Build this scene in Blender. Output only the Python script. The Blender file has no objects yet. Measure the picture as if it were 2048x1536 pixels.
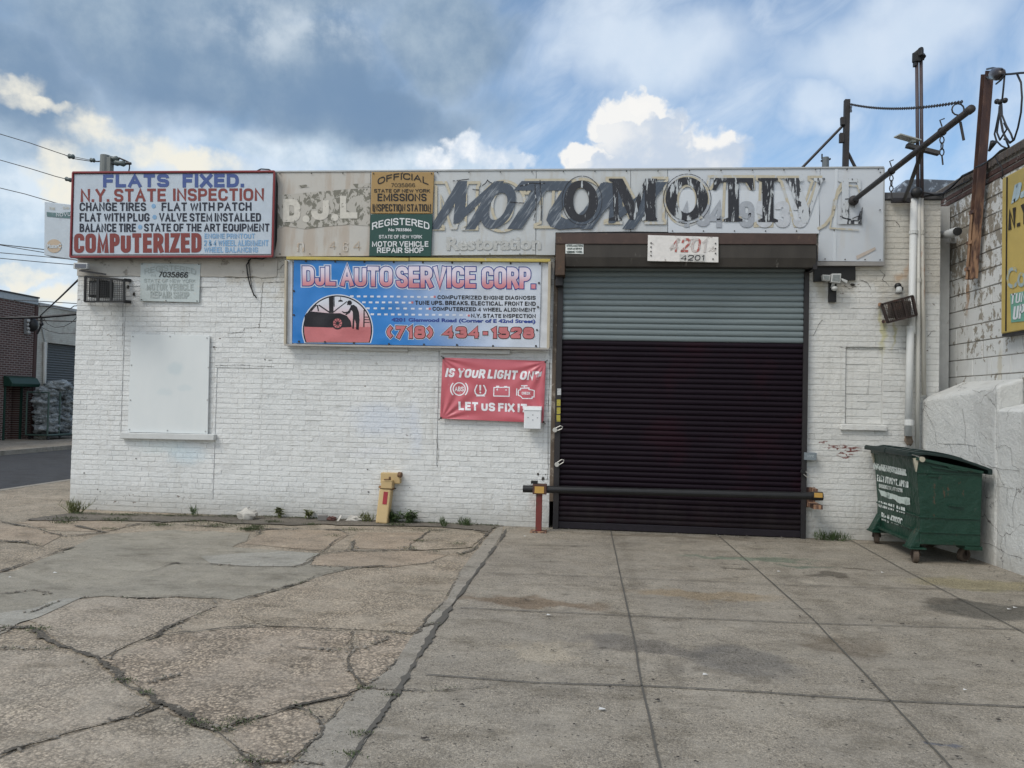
import bpy, bmesh, math, random
from math import radians, sin, cos, pi, atan2, asin, sqrt
from mathutils import Vector, Matrix, noise
from mathutils.geometry import tessellate_polygon
random.seed(7)
S = bpy.context.scene
COL = S.collection

# ------------------------------------------------------------------ camera
F_PX, CAMZ, D = 1500.0, 1.6, 9.6          # focal length in photo pixels, eye height, distance of the facade plane
YAW, PIT, ROL = radians(-5.73), radians(1.345), radians(1.32)
fwd = Vector((sin(YAW)*cos(PIT), cos(YAW)*cos(PIT), sin(PIT)))
r0 = Vector((cos(YAW), -sin(YAW), 0)); u0 = r0.cross(fwd)
rgt = r0*cos(ROL) + u0*sin(ROL); upv = u0*cos(ROL) - r0*sin(ROL)
cam = bpy.data.cameras.new('camera'); camo = bpy.data.objects.new('camera', cam); COL.objects.link(camo)
M = Matrix((rgt, upv, -fwd)).transposed().to_4x4(); M.translation = Vector((0, 0, CAMZ)); camo.matrix_world = M
cam.sensor_width = 36; cam.lens = 36*F_PX/2048; cam.clip_end = 3000; cam.clip_start = .05
S.camera = camo
S.render.resolution_x, S.render.resolution_y = 1024, 768

def ray(px, py): return rgt*(px-1024) + upv*(768-py) + fwd*F_PX
def onto(px, py, k, c):                      # the point of a sight line that lies on the plane axis k = c (survey of the photo)
    r = ray(px, py); o = (0, 0, CAMZ)[k]
    p = r*((c-o)/r[k]); p.z += CAMZ
    return p
def FY(px, py, y=D): return onto(px, py, 1, y)
def FX(px, py, x): return onto(px, py, 0, x)
def FZ(px, py, z=0.0): return onto(px, py, 2, z)

# ------------------------------------------------------------------ node helper
class NT:
    def __init__(s, tree): s.t = tree; s.n = tree.nodes; s.l = tree.links
    def node(s, typ, ins=None, **props):
        nd = s.n.new(typ)
        for k, v in props.items(): setattr(nd, k, v)
        for k, v in (ins or {}).items(): s.set(nd.inputs[k], v)
        return nd
    def set(s, sock, v):
        if isinstance(v, bpy.types.NodeSocket): s.l.new(v, sock)
        elif v is not None:
            if hasattr(sock.default_value, '__len__'):
                if not hasattr(v, '__len__'): v = (v,)*len(sock.default_value)
                v = tuple(v)
                if len(v) < len(sock.default_value): v = v + (1.0,)
            sock.default_value = v
    def m(s, op, a, b=0.0, c=0.0, clamp=False):
        nd = s.n.new('ShaderNodeMath'); nd.operation = op; nd.use_clamp = clamp
        s.set(nd.inputs[0], a); s.set(nd.inputs[1], b); s.set(nd.inputs[2], c); return nd.outputs[0]
    def v(s, op, a, b=(0, 0, 0), scale=None):
        nd = s.n.new('ShaderNodeVectorMath'); nd.operation = op
        s.set(nd.inputs[0], a); s.set(nd.inputs[1], b)
        if scale is not None: s.set(nd.inputs['Scale'], scale)
        return nd.outputs['Value'] if op in ('LENGTH', 'DOT_PRODUCT') else nd.outputs[0]
    def mix(s, f, a, b, mode='MIX'):
        nd = s.n.new('ShaderNodeMix'); nd.data_type = 'RGBA'; nd.blend_type = mode
        s.set(nd.inputs[0], f); s.set(nd.inputs[6], a); s.set(nd.inputs[7], b); return nd.outputs[2]
    def ss(s, x, lo, hi, a=0.0, b=1.0):
        nd = s.n.new('ShaderNodeMapRange'); nd.interpolation_type = 'SMOOTHSTEP'
        for i, q in enumerate((x, lo, hi, a, b)): s.set(nd.inputs[i], q)
        return nd.outputs[0]
    def noise(s, vec, scale, detail=4, rough=.55, dist=0.0):
        nd = s.node('ShaderNodeTexNoise', {'Vector': vec, 'Scale': scale, 'Detail': detail, 'Roughness': rough, 'Distortion': dist})
        return nd.outputs[0]
    def ncol(s, vec, scale, detail=4):
        return s.node('ShaderNodeTexNoise', {'Vector': vec, 'Scale': scale, 'Detail': detail}).outputs[1]
    def vor(s, vec, scale, feature='F1', out='Distance'):
        return s.node('ShaderNodeTexVoronoi', {'Vector': vec, 'Scale': scale}, feature=feature).outputs[out]
    def scl(s, vec, k): return s.v('MULTIPLY', vec, k)
    def blob(s, pos, c, r, lo=1.0, hi=.35):
        q = s.v('MULTIPLY', s.v('SUBTRACT', pos, c), (1/r[0], 1/r[1], 1/r[2]))
        return s.ss(s.v('LENGTH', q), lo, hi)
    def gray(s, f): # value to colour
        return f

# ------------------------------------------------------------------ world: sky with clouds at fixed directions
SUN_EL, SUN_AZ = radians(50), radians(226)     # azimuth clockwise from +Y
W = bpy.data.worlds.new('World'); S.world = W; W.use_nodes = True
t = NT(W.node_tree); t.n.clear()
out = t.n.new('ShaderNodeOutputWorld')
sky = t.node('ShaderNodeTexSky', sky_type='NISHITA', sun_disc=False, sun_elevation=SUN_EL, sun_rotation=SUN_AZ, air_density=1.0, dust_density=1.5, ozone_density=1.5)
dirn = t.node('ShaderNodeTexCoord').outputs['Generated']
sep = t.node('ShaderNodeSeparateXYZ', {0: dirn})
az = t.m('ARCTAN2', sep.outputs[0], sep.outputs[1]); el = t.m('ARCSINE', sep.outputs[2])
ae = t.node('ShaderNodeCombineXYZ', {0: az, 1: el, 2: 0.0}).outputs[0]
def dirae(px, py):
    r = ray(px, py).normalized(); return (atan2(r.x, r.y), asin(r.z), 0)
warp1 = t.v('SCALE', t.v('SUBTRACT', t.ncol(ae, 5.5, 5), (.5, .5, .5)), scale=.16)
warp2 = t.v('SCALE', t.v('SUBTRACT', t.ncol(ae, 22, 6), (.5, .5, .5)), scale=.045)
warp3 = t.v('SCALE', t.v('SUBTRACT', t.ncol(ae, 55, 6), (.5, .5, .5)), scale=.03)
pA = t.v('MULTIPLY', t.v('ADD', t.v('ADD', ae, warp1), warp2), (1, 1, 0))
pB = t.v('MULTIPLY', t.v('ADD', t.v('ADD', ae, t.v('SCALE', warp2, scale=.9)), warp3), (1, 1, 0))
def cl(p, px, py, rx, ry, lo=1.0, hi=.4): return t.blob(p, dirae(px, py), (rx/1500, ry/1500, 1), lo, hi)
def mx(*a):
    r = a[0]
    for b in a[1:]: r = t.m('MAXIMUM', r, b)
    return r
nA = t.noise(ae, 7, 7, .6); nB = t.noise(ae, 16, 7, .6)
skyc = t.mix(1.0, sky.outputs[0], (.135, .148, .148), 'MULTIPLY')
# thin high veil, streaked from lower left to upper right
rotv = t.node('ShaderNodeVectorRotate', {'Vector': ae, 'Angle': radians(-38)}, rotation_type='Z_AXIS').outputs[0]
veil = t.noise(t.scl(rotv, (2.2, 4.2, 1)), 2.0, 8, .60, .8)
veil2 = t.noise(ae, 3.2, 5, .55)
vf = t.m('MULTIPLY', t.ss(t.m('ADD', t.m('MULTIPLY', veil, .6), t.m('MULTIPLY', veil2, .6)), .45, .80), .85)
vf = mx(vf, t.m('MULTIPLY', cl(pA, 1290, 95, 330, 120, 1.1, .2), .85), t.m('MULTIPLY', cl(pA, 1780, 60, 260, 110, 1.1, .2), .8), t.m('MULTIPLY', cl(pA, 1640, 190, 110, 70, 1.1, .2), .75))
vf = mx(vf, t.ss(el, .35, .05, 0, .55))
c = t.mix(vf, skyc, t.mix(nB, (.50, .60, .72), (.66, .72, .79)))
# pale bank low on the left
bank = mx(cl(pA, 150, 340, 420, 170, 1.1, .3), cl(pA, 700, 330, 420, 60, 1.1, .4), cl(pA, 60, 560, 260, 160, 1.2, .3))
c = t.mix(t.m('MULTIPLY', bank, .8), c, t.mix(t.ss(nB, .35, .65), (.40, .50, .60), (.62, .69, .75)))
# dark cumulus mass
dark = mx(cl(pA, 420, 90, 560, 190), cl(pA, 720, 215, 360, 120), cl(pA, 900, 70, 210, 140), cl(pA, -100, 120, 330, 150), cl(pA, 330, -160, 900, 200))
dcol = t.mix(t.ss(nA, .38, .74), (.165, .250, .365), (.33, .415, .500))
dcol = t.mix(mx(cl(pA, 730, 205, 260, 95, 1.2, .1), t.m('MULTIPLY', cl(pA, 250, 150, 300, 80, 1.2, .1), .6)), dcol, (.150, .235, .360))
dcol = t.mix(t.m('MULTIPLY', cl(pA, 620, 40, 260, 70, 1.2, .1), t.ss(nB, .35, .7)), dcol, (.46, .53, .60))
c = t.mix(t.m('MULTIPLY', dark, .97), c, dcol)
# bright rims low left
rim = mx(cl(pB, 190, 262, 60, 40), cl(pB, 265, 300, 105, 42), cl(pB, 390, 325, 120, 26), cl(pB, 120, 335, 60, 55), cl(pB, 30, 170, 60, 28), cl(pB, 70, 205, 70, 20), cl(pB, 120, 590, 80, 20), cl(pB, 40, 545, 60, 14), cl(pB, 130, 385, 40, 40))
c = t.mix(t.m('MULTIPLY', rim, t.ss(nB, .30, .62, .15, .95)), c, (.72, .70, .62))
# small cumulus above the emissions sign
cu2 = mx(cl(pB, 925, 292, 52, 34, 1, .6), cl(pB, 985, 315, 65, 32, 1, .5), cl(pB, 880, 320, 60, 26, 1, .5), cl(pB, 1040, 325, 40, 18, 1, .5))
c = t.mix(t.m('MULTIPLY', cu2, .9), c, t.mix(t.ss(nB, .4, .65), (.50, .58, .68), (.80, .81, .82)))
# the towering cumulus
def cumulus(pB): return mx(cl(pB, 1288, 218, 56, 34, 1, .72), cl(pB, 1228, 250, 62, 44, 1, .72), cl(pB, 1300, 265, 82, 54, 1, .72), cl(pB, 1162, 316, 46, 34, 1, .7), cl(pB, 1270, 325, 130, 60, 1, .72), cl(pB, 1390, 318, 112, 62, 1, .7), cl(pB, 1452, 290, 28, 28, 1, .6), cl(pB, 1440, 322, 44, 30, 1, .6))
cu = cumulus(pB); far_ = cumulus(t.v('ADD', t.v('ADD', pB, (-.016, .020, 0)), t.v('SCALE', warp2, scale=.8)))
lit = mx(t.m('MULTIPLY', t.m('SUBTRACT', 1.0, far_), .95), cl(pB, 1278, 208, 50, 30, 1.1, .3), t.m('MULTIPLY', cl(pB, 1215, 260, 70, 60, 1.1, .3), .8), t.m('MULTIPLY', cl(pB, 1150, 318, 50, 30, 1.1, .3), .8))
ccol = t.mix(mx(lit, t.m('MULTIPLY', t.ss(nB, .45, .7), .5)), (.46, .53, .63), (.75, .745, .73))
c = t.mix(cu, c, ccol)
# behind the viewer: unseen broken cloud, made bright to light the facade
back = t.ss(sep.outputs[1], .05, -.35)
c = t.mix(back, c, t.mix(t.ss(nA, .35, .65), skyc, (.93, .90, .85)))
bg = t.node('ShaderNodeBackground', {0: c, 1: 1.0})
t.l.new(bg.outputs[0], out.inputs[0])

# ------------------------------------------------------------------ sun behind thin cloud, exposure
sl = bpy.data.lights.new('sun', 'SUN'); so = bpy.data.objects.new('sun', sl); COL.objects.link(so)
sl.energy = 1.35; sl.angle = radians(24); sl.color = (1, .95, .87)
sd = Vector((sin(SUN_AZ)*cos(SUN_EL), cos(SUN_AZ)*cos(SUN_EL), sin(SUN_EL)))
so.rotation_euler = sd.to_track_quat('Z', 'Y').to_euler()
S.view_settings.view_transform = 'Standard'; S.view_settings.look = 'None'
S.view_settings.exposure = 0.32; S.view_settings.gamma = 1

# ------------------------------------------------------------------ materials
MATS = {}
def newmat(name):
    m = bpy.data.materials.new(name); m.use_nodes = True; q = NT(m.node_tree); q.n.clear()
    o = q.n.new('ShaderNodeOutputMaterial'); b = q.n.new('ShaderNodeBsdfPrincipled'); q.l.new(b.outputs[0], o.inputs[0])
    q.b = b; q.pos = q.node('ShaderNodeNewGeometry').outputs['Position']
    return m, q
def bump(q, h, strength=.3, dist=.01):
    q.l.new(q.node('ShaderNodeBump', {'Height': h, 'Strength': strength, 'Distance': dist}).outputs[0], q.b.inputs['Normal'])
def pm(name, col, rough=.6, metal=0.0, var=.18, scale=9, dirt=None, dirtlev=.58, dscale=5, bmp=.15, bscale=70, streak=False, spec=.35):
    """painted / plain surface with tonal variation, blotchy wear and fine bump"""
    if name in MATS: return MATS[name]
    m, q = newmat(name)
    p = q.scl(q.pos, (1, 1, .22)) if streak else q.pos
    n1 = q.noise(p, scale, 6, .6)
    cc = q.mix(1.0, col, q.mix(n1, (1-var*1.6,)*3, (1+var,)*3), 'MULTIPLY')
    if dirt:
        n2 = q.noise(q.v('ADD', p, (3.1, 1.7, 5.2)), dscale, 9, .68)
        cc = q.mix(q.ss(n2, dirtlev, dirtlev+.09), cc, dirt)
    q.set(q.b.inputs['Base Color'], cc); q.b.inputs['Metallic'].default_value = metal
    q.set(q.b.inputs['Roughness'], q.m('ADD', q.m('MULTIPLY', n1, .25), rough-.12, clamp=True))
    q.b.inputs['Specular IOR Level'].default_value = spec
    if bmp: bump(q, q.noise(q.pos, bscale, 5, .6), bmp, .004)
    MATS[name] = m; return m

def tag(o, label=None, cat=None, group=None, kind=None):
    if label: o['label'] = label
    if cat: o['category'] = cat
    if group: o['group'] = group
    if kind: o['kind'] = kind
    return o
def thing(name, label, cat, loc=(0, 0, 0), group=None):
    o = bpy.data.objects.new(name, None); COL.objects.link(o); o.location = loc; o.empty_display_size = .1
    return tag(o, label, cat, group)
def wloc(o):
    v = Vector((0, 0, 0))
    while o is not None: v += o.location; o = o.parent
    return v

class MB:
    """collects geometry in world coordinates, then links it as ONE mesh object"""
    def __init__(s): s.v = []; s.f = []; s.tone = []; s.tn = 1.0
    def add(s, vs, fs):
        k = len(s.v); s.v += [Vector(a) for a in vs]; s.f += [tuple(i+k for i in f) for f in fs]; s.tone += [s.tn]*len(vs); return s
    def box(s, x0, x1, y0, y1, z0, z1):
        x0, x1 = sorted((x0, x1)); y0, y1 = sorted((y0, y1)); z0, z1 = sorted((z0, z1))
        return s.add([(x0,y0,z0),(x1,y0,z0),(x1,y1,z0),(x0,y1,z0),(x0,y0,z1),(x1,y0,z1),(x1,y1,z1),(x0,y1,z1)],
                     [(0,3,2,1),(4,5,6,7),(0,1,5,4),(1,2,6,5),(2,3,7,6),(3,0,4,7)])
    def bar(s, a, b, w, h, up=(0, 0, 1)):
        a = Vector(a); b = Vector(b); d = (b-a).normalized(); up = Vector(up)
        if abs(d.dot(up)) > .98: up = Vector((0, 1, 0))
        x = d.cross(up).normalized()*w/2; y = x.cross(d).normalized()*h/2
        vs = [a-x-y, a+x-y, a+x+y, a-x+y, b-x-y, b+x-y, b+x+y, b-x+y]
        return s.add(vs, [(3,2,1,0),(4,5,6,7),(0,1,5,4),(1,2,6,5),(2,3,7,6),(3,0,4,7)])
    def tube(s, pts, r, n=8, caps=True):
        pts = [Vector(p) for p in pts]; rs = r if hasattr(r, '__len__') else [r]*len(pts)
        vs = []; fs = []; prev = None
        for i, p in enumerate(pts):
            d = (pts[min(i+1, len(pts)-1)]-pts[max(i-1, 0)]).normalized()
            if prev is None:
                a = Vector((0, 0, 1)) if abs(d.z) < .9 else Vector((1, 0, 0)); x = d.cross(a).normalized()
            else: x = (prev - d*prev.dot(d)).normalized()
            prev = x; y = d.cross(x)
            for k in range(n): vs.append(p + (x*cos(2*pi*k/n) + y*sin(2*pi*k/n))*rs[i])
        for i in range(len(pts)-1):
            for k in range(n):
                a = i*n+k; b = i*n+(k+1) % n; fs.append((a, b, b+n, a+n))
        if caps: fs.append(tuple(range(n-1, -1, -1))); fs.append(tuple((len(pts)-1)*n+k for k in range(n)))
        return s.add(vs, fs)
    def ball(s, c, r, n=10, m=7, sz=(1, 1, 1), wob=0, seed=0):
        c = Vector(c); vs = []; fs = []
        for i in range(m+1):
            th = pi*i/m
            for k in range(n):
                ph = 2*pi*k/n; d = Vector((sin(th)*cos(ph), sin(th)*sin(ph), cos(th)))
                q = 1 + (wob*noise.noise(d*1.7+Vector((seed*3.1, seed*1.3, 0))) + wob*.6*noise.noise(d*4.3+Vector((0, seed*2.7, seed))) if wob else 0)
                vs.append(c + Vector((d.x*sz[0], d.y*sz[1], d.z*sz[2]))*r*q)
        for i in range(m):
            for k in range(n): fs.append((i*n+k, (i+1)*n+k, (i+1)*n+(k+1) % n, i*n+(k+1) % n))
        return s.add(vs, fs)
    def prism(s, poly, off):            # a flat polygon (3-D points) pushed along off
        poly = [Vector(p) for p in poly]; off = Vector(off); n = len(poly)
        return s.add(poly + [p+off for p in poly], [tuple(range(n)), tuple(range(2*n-1, n-1, -1))] + [(i, n+i, n+(i+1) % n, (i+1) % n) for i in range(n)])
    def build(s, name, mat, parent=None, smooth=False, bevel=0, loc=None, fixn=True):
        if parent is None and loc is None:
            xs = [v.x for v in s.v]; ys = [v.y for v in s.v]; zs = [v.z for v in s.v]
            loc = Vector(((min(xs)+max(xs))/2, (min(ys)+max(ys))/2, min(zs)))
        o0 = wloc(parent) if parent else Vector(loc)
        me = bpy.data.meshes.new(name); me.from_pydata([v-o0 for v in s.v], [], s.f)
        if 'brick' in mat.name or 'block' in mat.name:
            at = me.attributes.new('tone', 'FLOAT', 'POINT'); at.data.foreach_set('value', s.tone)
        if fixn:
            bm = bmesh.new(); bm.from_mesh(me); bmesh.ops.recalc_face_normals(bm, faces=bm.faces); bm.to_mesh(me); bm.free()
        me.materials.append(mat)
        if smooth: me.polygons.foreach_set('use_smooth', [True]*len(me.polygons))
        o = bpy.data.objects.new(name, me); COL.objects.link(o)
        if parent: o.parent = parent
        else: o.location = loc
        if bevel:
            b = o.modifiers.new('bevel', 'BEVEL'); b.width = bevel; b.segments = 2; b.limit_method = 'ANGLE'
        return o

# ---- flat lettering and printed shapes
def text2d(s, bold=0.0, shear=0.0, space=1.0, res=4):
    cu = bpy.data.curves.new('t', 'FONT'); cu.body = s; cu.size = 1; cu.offset = bold; cu.shear = shear; cu.space_character = space; cu.space_word = 1.0
    cu.resolution_u = res; cu.dimensions = '2D'; cu.fill_mode = 'FRONT'
    ob = bpy.data.objects.new('t', cu); me = ob.to_mesh()
    vs = [v.co.copy() for v in me.vertices]; fs = [tuple(p.vertices) for p in me.polygons]
    ob.to_mesh_clear(); bpy.data.objects.remove(ob); bpy.data.curves.remove(cu)
    return vs, fs
def fill2d(*loops):
    ls = [[Vector((p[0], p[1], 0)) for p in l] for l in loops]
    tri = tessellate_polygon(ls); return [p for l in ls for p in l], [tuple(x) for x in tri]
def stroke2d(pts, w, closed=False):
    P = [Vector((p[0], p[1])) for p in pts]; n = len(P); vs = []
    for i in range(n):
        a = P[i-1] if (i > 0 or closed) else None; b = P[(i+1) % n] if (i < n-1 or closed) else None
        d1 = (P[i]-a).normalized() if a is not None else None; d2 = (b-P[i]).normalized() if b is not None else None
        if d1 is None: d1 = d2
        if d2 is None: d2 = d1
        nn = Vector((-(d1+d2).y, (d1+d2).x)); nn = nn.normalized() if nn.length > 1e-6 else Vector((-d1.y, d1.x))
        k = w/2/max(.58, nn.dot(Vector((-d1.y, d1.x)))); vs += [(P[i]+nn*k).to_3d(), (P[i]-nn*k).to_3d()]
    fs = [(2*i, 2*i+1, 2*((i+1) % n)+1, 2*((i+1) % n)) for i in range(n if closed else n-1)]
    return vs, fs
def circ(cx, cy, rx, ry=None, n=36, a0=0, a1=2*pi):
    ry = ry or rx; full = abs(a1-a0) >= 2*pi-1e-6
    return [(cx+rx*cos(a0+(a1-a0)*i/(n if full else n-1)), cy+ry*sin(a0+(a1-a0)*i/(n if full else n-1))) for i in range(n)]
def inpx(mb, sh, plane):                 # a printed shape drawn in photo pixels, laid on a real plane
    vs, fs = sh; mb.add([plane(p.x, p.y) for p in vs], fs)
SK = {  # sign painter's skeleton capitals: width, then strokes (r = rounded corners)
 'A': (.74, [[(0,0),(.5,1),(1,0)], [(.2,.34),(.8,.34)]], ''), 'B': (.66, [[(0,0),(0,1)], [(0,1),(.93,1),(.93,.53),(0,.53)], [(0,.53),(1,.53),(1,0),(0,0)]], 'brr'), 'C': (.68, [[(1,.68),(1,1),(0,1),(0,0),(1,0),(1,.32)]], 'r'),
 'D': (.68, [[(0,0),(0,1)], [(0,1),(1,1),(1,0),(0,0)]], 'br'), 'E': (.58, [[(1,1),(0,1),(0,0),(1,0)], [(0,.52),(.9,.52)]], ''), 'F': (.55, [[(1,1),(0,1),(0,-.0)], [(0,.50),(.88,.50)]], ''), 'G': (.70, [[(1,.70),(1,1),(0,1),(0,0),(1,0),(1,.46)], [(1,.46),(.52,.46)]], 'rb'),
 'H': (.66, [[(0,0),(0,1)], [(1,0),(1,1)], [(0,.5),(1,.5)]], ''), 'I': (.0, [[(0,0),(0,1)]], ''), 'J': (.50, [[(1,1),(1,0),(0,0),(0,.34)]], 'r'), 'K': (.68, [[(0,0),(0,1)], [(1,1),(0,.36)], [(.34,.58),(1,0)]], ''), 'L': (.54, [[(0,1),(0,0),(1,0)]], ''),
 'M': (.84, [[(0,0),(0,1),(.5,.12),(1,1),(1,0)]], ''), 'N': (.68, [[(0,0),(0,1),(1,0),(1,1)]], ''), 'O': (.72, [[(.5,1),(1,1),(1,0),(0,0),(0,1),(.5,1)]], 'r'), 'P': (.64, [[(0,0),(0,1)], [(0,1),(1,1),(1,.44),(0,.44)]], 'br'), 'Q': (.72, [[(.5,1),(1,1),(1,0),(0,0),(0,1),(.5,1)], [(.60,.25),(1.02,-.08)]], 'rb'),
 'R': (.68, [[(0,0),(0,1)], [(0,1),(.97,1),(.97,.47),(0,.47)], [(.55,.47),(1,0)]], 'brb'), 'S': (.64, [[(1,.74),(1,1),(0,1),(0,.55),(1,.45),(1,0),(0,0),(0,.26)]], 'r'), 'T': (.64, [[(0,1),(1,1)], [(.5,1),(.5,0)]], ''), 'U': (.66, [[(0,1),(0,0),(1,0),(1,1)]], 'r'), 'V': (.72, [[(0,1),(.5,0),(1,1)]], ''),
 'W': (1.02, [[(0,1),(.25,0),(.5,.92),(.75,0),(1,1)]], ''), 'X': (.70, [[(0,0),(1,1)], [(0,1),(1,0)]], ''), 'Y': (.70, [[(0,1),(.5,.44),(1,1)], [(.5,.44),(.5,0)]], ''), 'Z': (.62, [[(0,1),(1,1),(0,0),(1,0)]], ''),
 '0': (.60, [[(.5,1),(1,1),(1,0),(0,0),(0,1),(.5,1)]], 'r'), '1': (.24, [[(0,.76),(.9,1),(.9,0)]], ''), '2': (.60, [[(0,.68),(0,1),(1,1),(1,.60),(0,.03),(0,0),(1,0)]], 'q'), '3': (.60, [[(0,.74),(0,1),(.95,1),(.95,.53),(.35,.53)], [(.35,.53),(1,.53),(1,0),(0,0),(0,.26)]], 'rr'), '4': (.66, [[(.74,0),(.74,1),(0,.28),(1,.28)]], ''),
 '5': (.60, [[(.92,1),(.1,1),(.05,.52)], [(.02,.5),(.1,.61),(1,.61),(1,0),(0,0),(0,.26)]], 'br'), '6': (.60, [[(.95,.78),(.95,1),(0,1),(0,0),(1,0),(1,.58),(0,.58)]], 'r'), '7': (.58, [[(0,1),(1,1),(.34,0)]], ''), '8': (.60, [[(.5,1),(.94,1),(.94,.53),(.06,.53),(.06,1),(.5,1)], [(.5,.53),(1,.53),(1,0),(0,0),(0,.53),(.5,.53)]], 'rr'), '9': (.60, [[(.05,.22),(.05,0),(1,0),(1,1),(0,1),(0,.42),(1,.42)]], 'r'),
 '-': (.34, [[(0,.42),(1,.42)]], ''), '.': (.0, [[(0,-.0),(0,.045)]], ''), ',': (.02, [[(0,.04),(-.6,-.16)]], ''), '(': (.24, [[(1,1.05),(.2,.75),(0,.5),(.2,.25),(1,-.05)]], ''), ')': (.24, [[(0,1.05),(.8,.75),(1,.5),(.8,.25),(0,-.05)]], ''), '?': (.72, [[(0,.70),(0,1),(1,1),(1,.58),(.5,.50),(.5,.28)], [(.5,.03),(.5,.0)]], 'bb'),
 '&': (.70, [[(1,0),(.12,.80),(.12,1),(.66,1),(.66,.70),(0,.36),(0,0),(.70,0),(1,.42)]], 'q'), '#': (.62, [[(.25,0),(.38,1)], [(.62,0),(.75,1)], [(0,.32),(1,.32)], [(0,.68),(1,.68)]], ''), ' ': (.20, [], '')}
def roundoff(pts, r):
    P = [Vector(p) for p in pts]; o = [P[0]]
    for i in range(1, len(P)-1):
        a, b, c_ = P[i-1], P[i], P[i+1]; la, lc = (a-b).length, (c_-b).length
        k = min(r, la*(.5 if i > 1 else 1), lc*(.5 if i < len(P)-2 else 1)); s_ = b+(a-b).normalized()*k; e_ = b+(c_-b).normalized()*k
        for j in range(6): t_ = j/5; o.append(s_.lerp(b, t_).lerp(b.lerp(e_, t_), t_))
    return o+[P[-1]]
def stxt(mb, s, x0, yt, x1, yb, drop, plane, wt, shear=0, arch=0, grow=0, gap=.22, up=Vector((0, -.0003, 0))):
    H = yb-yt; w = wt*H; n = len(s); adv = 0; pos = []
    ink = lambda ch: w if ch not in ' ' else 0
    # widths are solved so that the line fills x0..x1 with stems of the wanted weight
    free = sum(SK[ch][0] for ch in s)+gap*(n-1)*.6; fixed = sum(ink(ch) for ch in s); sh = shear*H
    k = max(.05*H, (x1-x0-abs(sh)-fixed)/free); x = x0
    for ch in s: pos.append(x); x += SK[ch][0]*k+ink(ch)+gap*.6*k
    cnt = 0
    for ch, xx in zip(s, pos):
        gw, strokes, mode = SK[ch]; mode = mode or 'b'*len(strokes)
        for st, md in zip(strokes, mode):
            P_ = [(xx+w/2+gx_*gw*k, yb-w/2-gy_*(H-w)) for gx_, gy_ in st]
            if ch in 'AEFHIKLMNTVXYZ174BDPR' and md == 'b': # square stem ends reach the letter's full height
                P2 = [list(p) for p in P_]
                for e, nb in ((0, 1), (-1, -2)):
                    d = Vector(P_[e])-Vector(P_[nb])
                    if abs(d.y) > abs(d.x)*.8: d = d.normalized()*w/2; P2[e] = [P_[e][0]+d.x, P_[e][1]+d.y]
                    elif ch in 'EFLZT': d = d.normalized()*w*.4; P2[e] = [P_[e][0]+d.x, P_[e][1]+d.y]
                P_ = P2
            if ch in '.': c0 = P_[0]; P_ = [(c0[0], c0[1]+w*.5), (c0[0], c0[1]-w*.55)]
            if md == 'r': P_ = roundoff(P_, .46*min(H, max(gw*k, w)+w*.4))
            elif md == 'q': P_ = roundoff(P_, .22*H)
            P_ = [p for i, p in enumerate(P_) if i == 0 or (Vector(p)-Vector(P_[i-1])).length > 1e-4]
            if len(P_) < 2: continue
            if grow:
                for e, nb in ((0, 1), (-1, -2)):
                    d = (Vector(P_[e])-Vector(P_[nb])).normalized()*grow; P_[e] = (P_[e][0]+d.x, P_[e][1]+d.y)
            vs, fs = stroke2d(P_, w+2*grow); o = []
            for p in vs:
                u = (p.x-x0)/(x1-x0); px = p.x+shear*(yb-p.y); o.append(plane(px, p.y+drop*u-arch*(1-(2*u-1)**2))+up*(cnt % 4))
            mb.add(o, fs); cnt += 1
def txt(mb, s, x0, yt, x1, yb, drop, plane, bold=.02, shear=0, space=1.0, arch=0, res=4, tight=False, caps=True, wt=None, grow=0):
    if all(ch in SK for ch in s): return stxt(mb, s, x0, yt, x1, yb, drop, plane, wt or .105+bold*1.9, shear, arch, grow)
    vs, fs = text2d(s, bold, shear, space, res)
    xa = min(p.x for p in vs); xb = max(p.x for p in vs); ya = min(p.y for p in vs); yc = max(p.y for p in vs)
    if caps and not tight: ya, yc = -bold, .682+bold
    o = []
    for p in vs:
        u = (p.x-xa)/(xb-xa); w = (p.y-ya)/(yc-ya)
        px = x0+(x1-x0)*u; py = yb+(yt-yb)*w+drop*u - arch*(1-(2*u-1)**2)
        o.append(plane(px, py))
    mb.add(o, fs)
def planeY(y): return lambda a, b: FY(a, b, y)
def rectpx(x0, y0, x1, y1, y=D):          # world extents of a pixel rectangle on the plane Y = y
    a = FY(x0, (y0+y1)/2, y); b = FY(x1, (y0+y1)/2, y); c_ = FY((x0+x1)/2, y0, y); d_ = FY((x0+x1)/2, y1, y)
    return a.x, b.x, d_.z, c_.z
def panel(mb, quad, y0, y1):              # board given by its four photo corners (TL,TR,BR,BL) on plane y0, back at y1
    mb.prism([FY(a, b, y0) for a, b in quad], (0, y1-y0, 0))
def screws(pts, y, parent, mat, r=.009, name='bolt'):
    mb = MB()
    for a, b in pts:
        p = FY(a, b, y); mb.tube([p, p+Vector((0, -.006, 0))], r, 8)
    return mb.build(name, mat, parent)
def rough_line(pts, amp, depth=4, rnd=random):
    pts = [Vector(p) for p in pts]
    for _ in range(depth):
        o = [pts[0]]
        for a, b in zip(pts, pts[1:]):
            d = b-a; nrm = Vector((-d.y, d.x, 0)) if abs(d.z) < 1e-9 else Vector((-d.z, 0, d.x))
            L = d.length
            m_ = (a+b)/2 + (nrm/L if L > 1e-9 else nrm)*rnd.uniform(-1, 1)*min(amp, L*.14)
            o += [m_, b]
        pts = o; amp *= .6
    return pts
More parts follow.
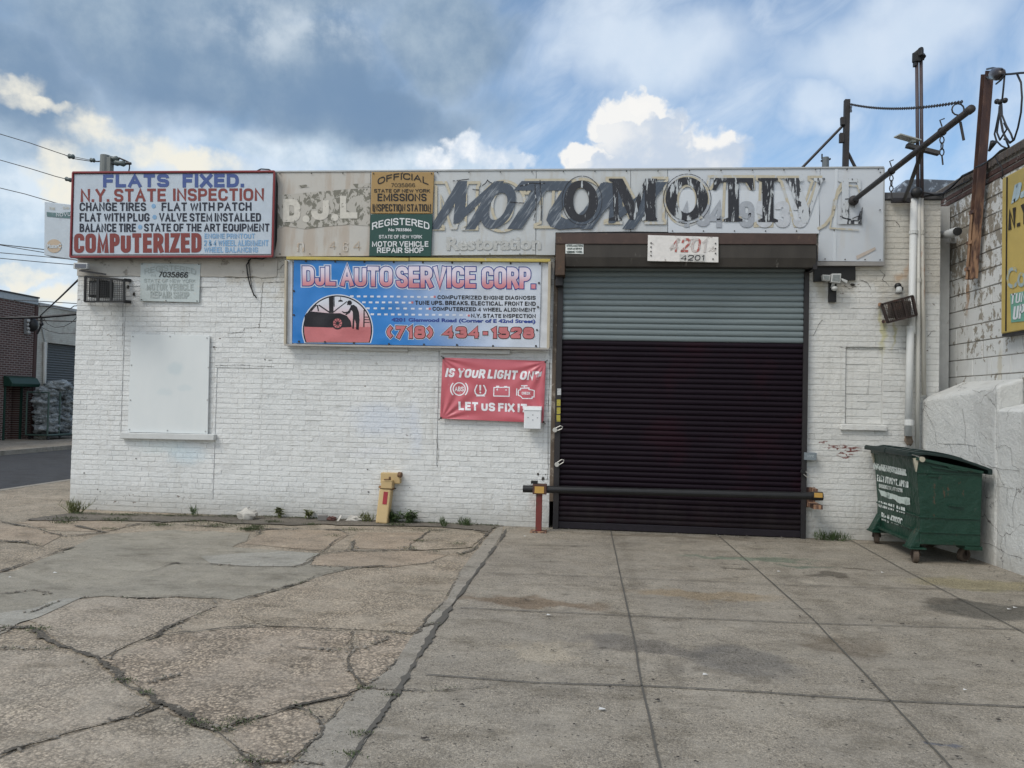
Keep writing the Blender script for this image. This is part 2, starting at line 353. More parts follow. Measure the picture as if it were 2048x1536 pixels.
# ------------------------------------------------------------------ ground materials
def concrete(name, col, col2, peb=1.0, pscale=95, stains=(), rough=.85, cont=.5, speck=.5):
    m, q = newmat(name); p = q.pos
    big = q.noise(p, .9, 6, .6); mid = q.noise(p, 5, 6, .65); fine = q.m('ADD', q.m('MULTIPLY', q.m('SUBTRACT', q.noise(p, 210, 4, .75), .5), 1.7), q.m('ADD', .5, q.m('MULTIPLY', q.m('SUBTRACT', q.noise(p, 48, 4, .7), .5), .9)), clamp=True)
    c = q.mix(q.ss(q.m('ADD', q.m('MULTIPLY', big, .6), q.m('MULTIPLY', mid, .4)), .35, .65), col, col2)
    vc = q.node('ShaderNodeTexVoronoi', {'Vector': p, 'Scale': pscale}); cell = q.node('ShaderNodeSeparateColor', {0: vc.outputs['Color']}).outputs[0]
    pebm = q.m('MULTIPLY', q.ss(q.noise(p, 2.3, 5, .6), .36, .60, .35, 1.0), peb)
    c = q.mix(pebm, c, q.mix(1.0, c, q.mix(cell, (.50, .48, .46), (1.5, 1.45, 1.38)), 'MULTIPLY'))
    c = q.mix(q.m('MULTIPLY', q.ss(vc.outputs['Distance'], .35, .62), q.m('MULTIPLY', pebm, .55)), c, (.07, .065, .055))
    c = q.mix(1.0, c, q.mix(fine, (1-cont,)*3, (1+cont,)*3), 'MULTIPLY')
    # pits and small dark specks
    sp = q.vor(q.v('ADD', p, q.v('SCALE', q.ncol(p, 30, 2), scale=.03)), 26)
    c = q.mix(q.m('MULTIPLY', q.m('LESS_THAN', sp, q.m('MULTIPLY', q.noise(p, 40, 2), .30)), speck), c, (.05, .047, .042))
    sp2 = q.vor(q.v('ADD', p, (7.3, 2.2, 0)), 60)
    c = q.mix(q.m('MULTIPLY', q.m('LESS_THAN', sp2, .16), speck*.6), c, (.50, .48, .44))
    dirt = q.noise(q.scl(p, (1, 2.2, 1)), 1.7, 8, .68)
    c = q.mix(q.m('MULTIPLY', q.ss(dirt, .48, .70), .62), c, q.mix(1.0, c, (.50, .48, .44), 'MULTIPLY'))
    dirt2 = q.noise(q.v('ADD', q.scl(p, (1, 1.6, 1)), (9, 4, 0)), 6.5, 8, .7)
    c = q.mix(q.m('MULTIPLY', q.ss(dirt2, .50, .66), .45), c, q.mix(1.0, c, (.58, .57, .54), 'MULTIPLY'))
    pale = q.noise(q.v('ADD', p, (2, 14, 0)), 3.1, 8, .7)
    c = q.mix(q.m('MULTIPLY', q.ss(pale, .56, .70), .4), c, q.mix(1.0, c, (1.4, 1.38, 1.32), 'MULTIPLY'))
    if stains:           # oil drips and faint tyre tracks on the drive
        dv = q.node('ShaderNodeTexVoronoi', {'Vector': q.v('ADD', q.scl(p, (1, 1.4, 1)), q.v('SCALE', q.ncol(p, 7, 4), scale=.12)), 'Scale': 2.6}); dc = q.node('ShaderNodeSeparateColor', {0: dv.outputs['Color']}).outputs[0]
        c = q.mix(q.m('MULTIPLY', q.ss(dv.outputs['Distance'], q.m('MULTIPLY', dc, .17), q.m('MULTIPLY', dc, .05)), q.m('MULTIPLY', q.m('GREATER_THAN', dc, .45), .6)), c, q.mix(1.0, c, (.34, .33, .32), 'MULTIPLY'))
        xs_ = q.node('ShaderNodeSeparateXYZ', {0: q.v('ADD', p, q.v('SCALE', q.ncol(p, .8, 3), scale=.35))}).outputs[0]
        for x_ in (.55, 2.05): c = q.mix(q.m('MULTIPLY', q.ss(q.m('ABSOLUTE', q.m('SUBTRACT', xs_, x_)), .20, .05), q.ss(q.noise(q.scl(p, (1, .4, 1)), 5, 7, .65), .40, .66, 0, .5)), c, q.mix(1.0, c, (.60, .59, .57), 'MULTIPLY'))
    for cx, cy, rx, ry, sc, k in stains:
        wp = q.v('ADD', p, q.v('SCALE', q.v('SUBTRACT', q.ncol(p, 3.2, 6), (.5, .5, .5)), scale=.75))
        b = q.blob(wp, (cx, cy, 0), (rx, ry, 50), 1.0, .45)
        c = q.mix(q.m('MULTIPLY', b, k), c, q.mix(1.0, c, sc, 'MULTIPLY'))
    q.set(q.b.inputs['Base Color'], c); q.b.inputs['Roughness'].default_value = rough; q.b.inputs['Specular IOR Level'].default_value = .25
    h = q.m('ADD', q.m('MULTIPLY', q.noise(p, 130, 5, .7), .6), q.m('ADD', q.m('MULTIPLY', q.m('SUBTRACT', 1.0, vc.outputs['Distance']), q.m('MULTIPLY', pebm, .6)), q.m('MULTIPLY', mid, 1.5)))
    bump(q, h, .55, .012)
    return m
def gst(px, py, rx, ry, col, k):
    a = FZ(px, py); return (a.x, a.y, rx, ry, col, k)
DK = (.42, .41, .40)
stains = [gst(1990, 1225, .62, .28, (.40, .41, .42), .95), gst(1900, 1208, .4, .12, DK, .8), gst(1290, 1290, .75, .22, (.55, .56, .60), .75), gst(1480, 1320, .5, .3, (.58, .60, .65), .75), gst(1680, 1290, .35, .3, (.55, .50, .45), .6),
          gst(1660, 1150, .3, .11, DK, .9), gst(1720, 1140, .2, .08, DK, .8), gst(1460, 1133, .16, .06, DK, .85), gst(1500, 1118, .9, .13, (.55, .72, .66), .85), gst(1600, 1133, .35, .08, (.45, .62, .58), .8),
          gst(1060, 1205, .8, .2, (.62, .50, .40), .75), gst(1400, 1190, .8, .2, (.95, .78, .55), .6), gst(1960, 1170, .8, .3, (.85, .82, .52), .6), gst(1100, 1300, .35, .3, (1.3, 1.25, 1.15), .5), gst(1455, 1350, .18, .1, DK, .5), gst(1340, 1345, .14, .2, DK, .5), gst(1910, 1490, .06, .04, (.4, .5, .8), .7), gst(1360, 1075, 1.4, .16, (.60, .58, .55), .7)]
M_drive = concrete('driveway concrete', (0.339, 0.306, 0.252), (0.261, 0.237, 0.198), .55, 120, stains, cont=.55, speck=.75)
M_walk = concrete('old tan sidewalk concrete', (0.399, 0.341, 0.267), (0.302, 0.266, 0.211), .85, 75, (), cont=.5)
M_pebb = concrete('worn pebbly concrete', (0.417, 0.350, 0.276), (0.321, 0.277, 0.224), 1.0, 62, (), cont=.45, speck=.4)
M_tan = concrete('orange tan concrete', (0.407, 0.330, 0.249), (0.302, 0.253, 0.197), .6, 90, ())
M_grey = concrete('grey trowelled cement patch', (.325, .300, .245), (.245, .228, .188), .25, 110, (), cont=.35, speck=.35)
M_blue = concrete('pale bluish cement patch', (.365, .350, .305), (.290, .280, .245), .2, 110, (), cont=.3, speck=.35)
M_slab = concrete('pinkish grey concrete', (0.404, 0.350, 0.282), (0.323, 0.289, 0.237), .8, 75, (), cont=.5)
M_strip = concrete('smooth grey edge strip', (.335, .308, .262), (.265, .245, .208), .35, 110, (), cont=.45)
M_soil = concrete('dark soil and grit', (.135, .122, .102), (.088, .080, .067), .8, 60, (), cont=.6, speck=.2)
M_dirt = concrete('trodden brown dirt', (.185, .165, .138), (.125, .113, .096), .6, 80, (), cont=.5)
M_joint = pm('joint filler', (.105, .098, .085), .95, bmp=.3)
M_asph = concrete('asphalt', (.060, .062, .066), (.050, .051, .055), .4, 120, (), cont=.4, speck=.2)
M_earth = pm('distant earth', (.11, .10, .085), .95)

def sheet(name, pts, z, mat, extra=None, parent=None, amp=0, label=None):
    """a flat patch of ground with a ragged edge"""
    if amp: pts = rough_line(pts+[pts[0]], amp, 4)[:-1]
    vs, fs = fill2d(pts); mb = MB(); mb.add([(p.x, p.y, z) for p in vs], fs)
    o = mb.build(name, mat, loc=(0, 0, 0)); return tag(o, kind='structure')
def g3(*pts): return [FZ(x/2, 1000+y/2) for x, y in pts]       # survey points read off an enlargement of the left half
mb = MB(); R_ = 900
mb.add([(-R_, -R_, -.16), (R_, -R_, -.16), (R_, R_, -.16), (-R_, R_, -.16)], [(0, 1, 2, 3)])
tag(mb.build('ground', M_earth, loc=(0, 0, 0)), kind='structure')
def slab(name, x0, x1, y0, y1, z, mat, th=.14):
    b = MB(); b.box(x0, x1, y0, y1, z-th, z); return tag(b.build(name, mat, loc=(0, 0, 0)), kind='structure')
slab('sidewalk', -9.2, -1.0, -3, 40, 0, M_walk)
slab('driveway', -1.0, 9, -3, 10.6, .004, M_drive, .144)
slab('road', -15.35, -9.35, -40, 120, -.12, M_asph, .03)
slab('kerb', -9.35, -9.2, -3, 60, .004, M_strip, .15)
slab('far_kerb', -15.35, -15.2, -40, 90, .004, M_strip, .15)
slab('far_sidewalk', -19.5, -15.35, -40, 90, 0, M_slab)
# patches of differing concrete laid over the years
sheet('cement_patch', g3((60,285),(180,232),(300,185),(390,140),(700,120),(1000,133),(985,168),(930,190),(1150,205),(1280,215),(1235,262),(1440,268),(1300,300),(1200,335),(1080,370),(930,405),(850,393),(700,388),(560,398),(420,385),(250,400),(120,455),(60,500),(0,540),(-300,640),(-300,330)), .004, M_grey, amp=.16)
sheet('pale_cement_patch', g3((800,228),(1130,206),(1275,216),(1225,250),(1180,268),(1000,268),(840,256)), .008, M_blue, amp=.10)
sheet('pale_cement_patch', g3((0,455),(120,440),(250,398),(330,392),(160,470),(0,530),(-200,560),(-200,480)), .008, M_blue, amp=.10)
sheet('worn_slab', g3((425,642),(560,585),(690,542),(900,518),(1060,512),(1400,528),(1408,600),(1385,640),(1400,690),(1450,757),(1390,783),(1180,828),(1060,868),(940,898),(875,925),(770,885),(650,815),(560,765),(490,715)), .004, M_pebb, amp=.05)
sheet('worn_slab', g3((930,925),(1060,875),(1180,838),(1270,885),(1290,920),(1250,970),(1150,1050),(1030,1060),(960,1000)), .004, M_pebb, amp=.05)
sheet('worn_slab', g3((1420,540),(1480,535),(1560,540),(1640,560),(1590,640),(1540,690),(1470,735),(1410,690),(1400,640),(1425,600)), .004, M_pebb, amp=.04)
sheet('old_slab', g3((930,415),(1080,375),(1290,305),(1540,272),(1840,285),(1790,400),(1690,500),(1650,535),(1560,525),(1400,520),(1060,505),(1000,480),(960,455)), .004, M_walk, amp=.03)
sheet('grey_slab', g3((110,478),(250,408),(420,390),(700,393),(870,425),(720,490),(500,588),(405,635),(240,570)), .004, M_slab, amp=.03)
sheet('corner_slab', g3((0,605),(225,605),(390,665),(480,735),(600,820),(500,875),(250,940),(120,980),(0,1020),(-300,1100),(-300,610)), .004, M_slab, amp=.02)
sheet('corner_slab', g3((0,1040),(250,952),(560,868),(650,838),(760,905),(880,955),(1000,1070),(1040,1110),(-300,1200),(-300,1120)), .004, M_slab, amp=.02)
sheet('edge_strip', g3((2012,108),(1988,110),(1900,210),(1840,290),(1790,400),(1690,505),(1640,560),(1590,640),(1480,740),(1300,905),(1250,975),(1160,1085),(1330,1200),(1400,1072),(1585,770),(1745,500),(1985,178)), .008, M_strip, amp=.025)
sheet('tan_slab', g3((1020,150),(1060,122),(1200,120),(1360,125),(1395,140),(1290,205),(980,176)), .004, M_tan, amp=.06)
sheet('tan_slab', g3((60,90),(160,82),(330,75),(520,97),(410,128),(200,122)), .004, M_tan, amp=.06)
sheet('tan_slab', g3((0,92),(150,120),(250,142),(170,185),(0,160),(-250,150),(-250,85)), .004, M_tan, amp=.06)
sheet('tan_slab', g3((1430,130),(1700,130),(1640,180),(1625,198),(1420,195),(1410,165)), .004, M_tan, amp=.06)
sheet('tan_slab', g3((1285,222),(1400,208),(1640,206),(1790,222),(1700,255),(1480,270),(1245,262)), .004, M_tan, amp=.06)
sheet('grey_slab', g3((1650,180),(1720,127),(1830,123),(1940,140),(1890,190),(1640,205)), .008, M_walk, amp=.04)
sheet('dirt_verge', g3((100,82),(300,52),(1000,58),(1600,72),(2000,92),(2020,104),(1990,112),(1960,130),(1840,118),(1700,108),(1400,104),(1000,98),(600,88),(420,84),(260,88)), .012, M_dirt, amp=.22)
# cracks: dark seams of soil of uneven width
def crack(mb, pts, w, z, amp=.03, depth=5, even=False):
    line = rough_line(pts, amp, depth); n = len(line); vs = []
    for i, p in enumerate(line):
        d = (line[min(i+1, n-1)]-line[max(i-1, 0)]).normalized(); nn = Vector((-d.y, d.x, 0))
        k = w/2*max(.2, .6+1.6*noise.noise(p*2.3)+1.0*noise.noise(p*9.1) + .4*random.random())*min(1, (i+1)/3, (n-i)/3)
        if even: vs += [p+nn*w*.5*random.uniform(.75, 1.2), p-nn*w*.5*random.uniform(.75, 1.2)]; continue
        vs += [p+nn*k*random.uniform(.45, 1.5), p-nn*k*random.uniform(.45, 1.5)]
    mb.add([(v.x, v.y, z) for v in vs], [(2*i, 2*i+1, 2*i+3, 2*i+2) for i in range(n-1)])
SEAMS = [([(60,512),(130,515),(240,590),(400,650),(480,720),(560,775),(640,820),(760,890),(870,935),(960,1010),(1020,1072),(1060,1120)], .040),
 ([(650,825),(560,860),(420,900),(250,945),(120,985),(0,1030),(-100,1060)], .026), ([(410,640),(500,590),(640,540),(720,490),(800,460),(870,425)], .03),
 ([(930,410),(1080,370),(1200,335),(1280,300),(1400,275),(1540,265)], .028), ([(680,540),(900,515),(1060,510),(1200,515),(1400,525),(1560,530),(1660,540),(1690,510),(1750,500)], .024),
 ([(1410,530),(1415,600),(1390,640),(1400,690),(1460,755),(1390,785),(1180,830),(1060,870),(940,900),(880,930)], .034), ([(1415,605),(1480,590),(1550,550)], .03),
 ([(1120,590),(1300,605),(1400,610)], .014), ([(1180,830),(1270,880),(1295,920),(1250,970),(1180,1040)], .018), ([(1460,760),(1580,768),(1700,772),(2048,745)], .010),
 ([(-120,330),(0,290),(60,270),(180,230),(300,190)], .04), ([(1280,215),(1400,205),(1640,202),(1830,215),(1855,228)], .030), ([(1415,165),(1405,205)], .028),
 ([(1280,218),(1230,255),(1180,272),(1000,271),(840,260),(700,255),(560,300)], .018), ([(1640,200),(1640,178),(1690,150),(1720,125),(1840,120),(1950,135)], .03),
 ([(1980,110),(1900,195),(1850,218)], .03), ([(300,105),(420,132),(560,97),(720,88)], .04), ([(250,150),(420,132)], .03), ([(1020,148),(1050,122),(1200,118),(1360,123),(1390,140),(1280,212)], .02),
 ([(120,455),(250,402),(420,387),(560,400),(700,390),(850,395),(868,420)], .016), ([(0,598),(220,602)], .012), ([(580,740),(720,705)], .012), ([(0,165),(100,172),(170,190)], .04), ([(0,88),(150,118),(250,145)], .03),
 ([(1240,268),(1480,272),(1700,258),(1770,240)], .016), ([(700,100),(1000,118),(1300,120),(1700,120)], .03), ([(1000,1060),(1160,1045),(1300,1072)], .02), ([(0,380),(130,365),(200,380)], .02), ([(-50,520),(60,512)], .03), ([(1840,290),(1780,400),(1690,505)], .010), ([(1600,640),(1480,740),(1290,905)], .010)]
mb = MB()
for pts, w in SEAMS: crack(mb, g3(*pts), w*.74, .013)
tag(mb.build('pavement_cracks', M_soil, loc=(0, 0, 0)), kind='structure')
mb = MB()
def jl(pts, w, amp=.004): crack(mb, [FZ(*p) for p in pts], w, .0125, amp, 5, w < .02)
jl([(1013,1058),(995,1090),(875,1250),(795,1385),(695,1536),(660,1590)], .028, .01)
jl([(1221,1060),(1258,1232),(1283,1375),(1319,1536),(1335,1600)], .012); jl([(1436,1072),(1625,1240),(1780,1405),(1899,1536),(1960,1600)], .012); jl([(1689,1075),(1800,1137),(1949,1215),(2060,1275)], .010)
jl([(920,1218),(1260,1234),(1640,1250),(2060,1262)], .011); jl([(850,1352),(1060,1368),(1285,1375),(1530,1388),(1780,1405),(2060,1418)], .012); jl([(1000,1092),(1220,1094)], .008); jl([(960,1147),(1240,1157),(1530,1171),(2060,1185)], .008)
tag(mb.build('driveway_joints', M_joint, loc=(0, 0, 0)), kind='structure')

# ------------------------------------------------------------------ masonry
CO = .0677
def bricks(mb, org, ud, nd, u0, u1, z0, z1, L=.203, H=CO, gap=.0052, hg=.0014, holes=(), phase=0, proud=0, jit=.0016, bev=.0042, bond=6):
    org = Vector(org); ud = Vector(ud); nd = Vector(nd); zz = Vector((0, 0, 1)); k = 0; z = z0
    while z < z1-.02:
        h = min(H, z1-z); zc = z+h/2
        iv = [(u0, u1)]
        for a, b, c0, c1 in holes:
            if c0 < zc < c1:
                nv = []
                for s0, s1 in iv:
                    if b <= s0 or a >= s1: nv.append((s0, s1)); continue
                    if a > s0: nv.append((s0, a))
                    if b < s1: nv.append((b, s1))
                iv = nv
        hd = bond and (k+phase) % bond == bond-1
        l = L/2 if hd else L; off = (l*.25 if hd else (l/2 if (k+phase) % 2 else 0)) + random.uniform(-.008, .008)
        sag = 0
        for s0, s1 in iv:
            u = s0 - off if s0 > u0+1e-6 or True else s0
            while u < s1-.006:
                a = max(u, s0)+hg/2; b = min(u+l, s1)-hg/2; u += l*random.uniform(.985, 1.015)
                if b-a < .02: continue
                q = random.uniform(-jit, jit)+proud; tl = random.uniform(-.0009, .0009)
                if random.random() < .03: q -= .006
                za = z+gap/2+random.uniform(-.0012, .0012); zb = z+h-gap/2+random.uniform(-.0012, .0012)
                e = bev; eu = bev*.35 if H < .1 else bev
                def P_(uu, zz_, n_): return org+ud*uu+zz*zz_+nd*n_
                vs = [P_(a, za, proud-.012), P_(b, za, proud-.012), P_(b, zb, proud-.012), P_(a, zb, proud-.012),
                      P_(a+eu, za+e, q-tl), P_(b-eu, za+e, q+tl), P_(b-eu, zb-e, q+tl*.5), P_(a+eu, zb-e, q-tl*.5)]
                mb.tn = random.uniform(.955, 1.03) if random.random() > .05 else random.uniform(.86, .95)
                mb.add(vs, [(4,5,6,7),(0,1,5,4),(1,2,6,5),(2,3,7,6),(3,0,4,7)])
        z += h; k += 1
    mb.tn = 1.0

def wallmat():
    m, q = newmat('white painted brick'); p = q.pos
    tone = q.node('ShaderNodeAttribute', attribute_name='tone').outputs['Fac']
    x, y, z = [q.node('ShaderNodeSeparateXYZ', {0: p}).outputs[i] for i in range(3)]
    n1 = q.noise(p, 2.1, 7, .6); n2 = q.noise(p, 14, 7, .65); n3 = q.noise(p, 60, 5, .7)
    white = q.mix(n1, (.605, .625, .625), (.745, .75, .742))
    cream = q.mix(n1, (.50, .475, .42), (.62, .595, .54))
    zlim = q.m('ADD', q.ss(x, 2.0, 3.3, 3.10, 3.0), q.m('MULTIPLY', q.m('SUBTRACT', n1, .5), 1.6))
    c = q.mix(q.ss(q.m('SUBTRACT', z, zlim), -.10, .22), white, cream)
    c = q.mix(q.m('MULTIPLY', q.ss(x, 2.7, 2.9), .35), c, cream)
    c = q.mix(1.0, c, tone, 'MULTIPLY')
    c = q.mix(q.m('MULTIPLY', q.ss(n2, .50, .75), .38), c, (.44, .43, .40))
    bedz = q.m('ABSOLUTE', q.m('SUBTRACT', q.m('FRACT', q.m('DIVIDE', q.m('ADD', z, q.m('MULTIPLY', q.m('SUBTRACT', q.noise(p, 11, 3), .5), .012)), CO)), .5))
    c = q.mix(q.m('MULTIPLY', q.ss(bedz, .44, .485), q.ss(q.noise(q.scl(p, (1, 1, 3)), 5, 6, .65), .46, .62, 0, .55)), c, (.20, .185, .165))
    dr_ = q.noise(q.scl(p, (1, 1, .07)), 9, 7, .62)
    c = q.mix(q.m('MULTIPLY', q.ss(dr_, .54, .72), q.ss(q.noise(p, 1.1, 4), .40, .62, .05, .42)), c, (.43, .415, .375))
    # soiling near the ground
    c = q.mix(q.m('MULTIPLY', q.ss(q.m('ADD', z, q.m('MULTIPLY', n2, .5)), .72, .22), .62), c, (.34, .325, .29))
    # flaked spots showing the dark brick
    fl = q.noise(q.scl(p, (1, 1, 1.6)), 17, 6, .62, .4); fl2 = q.noise(p, 3.0, 4)
    lev = q.m('ADD', .725, q.m('MULTIPLY', q.m('SUBTRACT', fl2, .5), -.42))
    up_ = mx2(q, [q.blob(p, FY(a, b), (rx, 3, rz), 1.0, .3) for a, b, rx, rz in ((480, 640, .9, 1.0), (210, 620, .7, 1.0), (1730, 520, .9, .8), (300, 1010, 1.2, .35), (1850, 600, .4, 1.6), (1095, 700, .2, 2.4))])
    lev = q.m('SUBTRACT', lev, q.m('MULTIPLY', up_, .045))
    c = q.mix(q.ss(fl, lev, q.m('ADD', lev, .02)), c, q.mix(n3, (.12, .10, .09), (.26, .22, .19)))
    red = mx2(q, [q.blob(q.v('ADD', p, q.v('SCALE', q.v('SUBTRACT', q.ncol(q.scl(p, (1, 1, 3)), 9, 5), (.5, .5, .5)), scale=.3)), FY(a, b), (rx, 1, rz)) for a, b, rx, rz in ((1700, 898, .16, .035), (1660, 892, .18, .02), (1690, 912, .12, .02))])
    c = q.mix(red, c, (.17, .06, .05))
    for a, b, rx, rz, cc, k in ((760, 840, .55, .30, (.55, .63, .78), .34), (830, 855, .16, .5, (.55, .62, .78), .26), (370, 910, .42, .22, (.50, .66, .76), .42), (320, 895, .5, .15, (.60, .72, .74), .32), (740, 905, .4, .12, (.66, .68, .76), .2),
                             (1768, 660, .05, .42, (.50, .48, .25), .75), (1788, 668, .03, .30, (.45, .42, .22), .7), (1800, 560, .1, .10, (.42, .26, .14), .65), (1815, 545, .05, .22, (.50, .33, .20), .5), (1640, 580, .10, .2, (.40, .36, .27), .6), (1695, 575, .1, .06, (.3, .28, .24), .5), (1075, 1010, .12, .2, (.5, .4, .36), .35)):
        wp = q.v('ADD', p, q.v('SCALE', q.v('SUBTRACT', q.ncol(p, 4, 6), (.5, .5, .5)), scale=.30))
        c = q.mix(q.m('MULTIPLY', q.blob(wp, FY(a, b), (rx, 2, rz), 1.0, .2), k), c, cc)
    q.set(q.b.inputs['Base Color'], c); q.b.inputs['Roughness'].default_value = .62; q.b.inputs['Specular IOR Level'].default_value = .3
    h = q.m('ADD', q.m('MULTIPLY', n3, .4), q.m('ADD', q.m('MULTIPLY', n2, 1.0), q.m('MULTIPLY', q.noise(p, 32, 5, .6), .8)))
    bump(q, h, .75, .012)
    return m
def mx2(q, l):
    r = l[0]
    for b in l[1:]: r = q.m('MAXIMUM', r, b)
    return r
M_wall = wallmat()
M_mort = pm('painted mortar', (.42, .42, .40), .8, var=.2, scale=12, dirt=(.17, .15, .13), dirtlev=.56, dscale=7, bmp=.4, bscale=60)
M_brown = pm('brown painted steel', (.075, .048, .040), .5, var=.3, dirt=(.12, .08, .055), dirtlev=.60, dscale=9)
M_dkst = pm('dark steel', (.026, .024, .026), .5, var=.25)
M_rustd = pm('rust brown housing', (.050, .044, .038), .6, var=.45, scale=5, dirt=(.16, .15, .135), dirtlev=.62, dscale=10, streak=True)
M_zinc = pm('galvanised metal', (.42, .43, .43), .45, .3, dirt=(.3, .24, .18), dirtlev=.66)
M_roof = pm('roof felt', (.06, .06, .062), .9)
M_black = pm('black metal', (.018, .018, .019), .45, var=.3, dirt=(.07, .04, .028), dirtlev=.66)
M_screw = pm('dark screw heads', (.05, .048, .046), .5, .4)
M_wht = pm('white enamel', (.70, .72, .74), .4, var=.06, dirt=(.5, .47, .42), dirtlev=.70)

XL, XR = -6.98, 4.262
DL, DR = FY(1103, 800).x, FY(1613, 800).x
ZROOF = FY(1860, 400).z
bld = thing('repair_shop', 'low white painted brick repair shop with a wide roller shutter', 'building', (-1.4, D, 0))
zb = FY(300, 553).z                                   # underside of the stucco beam
CZ = lambda z: round(z/CO)*CO
regA = (FY(247, 700).x, FY(430, 700).x, CZ(FY(300, 872).z), CZ(FY(300, 572).z))
regB = (FY(432, 800).x, FY(524, 800).x, CZ(FY(470, 1000).z), CZ(FY(470, 735).z))
regC = (FY(660, 800).x, FY(876, 800).x, CZ(FY(760, 940).z), CZ(FY(760, 700).z))
regD = (FY(876, 800).x, FY(1088, 800).x, CZ(FY(980, 935).z), CZ(FY(980, 700).z))
regE = (FY(1691, 750).x, FY(1766, 750).x, CZ(FY(1730, 848).z), CZ(FY(1730, 697).z))
mb = MB(); HL = [regA, regB, regD]
bricks(mb, (0, D, 0), (1, 0, 0), (0, -1, 0), XL, DL, 0, zb+.06, holes=HL)
bricks(mb, (0, D, 0), (1, 0, 0), (0, -1, 0), DR, XR, 0, ZROOF, holes=[regE], phase=1)
for i, rg in enumerate(HL):
    bricks(mb, (0, D, 0), (1, 0, 0), (0, -1, 0), rg[0]+.003, rg[1]-.003, rg[2], rg[3], phase=i+1, proud=-.007, bond=0)
bricks(mb, (0, D, 0), (1, 0, 0), (0, -1, 0), regE[0]+.01, regE[1]-.01, regE[2], regE[3], L=.26, H=CO*1.35, proud=-.022, bond=0, jit=.004)
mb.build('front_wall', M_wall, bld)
def core(mb, x0, x1, z0, z1, holes, y):
    xs = sorted({x0, x1} | {h[k] for h in holes for k in (0, 1) if x0 < h[k] < x1}); zs = sorted({z0, z1} | {h[k] for h in holes for k in (2, 3) if z0 < h[k] < z1})
    for xa, xb in zip(xs, xs[1:]):
        for za, zb3 in zip(zs, zs[1:]):
            cx_, cz_ = (xa+xb)/2, (za+zb3)/2; dp_ = next((h[4] for h in holes if h[0] < cx_ < h[1] and h[2] < cz_ < h[3]), 0)
            mb.box(xa, xb, y+dp_, D+.29, za, zb3)
mb = MB(); mb.tn = .90
core(mb, XL+.003, DL, 0, ZROOF-.01, [h+(.007,) for h in HL], D+.0035); core(mb, DR, XR-.003, 0, ZROOF-.01, [regE+(.024,)], D+.0035); mb.box(DL, DR, D+.02, D+.29, FY(1300, 520).z, ZROOF-.01)
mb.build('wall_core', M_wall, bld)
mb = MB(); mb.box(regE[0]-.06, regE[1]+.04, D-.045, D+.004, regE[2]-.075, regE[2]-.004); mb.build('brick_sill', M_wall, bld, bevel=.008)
mb = MB(); mb.box(XL-.004, XL+.29, D+.304, 22, 0, ZROOF-.02); mb.box(XR-.3, XR-.006, D+.304, 22, 0, ZROOF-.02); mb.box(XL+.3, XR-.3, 21.7, 22, 0, ZROOF-.02)
M_side = pm('side wall white paint', (.62, .62, .60), .7, dirt=(.35, .33, .3), dirtlev=.6)
mb.build('side_wall', M_side, bld)
mb = MB(); mb.box(XL+.02, XR-.02, D+.31, 21.9, ZROOF-.25, ZROOF-.12); mb.build('roof', M_roof, bld)
mb = MB(); a = FY(1765, 400); mb.box(a.x-.1, XR+.03, D-.03, D+.34, ZROOF+.002, ZROOF+.09); mb.box(XL-.02, a.x-.15, D+.06, D+.34, ZROOF+.002, ZROOF+.09)
mb.build('parapet_cap', pm('tarred coping', (.10, .10, .105), .8, var=.3, dirt=(.33, .33, .33), dirtlev=.56), bld, bevel=.01)
# stucco beam under the signs, left of the door
M_stuc = pm('grimy cream stucco', (.50, .475, .43), .8, var=.16, scale=4, dirt=(.27, .25, .22), dirtlev=.57, dscale=8, bmp=.5, bscale=18)
mb = MB(); e = FY(555, 545).x; n_ = 26; top = FY(300, 505).z
prof = [(XL-.004+(e-XL)*i/n_, zb+.006*sin(i*1.7)+random.uniform(-.012, .012)) for i in range(n_+1)]
mb.prism([(x, D-.012, z) for x, z in prof]+[(e, D-.012, top), (XL-.004, D-.012, top)], (0, .05, 0))
mb.build('stucco_beam', M_stuc, bld)
# settlement cracks in the brickwork
mb = MB()
for pts in ([(330,549),(420,551),(470,556),(530,556),(543,553)], [(548,553),(549,542),(560,538),(568,528)], [(526,566),(522,610),(521,640),(519,654)], [(526,566),(545,565),(572,562)], [(519,654),(490,656),(486,664),(455,667)], [(430,731),(470,730),(510,732),(548,733)], [(247,585),(246,640),(245,690)], [(874,868),(876,900),(875,934)], [(1100,700),(1097,800),(1096,900),(1094,960)],
            [(1680,694),(1720,698),(1770,699),(1812,698)], [(1855,674),(1862,664),(1872,662)], [(1760,540),(1770,550),(1765,560),(1778,572)], [(1720,560),(1735,566),(1742,580)], [(1688,570),(1700,578),(1712,572)], [(1645,640),(1635,655),(1626,672)], [(1738,735),(1736,790)], [(1848,560),(1850,700)], [(1740,430),(1755,440),(1790,441),(1800,455)]):
    line = rough_line([FY(a, b, D-.006) for a, b in pts], .008, 3)
    n = len(line)
    for i in range(n-1):
        w = random.uniform(.0008, .0032) if len(pts) > 2 else .0012
        d = (line[i+1]-line[i]).normalized(); nn = Vector((-d.z, 0, d.x))*w
        k = len(mb.v); mb.add([line[i]+nn, line[i]-nn, line[i+1]-nn, line[i+1]+nn], [(0, 1, 2, 3)])
mb.build('settlement_cracks', pm('crack shadow gap', (.045, .04, .036), .9), bld)
mb = MB()
